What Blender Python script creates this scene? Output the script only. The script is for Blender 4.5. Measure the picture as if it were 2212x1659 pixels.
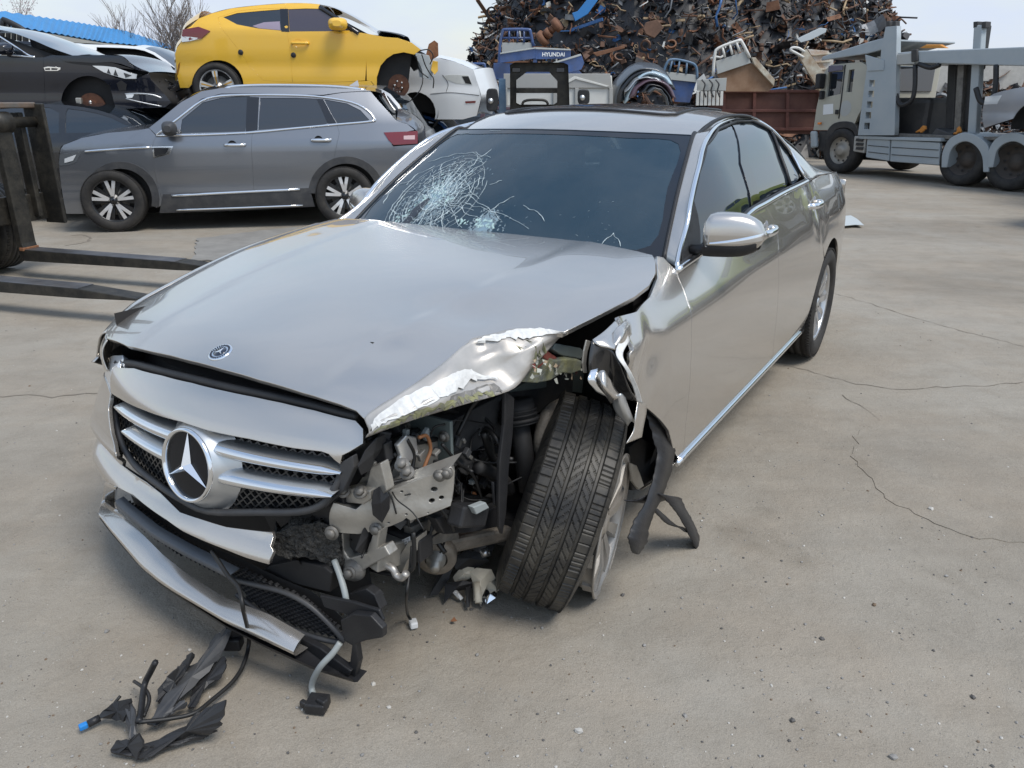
import bpy, bmesh, math, random
import numpy as np
from mathutils import Vector, Matrix, noise as mnoise
from mathutils.geometry import delaunay_2d_cdt
for _o in list(bpy.data.objects): bpy.data.objects.remove(_o)
SC = bpy.context.scene
COL = SC.collection
rad = math.radians
rng = random.Random(7)
nrg = np.random.default_rng(11)

# ------------------------------------------------------------------ camera
IW, IH, IF = 2212.0, 1659.0, 1654.0           # the photograph's own pixel frame, focal length in those pixels
PITCH, CAMH = rad(20.33), 1.50
cam_d = bpy.data.cameras.new('camera'); cam = bpy.data.objects.new('camera', cam_d); COL.objects.link(cam)
cam_d.sensor_fit = 'HORIZONTAL'; cam_d.sensor_width = 36.0; cam_d.lens = 36.0*IF/IW
cam_d.clip_start = 0.05; cam_d.clip_end = 3000
cam.location = (0, 0, CAMH); cam.rotation_euler = (rad(90)-PITCH, 0, 0)
SC.camera = cam

# ------------------------------------------------------------------ sky and sun
SUN_EL, SUN_AZ = rad(60), rad(130)              # azimuth clockwise from +Y (the view direction)
world = bpy.data.worlds.new('World'); SC.world = world; world.use_nodes = True
wn = world.node_tree.nodes; wl = world.node_tree.links; wn.clear()
w_out = wn.new('ShaderNodeOutputWorld'); w_bg = wn.new('ShaderNodeBackground'); w_bg.inputs['Strength'].default_value = 0.15
w_sky = wn.new('ShaderNodeTexSky'); w_sky.sky_type = 'NISHITA'; w_sky.sun_disc = False
w_sky.sun_elevation = SUN_EL; w_sky.sun_rotation = SUN_AZ; w_sky.air_density = 1.7; w_sky.dust_density = .8; w_sky.ozone_density = 1.6; w_sky.altitude = 0
w_tc = wn.new('ShaderNodeTexCoord'); w_map = wn.new('ShaderNodeMapping'); w_map.inputs['Scale'].default_value = (1.0, 1.0, 3.2)
w_nz = wn.new('ShaderNodeTexNoise'); w_nz.inputs['Scale'].default_value = 2.2; w_nz.inputs['Detail'].default_value = 6; w_nz.inputs['Roughness'].default_value = .58
w_mx = wn.new('ShaderNodeMix'); w_mx.data_type = 'RGBA'; w_mx.inputs['B'].default_value = (4.3, 4.8, 5.7, 1)
# haze: thickest at the horizon, thinner overhead, with soft cloud in it
w_sep = wn.new('ShaderNodeSeparateXYZ'); w_mr = wn.new('ShaderNodeMapRange'); w_mr.inputs['From Min'].default_value = .0; w_mr.inputs['From Max'].default_value = .62; w_mr.inputs['To Min'].default_value = .88; w_mr.inputs['To Max'].default_value = .36
w_mr2 = wn.new('ShaderNodeMapRange'); w_mr2.inputs['From Min'].default_value = .34; w_mr2.inputs['From Max'].default_value = .70; w_mr2.inputs['To Min'].default_value = -.30; w_mr2.inputs['To Max'].default_value = .40
w_ad = wn.new('ShaderNodeMath'); w_ad.operation = 'ADD'; w_ad.use_clamp = True
wl.new(w_tc.outputs['Generated'], w_map.inputs['Vector']); wl.new(w_map.outputs['Vector'], w_nz.inputs['Vector']); wl.new(w_tc.outputs['Generated'], w_sep.inputs[0])
wl.new(w_sep.outputs['Z'], w_mr.inputs['Value']); wl.new(w_nz.outputs['Fac'], w_mr2.inputs['Value']); wl.new(w_mr.outputs['Result'], w_ad.inputs[0]); wl.new(w_mr2.outputs['Result'], w_ad.inputs[1])
wl.new(w_ad.outputs[0], w_mx.inputs['Factor'])
wl.new(w_sky.outputs['Color'], w_mx.inputs['A']); wl.new(w_mx.outputs['Result'], w_bg.inputs['Color']); wl.new(w_bg.outputs['Background'], w_out.inputs['Surface'])
sun_d = bpy.data.lights.new('sun', 'SUN'); sun = bpy.data.objects.new('sun', sun_d); COL.objects.link(sun)
sun_d.energy = 2.5; sun_d.angle = rad(24); sun_d.color = (1, .955, .89)
_sd = Vector((math.sin(SUN_AZ)*math.cos(SUN_EL), math.cos(SUN_AZ)*math.cos(SUN_EL), math.sin(SUN_EL)))
sun.rotation_euler = _sd.to_track_quat('Z', 'Y').to_euler()
SC.view_settings.view_transform = 'Standard'; SC.view_settings.look = 'None'
SC.view_settings.exposure = 0.14; SC.view_settings.gamma = 1.0; SC.view_settings.use_curve_mapping = False
SC.cycles.use_denoising = True
SC.cycles.max_bounces = 8; SC.cycles.diffuse_bounces = 3; SC.cycles.glossy_bounces = 4; SC.cycles.transmission_bounces = 6; SC.cycles.transparent_max_bounces = 12
SC.cycles.caustics_reflective = False; SC.cycles.caustics_refractive = False

# ------------------------------------------------------------------ pixel -> place
_F = np.array([0, math.cos(PITCH), -math.sin(PITCH)]); _U = np.array([0, math.sin(PITCH), math.cos(PITCH)])
EYE = np.array([0, 0, CAMH])
def ray(u, v): return np.array([(u-IW/2)/IF, 0, 0]) + _F + _U*((IH/2-v)/IF)
def ground(u, v, z=0.0):
    d = ray(u, v); return EYE + d*((z-CAMH)/d[2])
def atY(u, v, Y):
    d = ray(u, v); return EYE + d*(Y/d[1])
class Frame:
    """a local frame standing somewhere in the yard: x along dx, y to its left, z up"""
    def __init__(s, org, yaw, tilt=0.0):
        s.o = np.array(org, float); s.yaw = yaw
        R = Matrix.Rotation(yaw, 3, 'Z') @ Matrix.Rotation(tilt, 3, 'Y')
        s.R = np.array(R); s.e = R.to_euler()
    def loc(s, p): return (np.asarray(p, float)-s.o) @ s.R
    def lray(s, u, v): return s.loc(EYE), ray(u, v) @ s.R
    def hit(s, u, v, ax, val):
        o, d = s.lray(u, v); return o + d*((val-o[ax])/d[ax])
    def plane(s, u, v, p, n):
        o, d = s.lray(u, v); n = np.asarray(n, float); return o + d*(((np.asarray(p)-o)@n)/(d@n))
    def trace(s, u, v, fn, ax):
        o, d = s.lray(u, v)
        i, j = [k for k in range(3) if k != ax]
        ts = np.linspace(.4, 40, 3000) if abs(o).max() > 12 else np.linspace(.4, 12, 2400)
        P = o[None]+ts[:, None]*d[None]; g = P[:, ax]-fn(P[:, i], P[:, j])
        k = np.where((g[:-1] > 0) & (g[1:] <= 0))[0]
        if len(k) == 0:
            k = [int(np.argmin(np.abs(g)))]; return P[k[0]]
        a, b = ts[k[0]], ts[k[0]+1]
        for _ in range(30):
            m = (a+b)/2; q = o+m*d
            if q[ax]-fn(q[i], q[j]) > 0: a = m
            else: b = m
        return o+a*d

# ------------------------------------------------------------------ materials
MATS = {}
def _n(nt, t, **kw):
    n = nt.nodes.new(t)
    for k, v in kw.items(): setattr(n, k, v)
    return n
def mat(name, col, rough=.5, metal=0.0, coat=0.0, coat_r=.03, var=0.0, vscale=8.0, var_col=None, bump=0.0, bscale=40.0, spec=.5,
        dust=0.0, dust_col=(.36, .31, .25), dust_scale=3.0, emit=None, alpha=None, trans=0.0, rvar=0.0, aniso=0.0, bdist=.01, ior=1.5, detail=5):
    m = bpy.data.materials.new(name); m.use_nodes = True; nt = m.node_tree; b = nt.nodes['Principled BSDF']; L = nt.links
    b.inputs['Base Color'].default_value = (*col, 1); b.inputs['Roughness'].default_value = rough; b.inputs['Metallic'].default_value = metal
    b.inputs['Coat Weight'].default_value = coat; b.inputs['Coat Roughness'].default_value = coat_r; b.inputs['Specular IOR Level'].default_value = spec
    b.inputs['Transmission Weight'].default_value = trans; b.inputs['IOR'].default_value = ior
    tc = _n(nt, 'ShaderNodeTexCoord')
    src = None
    if var > 0 or var_col:
        nz = _n(nt, 'ShaderNodeTexNoise'); nz.inputs['Scale'].default_value = vscale; nz.inputs['Detail'].default_value = detail; nz.inputs['Roughness'].default_value = .62
        L.new(tc.outputs['Object'], nz.inputs['Vector'])
        cr = _n(nt, 'ShaderNodeValToRGB'); cr.color_ramp.elements[0].position = .33; cr.color_ramp.elements[1].position = .67
        c2 = var_col or tuple(min(1, c*(1+var)) for c in col); c1 = col if var_col else tuple(c*(1-var) for c in col)
        cr.color_ramp.elements[0].color = (*c1, 1); cr.color_ramp.elements[1].color = (*c2, 1)
        L.new(nz.outputs['Fac'], cr.inputs['Fac']); src = cr.outputs['Color']
        if rvar > 0:
            mr = _n(nt, 'ShaderNodeMapRange'); mr.inputs['To Min'].default_value = max(.02, rough-rvar); mr.inputs['To Max'].default_value = min(1, rough+rvar)
            mr.inputs['From Min'].default_value = .3; mr.inputs['From Max'].default_value = .7
            L.new(nz.outputs['Fac'], mr.inputs['Value']); L.new(mr.outputs['Result'], b.inputs['Roughness'])
    if dust > 0:
        nz = _n(nt, 'ShaderNodeTexNoise'); nz.inputs['Scale'].default_value = dust_scale; nz.inputs['Detail'].default_value = 8; nz.inputs['Roughness'].default_value = .7
        L.new(tc.outputs['Object'], nz.inputs['Vector'])
        mr = _n(nt, 'ShaderNodeMapRange'); mr.inputs['From Min'].default_value = .40; mr.inputs['From Max'].default_value = .72; mr.inputs['To Min'].default_value = dust*.12; mr.inputs['To Max'].default_value = dust
        L.new(nz.outputs['Fac'], mr.inputs['Value'])
        mx = _n(nt, 'ShaderNodeMix', data_type='RGBA'); mx.inputs['A'].default_value = (*col, 1); mx.inputs['B'].default_value = (*dust_col, 1)
        if src: L.new(src, mx.inputs['A'])
        L.new(mr.outputs['Result'], mx.inputs['Factor']); src = mx.outputs['Result']
        if metal > 0:
            mm = _n(nt, 'ShaderNodeMath', operation='MULTIPLY_ADD'); mm.inputs[1].default_value = -metal; mm.inputs[2].default_value = metal
            L.new(mr.outputs['Result'], mm.inputs[0]); L.new(mm.outputs[0], b.inputs['Metallic'])
        if coat > 0:
            mm = _n(nt, 'ShaderNodeMath', operation='MULTIPLY_ADD'); mm.inputs[1].default_value = -coat*.8; mm.inputs[2].default_value = coat
            L.new(mr.outputs['Result'], mm.inputs[0]); L.new(mm.outputs[0], b.inputs['Coat Weight'])
    if src: L.new(src, b.inputs['Base Color'])
    if bump > 0:
        nz = _n(nt, 'ShaderNodeTexNoise'); nz.inputs['Scale'].default_value = bscale; nz.inputs['Detail'].default_value = 6
        L.new(tc.outputs['Object'], nz.inputs['Vector'])
        bp = _n(nt, 'ShaderNodeBump'); bp.inputs['Strength'].default_value = bump; bp.inputs['Distance'].default_value = bdist
        L.new(nz.outputs['Fac'], bp.inputs['Height']); L.new(bp.outputs['Normal'], b.inputs['Normal'])
    if emit: b.inputs['Emission Color'].default_value = (*emit[0], 1); b.inputs['Emission Strength'].default_value = emit[1]
    MATS[name] = m
    return m
def glass_mat(name, tint, clear, rough=.02, dust=.0):
    """tinted automotive glass: a dark reflecting pane that lets part of the inside show through"""
    m = mat(name, tint, rough, coat=0, spec=.6, dust=dust, dust_col=(.3, .32, .33), dust_scale=2.2); nt = m.node_tree; L = nt.links
    b = nt.nodes['Principled BSDF']; out = nt.nodes['Material Output']
    tr = _n(nt, 'ShaderNodeBsdfTransparent'); tr.inputs['Color'].default_value = (.55, .75, .85, 1)
    mx = _n(nt, 'ShaderNodeMixShader'); mx.inputs['Fac'].default_value = clear
    L.new(b.outputs[0], mx.inputs[1]); L.new(tr.outputs[0], mx.inputs[2]); L.new(mx.outputs[0], out.inputs['Surface'])
    return m

# ------------------------------------------------------------------ objects
def tag(o, label=None, cat=None, group=None, kind=None):
    if label: o['label'] = label
    if cat: o['category'] = cat
    if group: o['group'] = group
    if kind: o['kind'] = kind
    return o
def thing(name, label, cat, loc=(0, 0, 0), rot=(0, 0, 0), group=None):
    o = bpy.data.objects.new(name, None); COL.objects.link(o); o.empty_display_size = .2
    o.location = loc; o.rotation_euler = rot
    return tag(o, label, cat, group)
def obj(name, me, m=None, parent=None, label=None, cat=None, group=None, kind=None, loc=None, rot=None):
    o = bpy.data.objects.new(name, me); COL.objects.link(o)
    if m is not None and len(me.materials) == 0: me.materials.append(m)
    if parent is not None: o.parent = parent
    if loc is not None: o.location = loc
    if rot is not None: o.rotation_euler = rot
    return tag(o, label, cat, group, kind)
def copy_tree(o, parent=None):
    c = o.copy(); COL.objects.link(c)
    c.parent = parent
    for ch in list(o.children): copy_tree(ch, c)
    return c
def bevel(o, w=.004, seg=2, ang=35):
    b = o.modifiers.new('bevel', 'BEVEL'); b.width = w; b.segments = seg; b.limit_method = 'ANGLE'; b.angle_limit = rad(ang); b.harden_normals = False
    return o
class MB:
    """collects shapes into one mesh"""
    def __init__(s): s.v = []; s.f = []; s.mi = []; s.sm = []; s.cur = 0
    def add(s, V, Fc, smooth=True):
        b = len(s.v); s.v.extend([tuple(map(float, p)) for p in V])
        for f in Fc: s.f.append([b+i for i in f]); s.mi.append(s.cur); s.sm.append(smooth)
        return s
    def box(s, c, sz, R=None, taper=1.0):
        c = np.array(c, float); h = np.array(sz, float)/2
        V = []
        for sx, sy, szz in ((-1,-1,-1),(1,-1,-1),(1,1,-1),(-1,1,-1),(-1,-1,1),(1,-1,1),(1,1,1),(-1,1,1)):
            t = taper if szz > 0 else 1.0
            V.append(np.array([sx*h[0]*t, sy*h[1]*t, szz*h[2]]))
        if R is not None: V = [np.array(R) @ p for p in V]
        return s.add([c+p for p in V], [(0,3,2,1),(4,5,6,7),(0,1,5,4),(1,2,6,5),(2,3,7,6),(3,0,4,7)], False)
    def hexa(s, a, b):
        """a, b: two quads (4 points each) joined"""
        return s.add(list(a)+list(b), [(3,2,1,0),(4,5,6,7),(0,1,5,4),(1,2,6,5),(2,3,7,6),(3,0,4,7)], False)
    def tube(s, pts, r, n=8, closed=False, cap=True, flat=None):
        pts = [np.array(p, float) for p in pts]; N = len(pts)
        rr = r if hasattr(r, '__len__') else [r]*N
        T = []
        for i in range(N):
            a = pts[(i-1) % N] if (closed or i > 0) else pts[i]; b = pts[(i+1) % N] if (closed or i < N-1) else pts[i]
            t = b-a; T.append(t/max(1e-9, np.linalg.norm(t)))
        up = np.array([0, 0, 1.0]) if abs(T[0][2]) < .9 else np.array([1.0, 0, 0])
        if flat is not None: up = np.array(flat[0], float)
        V = []
        nrm = up-T[0]*(up@T[0]); nrm /= np.linalg.norm(nrm)
        for i in range(N):
            if flat is not None: nrm = up
            nrm = nrm-T[i]*(nrm@T[i]); nrm /= max(1e-9, np.linalg.norm(nrm)); bn = np.cross(T[i], nrm)
            for k in range(n):
                a = 2*math.pi*(k+.5)/n
                kx = 1.0 if flat is None else flat[1]
                V.append(pts[i]+rr[i]*(math.cos(a)*nrm*kx+math.sin(a)*bn))
        Fc = []
        for i in range(N if closed else N-1):
            j = (i+1) % N
            for k in range(n): Fc.append((i*n+k, i*n+(k+1) % n, j*n+(k+1) % n, j*n+k))
        if cap and not closed: Fc += [tuple(range(n-1, -1, -1)), tuple((N-1)*n+k for k in range(n))]
        return s.add(V, Fc, n > 4)
    def grid(s, P, smooth=True, closed_u=False, flip=False):
        P = np.asarray(P, float); a, b = P.shape[:2]
        Fc = []
        for i in range(a if closed_u else a-1):
            for j in range(b-1):
                q = (i*b+j, ((i+1) % a)*b+j, ((i+1) % a)*b+j+1, i*b+j+1); Fc.append(q[::-1] if flip else q)
        return s.add(P.reshape(-1, 3), Fc, smooth)
    def lathe(s, prof, c, ax, n=32, a0=0, a1=2*math.pi, smooth=True):
        """prof: list of (radius, along-axis)"""
        c = np.array(c, float); ax = np.array(ax, float); ax /= np.linalg.norm(ax)
        u = np.cross(ax, [0, 0, 1.0] if abs(ax[2]) < .9 else [1.0, 0, 0]); u /= np.linalg.norm(u); w = np.cross(ax, u)
        full = abs(a1-a0-2*math.pi) < 1e-6; m = n if full else n+1
        P = [[c+ax*h+r*(math.cos(a0+(a1-a0)*k/n)*u+math.sin(a0+(a1-a0)*k/n)*w) for r, h in prof] for k in range(m)]
        return s.grid(P, smooth, closed_u=full, flip=True)
    def prism(s, poly, d, smooth=False):
        """planar polygon (3D points) extruded by vector d"""
        poly = [np.array(p, float) for p in poly]; d = np.array(d, float); n = len(poly)
        return s.add(poly+[p+d for p in poly], [tuple(range(n-1, -1, -1)), tuple(range(n, 2*n))]+[(i, (i+1) % n, n+(i+1) % n, n+i) for i in range(n)], smooth)
    def mesh(s, name):
        me = bpy.data.meshes.new(name); me.from_pydata(s.v, [], s.f); me.polygons.foreach_set('use_smooth', s.sm); me.polygons.foreach_set('material_index', s.mi)
        me.update(); return me
    def build(s, name, m, parent=None, bev=0, autosm=None, **kw):
        me = s.mesh(name)
        for mm in (m if isinstance(m, (list, tuple)) else [m]): me.materials.append(mm)
        if autosm is not None:
            me.polygons.foreach_set('use_smooth', [True]*len(me.polygons)); me.set_sharp_from_angle(angle=rad(autosm))
        o = obj(name, me, None, parent, **kw)
        if bev: bevel(o, bev)
        return o
def cyl(mb, a, b, r, n=16, r2=None):
    return mb.tube([a, b], [r, r if r2 is None else r2], n)
def bolt(mb, c, ax, r=.012, h=.008):
    c = np.array(c, float); ax = np.array(ax, float); ax /= np.linalg.norm(ax)
    mb.tube([c, c+ax*h*.35], r*1.5, 16); mb.tube([c+ax*h*.3, c+ax*h*1.3], r, 6)
    return mb

def pchip(xs, ys):
    xs = np.array(xs, float); ys = np.array(ys, float); h = np.diff(xs); d = np.diff(ys)/h; m = np.zeros_like(xs); m[0], m[-1] = d[0], d[-1]
    for i in range(1, len(xs)-1):
        if d[i-1]*d[i] > 0:
            w1 = 2*h[i]+h[i-1]; w2 = h[i]+2*h[i-1]; m[i] = (w1+w2)/(w1/d[i-1]+w2/d[i])
    def f(x):
        x = np.asarray(x, float); i = np.clip(np.searchsorted(xs, x)-1, 0, len(xs)-2); t = np.clip((x-xs[i])/h[i], -.6, 1.6)
        return (2*t**3-3*t**2+1)*ys[i]+(t**3-2*t**2+t)*h[i]*m[i]+(-2*t**3+3*t**2)*ys[i+1]+(t**3-t**2)*h[i]*m[i+1]
    return f
def sst(a, b, x):
    t = np.clip((np.asarray(x, float)-a)/(b-a), 0, 1); return t*t*(3-2*t)
def spl(pts, n=8, closed=False):
    """Catmull-Rom through points (any dimension)"""
    P = np.array(pts, float); N = len(P); out = []
    if N < 3 and not closed: return [P[0]+(P[1]-P[0])*t for t in np.linspace(0, 1, n+1)]
    for i in range(N if closed else N-1):
        p0 = P[(i-1) % N] if (closed or i > 0) else 2*P[0]-P[1]; p1 = P[i]; p2 = P[(i+1) % N]
        p3 = P[(i+2) % N] if (closed or i < N-2) else 2*P[-1]-P[-2]
        for k in range(n):
            t = k/n; out.append(.5*((2*p1)+(-p0+p2)*t+(2*p0-5*p1+4*p2-p3)*t*t+(-p0+3*p1-3*p2+p3)*t**3))
    if not closed: out.append(P[-1])
    return out
def inpoly(pts, poly):
    pts = np.asarray(pts, float); poly = np.asarray(poly, float); x, y = pts[:, 0], pts[:, 1]; c = np.zeros(len(pts), bool); j = len(poly)-1
    for i in range(len(poly)):
        xi, yi = poly[i]; xj, yj = poly[j]
        if yi != yj:
            c ^= ((yi > y) != (yj > y)) & (x < (xj-xi)*(y-yi)/(yj-yi)+xi)
        j = i
    return c
def area2(p):
    p = np.asarray(p); x, y = p[:, 0], p[:, 1]; return .5*np.sum(x*np.roll(y, -1)-np.roll(x, -1)*y)
def inset(poly, d):
    """shrink polygon by d (simple per-vertex offset)"""
    p = np.asarray(poly, float)
    if area2(p) < 0: p = p[::-1]
    e = np.roll(p, -1, 0)-p; e /= np.maximum(1e-9, np.linalg.norm(e, axis=1))[:, None]; n = np.stack([-e[:, 1], e[:, 0]], 1)
    m = n+np.roll(n, 1, 0); l = np.maximum(.35, (m**2).sum(1)/2); return p+m/2/l[:, None]*d
def resample(poly, step, closed=True):
    p = np.asarray(poly, float); out = []; N = len(p)
    for i in range(N if closed else N-1):
        a, b = p[i], p[(i+1) % N]; k = max(1, int(np.linalg.norm(b-a)/step))
        for t in range(k): out.append(a+(b-a)*t/k)
    if not closed: out.append(p[-1])
    return np.array(out)
def panel(name, outline, fmap, m, parent=None, holes=(), step=.03, thick=.012, gap=.0, sign=1, build=True, extra=None, **kw):
    """a sheet-metal panel: 2D outline (with holes) laid on the surface fmap(a,b)->(x,y,z), with true surface normals and folded-in edges"""
    ol = resample(inset(outline, gap) if gap else np.asarray(outline, float), step)
    V = [tuple(p) for p in ol]; E = [(i, (i+1) % len(ol)) for i in range(len(ol))]
    hs = [resample(h, step) for h in holes]
    for h in hs:
        b = len(V); V += [tuple(p) for p in h]; E += [(b+i, b+(i+1) % len(h)) for i in range(len(h))]
    mn, mx = ol.min(0), ol.max(0)
    gx, gy = np.meshgrid(np.arange(mn[0]+step*.5, mx[0], step), np.arange(mn[1]+step*.5, mx[1], step))
    g = np.stack([gx.ravel(), gy.ravel()], 1)
    if len(g):
        k = inpoly(g, ol)
        for h in hs: k &= ~inpoly(g, h)
        g = g[k]
        bd = np.array(V); keep = []
        for q in g: keep.append(((bd-q)**2).sum(1).min() > (step*.45)**2)
        if len(g): g = g[np.array(keep, bool)]
        V += [tuple(p) for p in g]
    if extra is not None: V += [tuple(p) for p in extra]
    r = delaunay_2d_cdt([Vector(p) for p in V], E, [], 0, 1e-5)
    P2 = np.array([(p.x, p.y) for p in r[0]]); F3 = [tuple(f) for f in r[2]]
    cen = np.array([P2[list(f)].mean(0) for f in F3]); k = inpoly(cen, ol)
    for h in hs: k &= ~inpoly(cen, h)
    F3 = [f for f, q in zip(F3, k) if q]
    par = list(range(len(P2)))
    def fnd(i):
        while par[i] != i: par[i] = par[par[i]]; i = par[i]
        return i
    for f in F3:
        for q in f[1:]: par[fnd(q)] = fnd(f[0])
    ar = {}
    for f in F3: a_, b_, c_ = P2[list(f)]; ar[fnd(f[0])] = ar.get(fnd(f[0]), 0)+abs((b_[0]-a_[0])*(c_[1]-a_[1])-(b_[1]-a_[1])*(c_[0]-a_[0]))
    if ar: big = max(ar.values()); F3 = [f for f in F3 if ar[fnd(f[0])] > big*.12]
    used = sorted({q for f in F3 for q in f}); ren = {q: i for i, q in enumerate(used)}; P2 = P2[used]; F3 = [tuple(ren[q] for q in f) for f in F3]
    e = 1e-3
    X = np.array(fmap(P2[:, 0], P2[:, 1])).T
    Xa = (np.array(fmap(P2[:, 0]+e, P2[:, 1])).T-np.array(fmap(P2[:, 0]-e, P2[:, 1])).T); Xb = (np.array(fmap(P2[:, 0], P2[:, 1]+e)).T-np.array(fmap(P2[:, 0], P2[:, 1]-e)).T)
    Nn = np.cross(Xa, Xb); Nn /= np.maximum(1e-12, np.linalg.norm(Nn, axis=1))[:, None]; Nn *= sign
    F3 = [f if ((P2[f[1]][0]-P2[f[0]][0])*(P2[f[2]][1]-P2[f[0]][1])-(P2[f[1]][1]-P2[f[0]][1])*(P2[f[2]][0]-P2[f[0]][0]))*sign > 0 else f[::-1] for f in F3]
    verts = [tuple(p) for p in X]; norms = [tuple(n) for n in Nn]; faces = list(F3)
    cnt = {}
    for f in F3:
        for i in range(3):
            a, b = f[i], f[(i+1) % 3]; cnt[(a, b)] = 1
    if thick > 0:
        r0 = min(.0025, thick*.3); outs = {}; bed = [(a, b) for (a, b) in cnt if (b, a) not in cnt]
        for (a, b) in bed:
            o_ = np.cross(X[b]-X[a], Nn[a]+Nn[b]); l = np.linalg.norm(o_)
            if l > 1e-12:
                for q in (a, b): outs[q] = outs.get(q, 0)+o_/l
        rid = {}
        for q, o_ in outs.items():
            o_ = o_/max(1e-9, np.linalg.norm(o_)); rid[q] = len(verts); p, n = X[q], Nn[q]
            verts += [tuple(p-n*r0+o_*r0*.8), tuple(p-n*thick+o_*r0*.8)]; norms += [tuple(o_), tuple(o_)]
        for (a, b) in bed:
            if a in rid and b in rid: i, j = rid[a], rid[b]; faces += [(b, a, i, j), (j, i, i+1, j+1)]
    me = bpy.data.meshes.new(name); me.from_pydata(verts, [], faces); me.polygons.foreach_set('use_smooth', [True]*len(me.polygons)); me.update()
    me.normals_split_custom_set_from_vertices(norms)
    if not build: return me
    return obj(name, me, m, parent, **kw)
def patch(name, P, m, parent=None, sub=1, thick=0.0, smooth=True, **kw):
    """a smooth sheet through a grid of control points (rows of 3D points)"""
    P = np.array(P, float)
    if sub > 1:
        R = np.array([spl(r, sub) for r in P]); P = np.array([spl(R[:, j], sub) for j in range(R.shape[1])]).transpose(1, 0, 2)
    mb = MB().grid(P, smooth); o = mb.build(name, m, parent, **kw)
    if thick:
        s = o.modifiers.new('solid', 'SOLIDIFY'); s.thickness = thick; s.offset = 0
    return o
def text_mesh(body, size, name='lettering', extrude=.0, bold=0):
    c = bpy.data.curves.new(name, 'FONT'); c.body = body; c.size = size; c.align_x = 'CENTER'; c.align_y = 'CENTER'; c.extrude = extrude; c.offset = bold
    o = bpy.data.objects.new(name, c); COL.objects.link(o); dg = bpy.context.evaluated_depsgraph_get()
    me = bpy.data.meshes.new_from_object(o.evaluated_get(dg)); bpy.data.objects.remove(o); me.name = name
    return me
def fbm(x, y, z=0.0, s=1.0, o=4):
    return mnoise.fractal(Vector((x*s, y*s, z*s)), 1.0, 2.0, o)
# ------------------------------------------------------------------ materials used in many places
PAINT = mat('champagne_silver_paint', (.60, .568, .525), .25, metal=.86, coat=1.0, coat_r=.014, bump=.045, bscale=4.0, dust=.09, dust_col=(.42, .38, .32), dust_scale=2.5)
PAINT_BARE = mat('torn_paint_edge', (.66, .66, .64), .5, metal=.0, var=.12, vscale=60, bump=.12, bscale=60)
PRIMER = mat('scraped_primer', (.20, .19, .175), .5, metal=.3, var=.25, vscale=30, bump=.3, bscale=60)
SCRAPE = mat('yellow_green_scrape', (.27, .265, .12), .6, var_col=(.17, .17, .13), vscale=45)
CHROME = mat('chrome_trim', (.86, .88, .90), .09, metal=1.0, dust=.06, dust_scale=9)
SATIN = mat('satin_silver', (.62, .64, .65), .34, metal=.85, dust=.12, dust_scale=8)
BLACKP = mat('black_plastic', (.014, .0145, .017), .45, spec=.4, dust=.20, dust_col=(.11, .105, .095), dust_scale=6, bump=.15, bscale=300)
BLACKG = mat('gloss_black', (.008, .009, .012), .08, coat=.6)
DARKGREY = mat('dark_grey_plastic', (.034, .036, .041), .5, dust=.25, dust_col=(.2, .19, .17), dust_scale=8)
RUBBER = mat('tyre_rubber', (.022, .022, .023), .72, spec=.3, dust=.35, dust_col=(.13, .115, .095), dust_scale=7)
MUDRUB = mat('muddy_tyre_rubber', (.014, .0145, .016), .5, spec=.4, dust=.50, dust_col=(.17, .15, .115), dust_scale=9)
ALLOY = mat('wheel_alloy', (.62, .62, .62), .28, metal=.9, dust=.2, dust_col=(.3, .27, .23), dust_scale=9)
ALLOYD = mat('scuffed_alloy', (.50, .48, .45), .45, metal=.8, dust=.5, dust_col=(.34, .30, .25), dust_scale=12)
RAWALU = mat('raw_aluminium', (.42, .405, .37), .40, metal=.75, var=.12, vscale=14, dust=.42, dust_col=(.36, .33, .28), dust_scale=12, bump=.12, bscale=90)
STEELD = mat('dirty_steel', (.16, .155, .145), .55, metal=.45, var=.3, vscale=12, dust=.45, dust_col=(.22, .19, .15), dust_scale=10, bump=.2, bscale=90)
ARMCAST = mat('cast_arm', (.20, .175, .145), .62, metal=.25, var=.25, vscale=20, bump=.3, bscale=140)
RUSTY = mat('rust', (.17, .07, .035), .85, var_col=(.28, .13, .06), vscale=25, bump=.4, bscale=80)
EBLACK = mat('underbody_black', (.012, .012, .013), .7, dust=.25, dust_col=(.06, .055, .05), dust_scale=5)
INNER = mat('inner_panel_grey', (.04, .044, .05), .5, metal=.25, dust=.5, dust_col=(.15, .14, .13), dust_scale=7)
SEALED = mat('grey_green_sealer', (.17, .205, .20), .42, metal=.2, var=.1, vscale=10, dust=.15)
GLASSW = glass_mat('windscreen_glass', (.020, .048, .074), .20, .015, dust=.10)
GLASSS = glass_mat('tinted_side_glass', (.014, .022, .030), .04, .01)
for _m in (GLASSS,): _b = _m.node_tree.nodes['Principled BSDF']; _b.inputs['Coat Weight'].default_value = .5; _b.inputs['Specular IOR Level'].default_value = .8
FRIT = mat('black_glass_border', (.008, .010, .014), .06, coat=.4)
CRACKW = mat('crushed_glass', (.74, .84, .85), .35, spec=.8)
CRACKG = mat('crazed_green_glass', (.50, .64, .60), .35, var_col=(.26, .40, .40), vscale=45)
FROST = glass_mat('frosted_cracked_glass', (.62, .74, .78), .70, .5)
PAINT_CR = mat('buckled_paint', (.50, .478, .445), .42, metal=.5, coat=.4, coat_r=.10, dust=.3, var=.08, vscale=20, bump=.12, bscale=25)
LAMPW = mat('clear_lamp', (.75, .78, .80), .06, coat=1.0, metal=.2)
LAMPR = mat('red_lamp', (.16, .005, .008), .08, coat=1.0)
DISCR = mat('rusty_disc', (.095, .040, .025), .7, var_col=(.15, .065, .035), vscale=18, metal=.2)
LAMPO = mat('orange_lamp', (.75, .22, .03), .15, coat=.6)
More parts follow.
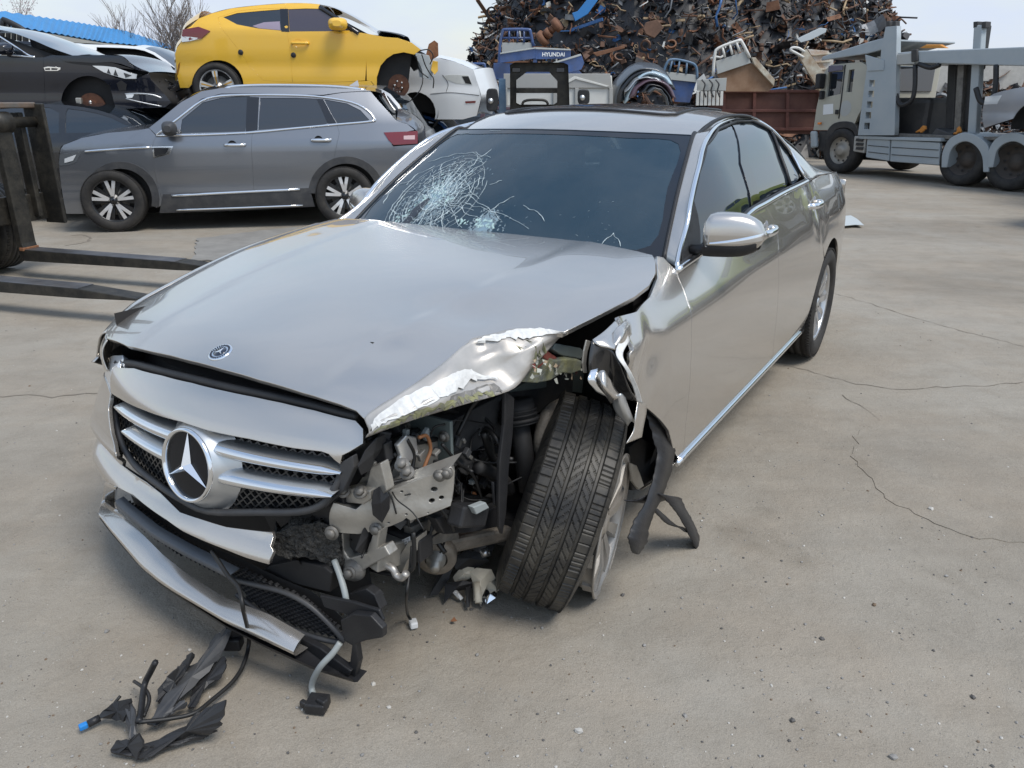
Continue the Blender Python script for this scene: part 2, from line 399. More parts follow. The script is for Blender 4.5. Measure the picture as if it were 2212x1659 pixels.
WIREB = mat('black_wire', (.012, .012, .012), .5)
HOSEG = mat('grey_hose', (.30, .33, .33), .45, dust=.2)
CABLEO = mat('copper_wire', (.28, .12, .05), .5)
CREAM = mat('cream_plastic', (.66, .60, .48), .5, var=.1, vscale=30)
FOAM = mat('torn_black_foam', (.030, .029, .028), .95, var_col=(.10, .095, .085), vscale=160, bump=1.0, bscale=130, bdist=.02)
LABELW = mat('white_label', (.75, .76, .76), .5)
BLUEC = mat('blue_connector', (.02, .22, .60), .4)

# ================================================================== the wrecked sedan
CF = Frame((-.423, 2.556, 0), rad(-121.84))
zc_h = pchip([-.60, -.5, -.3, 0, .3, .5, .62, .70, .74, .775, .80], [1.036, 1.030, 1.014, .990, .950, .912, .884, .854, .832, .797, .75])
def bulge(x, y, cx, cy, r): return np.exp(-(((x-cx)**2+(y-cy)**2)/r**2))
def T_hood(x, y):
    x = np.asarray(x, float); y = np.asarray(y, float)
    k = .26*sst(-.6, .6, x); ed = .018+.036*sst(-.4, .6, x); a = np.abs(y)/.78
    z = zc_h(x+k*y*y)-ed*a**2.2-.45*np.maximum(a-.86, 0)**2
    # power-dome creases and the waves left by the crash towards the left corner
    z = z+.004*sst(.0, .06, np.abs(y)-(.40-.10*x))*sst(.9, .5, a)
    z = z-.016*bulge(x, y, .22, .50, .10)+.009*bulge(x, y, .40, .40, .12)-.006*bulge(x, y, .50, .44, .05)-.004*bulge(x, y, -.22, .66, .12)
    return z
wpl = pchip([-4.10, -3.95, -3.8, -3.5, -3.1, -2.6, -1.6, -.6, 0, .3, .5, .65, .75, .82], [.60, .76, .83, .890, .918, .926, .926, .926, .924, .905, .865, .80, .70, .55])
prof = pchip([.14, .19, .25, .32, .40, .50, .60, .70, .78, .84, .862, .90, .95, 1.0, 1.04, 1.10, 1.20, 1.30, 1.37, 1.42, 1.45], [-.16, -.095, -.045, -.022, -.010, -.003, 0, -.003, -.009, -.017, -.026, -.040, -.058, -.076, -.090, -.108, -.158, -.220, -.280, -.350, -.42])
def crz(x): return .035*sst(-.3, -2.6, x)
def S_side(x, z):
    x = np.asarray(x, float); z = np.asarray(z, float)
    zz = z-crz(x)*sst(.45, .8, z)*sst(1.25, 1.0, z)
    return wpl(x)+prof(zz)-.075*sst(-1.3, -.55, x)*sst(.80, 1.08, z)-.06*sst(-2.0, -3.2, x)*sst(.95, 1.25, z)
def WSr(s, t):
    s = np.asarray(s, float); t = np.asarray(t, float)
    xb = -.44-.17*s**2; yb = .745*s; zb = .985-.025*s**2; xt = -1.085-.165*s**2; yt = .598*s; zt = 1.382-.016*s**2
    b = .022*np.sin(np.pi*np.clip(t, -.1, 1.1))
    return xb+(xt-xb)*t+b*.5, yb+(yt-yb)*t, zb+(zt-zb)*t+b*.85
zc_r = pchip([-3.0, -2.75, -2.4, -2.0, -1.75, -1.5, -1.30, -1.15, -1.06], [1.27, 1.352, 1.436, 1.480, 1.487, 1.477, 1.448, 1.406, 1.373])
def T_roof(x, y):
    x = np.asarray(x, float); y = np.asarray(y, float)
    return zc_r(x+.42*y*y*sst(-1.9, -1.2, x)-.25*y*y*sst(-2.0, -2.6, x))-.052*(np.abs(y)/.6)**2.3
xc_f = pchip([.08, .15, .25, .35, .45, .52, .60, .66, .70, .74, .77, .80], [.80, .835, .85, .858, .855, .848, .835, .822, .808, .785, .755, .705])
def FX(y, z):
    y = np.asarray(y, float); z = np.asarray(z, float); a = np.abs(y)
    return xc_f(z)-(.30+.09*sst(.5, .68, z))*y*y-1.7*np.maximum(a-.66, 0)**2-1.6*np.maximum(a-.80, 0)**1.5
def sidemap(a, b): return a, S_side(a, b), b
def sidemapR(a, b): return a, -S_side(a, b), b
def ts(u, v): return CF.trace(u, v, lambda x, z: S_side(x, z), 1)
def tt(u, v): return CF.trace(u, v, T_hood, 2)
def tf(u, v): return CF.trace(u, v, FX, 0)
def ts2(pts): return [tuple(ts(u, v)[[0, 2]]) for u, v in pts]

car = thing('wrecked_sedan', 'silver-beige sedan with smashed front left corner, cracked windscreen and star emblem in the grille', 'car', CF.o, CF.e)

# ---- hood
hood_px = [(1394, 547.5), (1409, 551), (1415, 562), (1415, 590), (1402, 615), (1370, 640), (1340, 655), (1280, 686), (1215, 718), (1160, 709), (1105, 711), (1060, 722), (1020, 731),
           (985, 760), (950, 790), (900, 826), (850, 858), (800, 890), (786, 903)]
hood_front = [(770, 886), (735, 872), (700, 861), (630, 839), (560, 819), (480, 796), (400, 775), (330, 758.5), (275, 747)]
hl = [tt(u, v)[:2] for u, v in hood_px]; hf = [tt(u, v)[:2] for u, v in hood_front]
right_edge = [(.655, -.60), (.62, -.66), (.56, -.71), (.45, -.745), (.25, -.768), (0, -.78), (-.3, -.785), (-.48, -.775), (-.535, -.745)]
rear_edge = [(-.525, -.5), (-.505, -.2), (-.50, 0), (-.508, .25), (-.525, .5)]
hood_ol = [tuple(p) for p in hl]+[tuple(p) for p in hf]+right_edge+rear_edge
def hoodmap(a, b): return a, b, T_hood(a, b)
hood = panel('hood', hood_ol, hoodmap, PAINT, car, step=.03, thick=.016)
# crumpled flank: the hood skin folded down on the struck side
rid_px = [(1215, 718), (1160, 709), (1105, 711), (1060, 722), (1020, 731), (985, 760), (950, 790), (900, 826), (850, 858), (800, 890), (787, 905)]
low_px = [(1213, 722), (1188, 752), (1165, 777), (1140, 806), (1112, 838), (1066, 856), (1005, 873), (940, 892), (880, 911), (830, 929), (790, 945)]
low_y = [.735, .735, .73, .72, .71, .69, .665, .635, .60, .565, .53]
R0 = [tt(u, v) for u, v in rid_px]; R1 = [CF.hit(u, v, 1, y) for (u, v), y in zip(low_px, low_y)]
rows = []
_rr = random.Random(3)
for k, t in enumerate(np.linspace(0, 1, 6)):
    row = []
    for i, (a, b) in enumerate(zip(R0, R1)):
        p = a+(b-a)*t
        w = math.sin(math.pi*t)
        dent = .030*math.exp(-((i-4.6)/1.1)**2)-.018*math.exp(-((i-2.6)/1.0)**2)-.010*math.exp(-((i-7)/1.5)**2)
        p = p+np.array([.35, .9, .1])*(.020-dent)*w+np.array([0, 0, .008])*w*_rr.uniform(-1, 1)
        row.append(p)
    rows.append(row)
for _r in rows[1:-1]:
    for _i in range(1, len(_r)-1): _r[_i] = _r[_i]+np.array([_rr.uniform(-.006, .006), _rr.uniform(-.009, .009), _rr.uniform(-.006, .006)])
flank = patch('crumpled_hood_flank', rows, PAINT_CR, car, sub=3, thick=.002, label='hood edge crumpled and folded down, paint torn off')
FL = np.array(rows)
def flank_pt(a, t, off=.0):
    """a: 0..10 along the flank from the rear tip, t: 0 ridge..1 lower edge"""
    i = min(9, int(a)); k = min(4, int(t*5)); fa = a-i; ft = t*5-k
    p = (FL[k, i]*(1-fa)+FL[k, i+1]*fa)*(1-ft)+(FL[k+1, i]*(1-fa)+FL[k+1, i+1]*fa)*ft
    return p+np.array([.30, .86, .40])*off
def rag_sheet(name, top, bot, m, off=.004, n=60, amp=.02, seed=1, parent=None, label=None, curl=0.0):
    """ragged strip of torn paint lying on the flank; top/bot: lists of (a,t)"""
    r = random.Random(seed); T0 = spl(top, 8); B0 = spl(bot, 8); tp = np.array(T0); bp = np.array(B0)
    ts_ = np.linspace(0, 1, n); q0 = []; q1 = []
    for x in ts_:
        a = tp[min(len(tp)-1, int(x*(len(tp)-1)))]; b = bp[min(len(bp)-1, int(x*(len(bp)-1)))]
        q0.append(flank_pt(min(9.99, max(0, a[0]+r.uniform(-1, 1)*.06)), min(1, max(0, a[1]+r.uniform(-1, 1)*amp)), off+curl))
        q1.append(flank_pt(min(9.99, max(0, b[0]+r.uniform(-1, 1)*.06)), min(1, max(0, b[1]+r.uniform(-1, 1)*amp*2.2)), off))
    mid = [(a+b)/2+np.array([.2, .6, .3])*r.uniform(0, .004) for a, b in zip(q0, q1)]
    mb = MB().grid([q0, mid, q1], False); o = mb.build(name, m, parent or flank, label=label)
    s = o.modifiers.new('solid', 'SOLIDIFY'); s.thickness = .0012
    return o
rag_sheet('scraped_metal', [(4.6, .78), (6, .70), (7, .62), (8, .55), (9, .5), (9.9, .5)], [(4.6, .97), (6, .97), (7, .97), (8, .97), (9, .96), (9.9, .94)], PRIMER, .003, 60, .02, 5)
rag_sheet('yellow_scrape', [(5.0, .88), (6, .84), (7.2, .80), (8.4, .74), (9.6, .74)], [(5.0, .94), (6, .95), (7.2, .95), (8.4, .93), (9.6, .9)], SCRAPE, .0045, 50, .06, 6)
rag_sheet('torn_paint', [(4.3, .70), (5.2, .40), (6.2, .28), (7, .20), (8, .14), (9, .22), (9.8, .30)], [(4.3, .80), (5.2, .56), (6.2, .60), (7, .66), (8, .70), (9, .66), (9.8, .62)], PAINT_BARE, .006, 40, .022, 7, label='white torn paint edge', curl=.003)
rag_sheet('torn_paint', [(0.1, .02), (1, .02), (2, .03), (3, .03), (4.0, .03)], [(.1, .16), (1, .30), (2, .22), (3, .14), (4.0, .07)], PAINT_BARE, .006, 26, .02, 9, label='white curled paint along the hood fold', curl=.004)
rag_sheet('scrape_marks', [(1.4, .55), (2.0, .5), (2.6, .55)], [(1.4, .85), (2.0, .9), (2.6, .85)], SCRAPE, .002, 24, .25, 12)
# hood badge
bc = tt(476, 761)
def face_at(fn, x, y):
    e = .004; n = np.array([-(float(fn(x+e, y))-float(fn(x-e, y)))/(2*e), -(float(fn(x, y+e))-float(fn(x, y-e)))/(2*e), 1.0]); return n/np.linalg.norm(n)
def star_mesh(mb, c, ax, upv, R, h, w=.16):
    c = np.array(c, float); ax = np.array(ax)/np.linalg.norm(ax); upv = np.array(upv, float); upv -= ax*(upv@ax); upv /= np.linalg.norm(upv); sd = np.cross(ax, upv)
    tips = []; vals = []
    for k in range(3):
        a = 2*math.pi*k/3; tips.append(c+R*(math.cos(a)*upv+math.sin(a)*sd)); a += math.pi/3; vals.append(c+R*w*(math.cos(a)*upv+math.sin(a)*sd))
    V = tips+vals+[c+ax*h]
    F = []
    for k in range(3): F += [(k, 3+k, 6), (k, 6, 3+(k+2) % 3)]
    return mb.add(V, F, False)
bn = face_at(T_hood, bc[0], bc[1])
b = MB().lathe([(.0, .002), (.030, .003), (.033, .0025), (.034, -.002)], bc, bn, 40).build('hood_badge', CHROME, car)
MB().lathe([(0, .0042), (.0185, .0036), (.019, .002)], bc, bn, 32).build('badge_field', mat('badge_blue_black', (.01, .015, .03), .1, coat=1), b)
mbw = MB()
for k in range(26):
    a = 2*math.pi*k/26; e1 = np.cross(bn, [1, 0, 0]); e1 /= np.linalg.norm(e1); e2 = np.cross(bn, e1)
    d = e1*math.cos(a)+e2*math.sin(a); mbw.box(bc+d*.026+bn*.0034, (.0035, .0055, .001), np.stack([np.cross(d, bn), d, bn], 1))
mbw.build('badge_wreath', mat('badge_wreath_dark', (.03, .035, .05), .3), b)
star_mesh(MB(), bc+bn*.004, bn, [-1, 0, .3], .0185, .003).build('badge_star', CHROME, b)

# ---- windscreen with frit border, cracks
ws_ol = [(-1, -.02), (-.5, -.02), (0, -.02), (.5, -.02), (1, -.02), (1, 1), (.5, 1), (0, 1), (-.5, 1), (-1, 1)]
wind = panel('windscreen', [(s*.985, .0+.99*t if t > .5 else t) for s, t in ws_ol], WSr, GLASSW, car, step=.05, thick=.004, sign=-1)
def wsoff(d):
    def f(s, t):
        x, y, z = WSr(s, t); return x+d*.52, y, z+d*.85
    return f
fr_out = [(-1, -.03), (1, -.03), (1.0, 1.0), (-1.0, 1.0)]; fr_in = [(-.93, .10), (-.6, .075), (0, .07), (.6, .075), (.93, .10), (.945, .5), (.93, .90), (.6, .935), (0, .945), (-.6, .935), (-.93, .90), (-.945, .5)]
panel('windscreen_border', fr_out, wsoff(.0016), FRIT, wind, holes=[spl(fr_in, 4, True)], step=.05, thick=0, sign=-1)
_st = [(s, t) for s in np.linspace(-1, 1, 161) for t in np.linspace(0, 1, 101)]
_sp = np.array([np.array(WSr(s, t)) for s, t in _st])
def proj_px(P):
    """car point -> photograph pixel"""
    Pw = np.asarray(P) @ CF.R.T+CF.o-EYE; d = Pw @ _F; return np.stack([IW/2+IF*Pw[..., 0]/d, IH/2-IF*(Pw @ _U)/d], -1)
_spx = proj_px(_sp)
def ws_st(u, v): return _st[int(np.argmin(((_spx-np.array([u, v]))**2).sum(1)))]
crk = MB(); cr_ = random.Random(21)
def crack(pts, w=.0016, off=.003):
    P = [np.array(wsoff(off)(s, t)) for s, t in pts if -.97 < s < .97 and .0 < t < .98]
    if len(P) < 2: return
    crk.tube(P, [w*.62*cr_.uniform(.3, 1.3) for _ in P], 4, cap=False)
def jag(a, b, n, j):
    a = np.array(a, float); b = np.array(b, float); d = b-a; q = np.array([-d[1], d[0]])
    return [a+d*(i/n)+(q*cr_.uniform(-j, j) if 0 < i < n else 0) for i in range(n+1)]
c1 = np.array(ws_st(944, 423)); c2 = np.array(ws_st(960, 433)); c3 = np.array(ws_st(1048, 484))
asp = .50                                       # pane is about 1.3 m wide by 0.75 m along the slope
for k in range(46):
    a = 2*math.pi*k/46+cr_.uniform(-.06, .06); L = cr_.choice([.16, .2, .24, .30, .36, .22]); c = c1 if k % 2 else c2
    r0 = cr_.uniform(.01, .09)
    crack(jag(c+np.array([math.cos(a)*r0, math.sin(a)*r0*2*asp*1.3]), c+np.array([math.cos(a)*L, math.sin(a)*L*2*asp*1.3]), 7, .05), cr_.uniform(.0006, .0016))
for rr0 in (.07, .10, .13, .16, .19, .21, .24, .27, .30, .33):
    a = cr_.uniform(0, 6); 
    for _ in range(4):
        a += cr_.uniform(.3, 1.0); ln = cr_.uniform(.6, 1.9); n = 16
        crack([c1+np.array([math.cos(a+ln*i/n)*rr0*(1+cr_.uniform(-.025, .025)), math.sin(a+ln*i/n)*rr0*2*asp*1.15*(1+cr_.uniform(-.025, .025))]) for i in range(n+1)], cr_.uniform(.0006, .0015)); a += ln
for k in range(420):                            # short splinters
    a = cr_.uniform(0, 6.28); r0 = .04+.26*cr_.random()**1.2; p = c1+np.array([math.cos(a)*r0, math.sin(a)*r0*1.15]); b_ = cr_.uniform(0, 6.28); l = cr_.uniform(.012, .045)
    crack(jag(p, p+np.array([math.cos(b_)*l, math.sin(b_)*l]), 3, .2), cr_.uniform(.0004, .0011))
for pl in [[(985, 375), (1010, 400), (1022, 418), (1034, 430)], [(1022, 330), (1040, 345)], [(1000, 440), (1050, 452), (1100, 470), (1145, 495)], [(1010, 425), (1035, 440), (1060, 455), (1082, 478)],
           [(925, 350), (985, 333), (1030, 330), (1060, 342)], [(1060, 400), (1085, 390)], [(1130, 445), (1160, 460), (1175, 480)], [(880, 400), (905, 375), (940, 358)],
           [(1040, 470), (1080, 440), (1110, 425)], [(1300, 530), (1328, 505), (1342, 535)], [(830, 440), (840, 420), (862, 400), (890, 392)], [(845, 455), (870, 468), (905, 475)], [(985, 290), (1050, 280), (1100, 282)]]:
    q = [ws_st(*p) for p in pl]
    for a, b_ in zip(q[:-1], q[1:]): crack(jag(a, b_, 4, .08), .0015)
for k in range(30):                             # little chips towards the driver's side
    p = ws_st(cr_.uniform(1030, 1330), cr_.uniform(430, 525)); b_ = cr_.uniform(-.6, 1.0); l = cr_.uniform(.005, .03)
    crack(jag(p, (p[0]+math.cos(b_)*l*.6, p[1]+math.sin(b_)*l*.6), 2, .1), .0004)
crk.build('crack_lines', CRACKW, wind, kind='stuff', label='white crack web on the passenger side')
zone = MB()
for (u, v, sx, sy, ang, n_) in [(930, 425, 46, 10, -.55, 30), (950, 402, 18, 26, .3, 26), (958, 432, 26, 14, 0, 26), (1048, 485, 26, 12, .1, 26), (880, 465, 30, 8, -.5, 18), (1000, 480, 14, 5, 0, 10)]:
    for i in range(n_):
        a = cr_.uniform(0, 6.28); q = cr_.random()**.6; x = math.cos(a)*sx*q; y = math.sin(a)*sy*q; U = u+x*math.cos(ang)-y*math.sin(ang); Vv = v+x*math.sin(ang)+y*math.cos(ang)
        s, t = ws_st(U, Vv); pts = []
        for m_ in range(4):
            aa = m_*1.57+cr_.uniform(-.5, .5); l = cr_.uniform(.003, .013); pts.append(np.array(wsoff(.0022+cr_.uniform(0, .001))(s+math.cos(aa)*l, t+math.sin(aa)*l*1.2)))
        zone.add(pts, [(0, 1, 2, 3)], False)
zone.build('crushed_glass_patch', CRACKG, wind, kind='stuff')
fz = MB()
for k in range(2600):
    a = cr_.uniform(0, 6.28); q = abs(cr_.gauss(0, .115)); c_ = c1 if cr_.random() < .75 else c3
    if c_ is c3: q *= .4
    p = c_+np.array([math.cos(a)*q, math.sin(a)*q*1.15]); pts = []
    for m_ in range(3): aa = m_*2.1+cr_.uniform(-.6, .6); l = cr_.uniform(.003, .014); pts.append(np.array(wsoff(.0012+cr_.uniform(0, .0006))(p[0]+math.cos(aa)*l, p[1]+math.sin(aa)*l*1.2)))
    if -.95 < p[0] < .95 and .02 < p[1] < .95: fz.add(pts, [(0, 1, 2)], False)
fz.build('frosted_zone', FROST, wind, kind='stuff')
hole = [ws_st(u, v) for u, v in [(872, 482), (895, 452), (925, 428), (930, 432), (905, 460), (884, 486)]]
panel('torn_hole', hole, wsoff(.0034), FRIT, wind, step=.03, thick=0, sign=-1)
# sensor box and inner mirror behind the glass
mbi = MB(); 
for (u, v, sx, sy) in [(1130, 312, .16, .05)]:
    s, t = ws_st(u, v); p = np.array(WSr(s, t)); mbi.box(p+np.array([-.045, 0, -.03]), (.05, sx, .06))
s, t = ws_st(1140, 345); p = np.array(WSr(s, t)); mbi.box(p+np.array([-.12, 0, -.05]), (.025, .25, .075))
mbi.build('inner_mirror', mat('mirror_grey', (.10, .11, .12), .3), wind, bev=.01)

# ---- roof with sunroof
roof_ol = [(-1.09, 0), (-1.105, .2), (-1.15, .4), (-1.225, .555), (-1.30, .582), (-1.7, .59), (-2.2, .58), (-2.5, .565), (-2.66, .545), (-2.73, .3), (-2.75, 0)]
roof_ol = roof_ol+[(x, -y) for x, y in roof_ol[-2:0:-1]]
sun_px = [(1088, 237.5), (1120, 237), (1200, 238), (1300, 241), (1380, 247), (1420, 248.5), (1450, 245), (1475, 238)]
def roofmap(a, b): return a, b, T_roof(a, b)
sr = [(-1.36, 0), (-1.37, .2), (-1.40, .36), (-1.44, .425), (-1.52, .445), (-2.0, .44), (-2.12, .42), (-2.16, .3), (-2.17, 0)]; sr = sr+[(x, -y) for x, y in sr[-2:0:-1]]
roof = panel('roof', roof_ol, roofmap, PAINT, car, holes=[spl(sr, 4, True)], step=.05, thick=.014)
panel('sunroof', inset(np.array(spl(sr, 4, True)), .009), lambda a, b: (a, b, T_roof(a, b)-.002), mat('sunroof_panel', (.17, .165, .165), .2, metal=.7, coat=1, dust=.2), roof, step=.05, thick=.014)
MB().tube([np.array([p[0], p[1], float(T_roof(p[0], p[1]))+.002]) for p in spl(sr, 6, True)], .0075, 6, closed=True).build('sunroof_gasket', BLACKP, roof)
panel('sunroof_seal', inset(np.array(spl(sr, 4, True)), -.012), lambda a, b: (a, b, T_roof(a, b)-.012), BLACKP, roof, step=.08, thick=0)

# ---- window line on the near side
chrome_up = [(1461, 580), (1477, 505), (1490, 440), (1507, 365), (1522, 308), (1546, 273.5), (1583, 257), (1620, 256.5), (1657, 274), (1684, 299), (1708, 330), (1735, 379), (1749, 387)]
CU = [ts(u, v) for u, v in chrome_up]
CU2 = [(p[0], p[2]) for p in CU]
# ---- body panels on the near (left) side; mirrored on the far side
def arch(cx, cz, r, a0, a1, n=22): return [(cx+r*math.cos(rad(a)), cz+r*math.sin(rad(a))) for a in np.linspace(a0, a1, n)]
seamA = ts2([(1461, 584), (1466, 602), (1477, 626), (1489, 662), (1494, 702), (1493, 762), (1488, 850), (1480, 930)]); seamA.append((-.565, .255))
seamB = ts2([(1652, 440), (1669, 473), (1680, 510), (1682.5, 546), (1682, 600), (1678, 680), (1671, 742)]); seamB.append((-1.86, .255))
seamA = [tuple(p) for p in spl(seamA, 4)]; seamB = [tuple(p) for p in spl(seamB, 4)]
beltA, beltB = seamA[0], seamB[0]
belt_end = ts2([(1749, 389)])[0]
belt = ts2([(1461, 584), (1510, 549), (1560, 508), (1620, 459), (1652, 440), (1700, 413), (1749, 389)])
fd = seamA+[tuple(p) for p in seamB[::-1]]+[tuple(p) for p in belt[3:0:-1]]
door_f = panel('front_door', fd, sidemap, PAINT, car, step=.035, gap=.0042, sign=-1)
rdr = [(belt_end[0]-.02, belt_end[1]-.005), (-2.66, .98), (-2.655, .86), (-2.60, .72)]
arc_d = arch(-2.939, .335, .395, 52, 1, 12)
rd = seamB+[(-2.50, .255)]+[(x, z) for x, z in arc_d[::-1] if x < -2.0]+[(-2.62, .74), (-2.665, .86), (-2.68, .98), (belt_end[0]-.03, belt_end[1]-.005)]+[tuple(belt[5])]
def rdmap(a, b):
    """rear door and quarter: a dent ahead of the wheel arch"""
    y = S_side(a, b)-.020*bulge(a, b, -2.50, .93, .10)+.010*bulge(a, b, -2.36, .98, .08)-.012*bulge(a, b, -2.62, .84, .07)+.008*np.exp(-((a+2.56)/.03)**2)*bulge(a, b, -2.56, .90, .12); return a, y, b
door_r = panel('rear_door', rd, rdmap, PAINT, car, step=.035, gap=.0042, sign=-1, label='rear door dented behind the handle')
qt = [(belt_end[0]-.03, belt_end[1]-.005), (-2.68, .98), (-2.665, .86), (-2.62, .74)]+arch(-2.939, .335, .395, 55, 178, 26)+[(-3.42, .26), (-3.7, .25), (-4.04, .30), (-4.06, .60), (-4.04, .90), (-3.98, 1.03), (-3.6, 1.06), (-3.2, 1.075), (-2.9, 1.085)]
panel('quarter_panel', qt, rdmap, PAINT, car, step=.04, gap=.002, sign=-1)
# sill and chrome strip
sl = [(-.45, .262), (-.52, .17), (-2.46, .17), (-2.535, .262), (-1.85, .250), (-.57, .250)]
sl = [(-.40, .250), (-.42, .16), (-2.50, .16), (-2.535, .250)]
panel('sill', sl, sidemap, PAINT, car, step=.05, gap=.001, sign=-1)
for sgn, nm in ((1, 'L'), (-1, 'R')):
    P = [(x, sgn*(S_side(x, .262)+.004), .262) for x in np.linspace(-.50, -2.52, 30)]
    MB().tube([np.array(p, float) for p in P], .014, 8).build('sill_trim', CHROME, car)
# front fender on the struck side: what is left of it, buckled
def fcr(a, b):
    y = S_side(a, b); f = sst(-.28, .10, a)
    y = y-.055*f*sst(.95, .62, b)+.040*np.exp(-((a-.02-(b-.75)*.35)/.055)**2)*f*sst(.55, .7, b)-.050*np.exp(-((a-.13-(b-.75)*.5)/.05)**2)*sst(-.1, .1, a)
    y = y+.010*np.sin(a*38+b*21)*f-.016*bulge(a, b, -.16, .78, .07)
    return a, y, b
fe_px = [(1417, 552), (1440, 566), (1461, 584)]
fen_top = ts2([(1420, 553), (1421, 600), (1405, 640), (1375, 672), (1350, 682), (1335, 684)])
fen_front = ts2([(1344, 700), (1353, 724), (1338, 760), (1350, 798), (1370, 836), (1390, 858)])
arc_f = [p for p in arch(0, .335, .40, 96, 182, 16)]
fen = [(-.50, 1.005)]+[tuple(p) for p in fen_top]+[tuple(p) for p in fen_front]
fen_low = ts2([(1396, 872), (1420, 895), (1445, 930), (1455, 975), (1450, 1020)])
fen2 = fen+fen_low+[(-.40, .26)]+[tuple(p) for p in seamA[::-1]]
fender = panel('front_fender', fen2, fcr, PAINT, car, step=.018, gap=.0025, sign=-1, label='buckled front fender torn open at its front edge')
# far side, undamaged
_hx = [-.48, -.3, -.1, .1, .25, .40, .50, .57]; _hz = [float(T_hood(x, -.785)) for x in _hx]
_roll = [[np.array([x, -(.788 if x < .4 else .788-(x-.4)*.35)-o, z-d]) for x, z in zip(_hx, _hz)] for o, d in ((0, .004), (.03, .008), (.06, .024), (.083, .055))]
_roll.append([np.array([x, -float(S_side(x, z-.11)), z-.11]) for x, z in zip(_hx, _hz)])
patch('fender_crown', _roll[::-1], PAINT, car, sub=4, thick=.004)
fenR = [(x, z-.105) for x, z in zip(_hx, _hz)]+[(.60, .66), (.50, .60)]+arch(0, .335, .40, 40, 180, 22)+[(-.42, .26), (-.565, .255)]+[tuple(p) for p in seamA[::-1]]
_he = [(.655, -.60), (.62, -.66), (.56, -.71), (.47, -.742), (.40, -.752)]
_top = [np.array([x, y, float(T_hood(x, y))-.008]) for x, y in _he]; _bot = [np.array([float(FX(-.60, .69)), -.60, .69]), np.array([float(FX(-.69, .67)), -.69, .67]), np.array([float(FX(-.79, .65)), -.79, .65]), np.array([.50, -float(S_side(.50, .66)), .66]), np.array([.42, -float(S_side(.42, .68)), .68])]
patch('fender_nose', [[b+(a-b)*t+np.array([.35, -.75, .3])*.020*math.sin(math.pi*t) for a, b in zip(_top, _bot)] for t in (0, .25, .5, .75, 1)], PAINT, car, sub=4, thick=.003)
panel('front_fender', fenR, sidemapR, PAINT, car, step=.04, gap=.002, sign=1)
panel('front_door', fd, sidemapR, PAINT, car, step=.06, gap=.003, sign=1)
panel('rear_door', rd, sidemapR, PAINT, car, step=.06, gap=.003, sign=1)
panel('quarter_panel', qt, sidemapR, PAINT, car, step=.06, gap=.002, sign=1)
panel('sill', sl, sidemapR, PAINT, car, step=.08, gap=.001, sign=1)

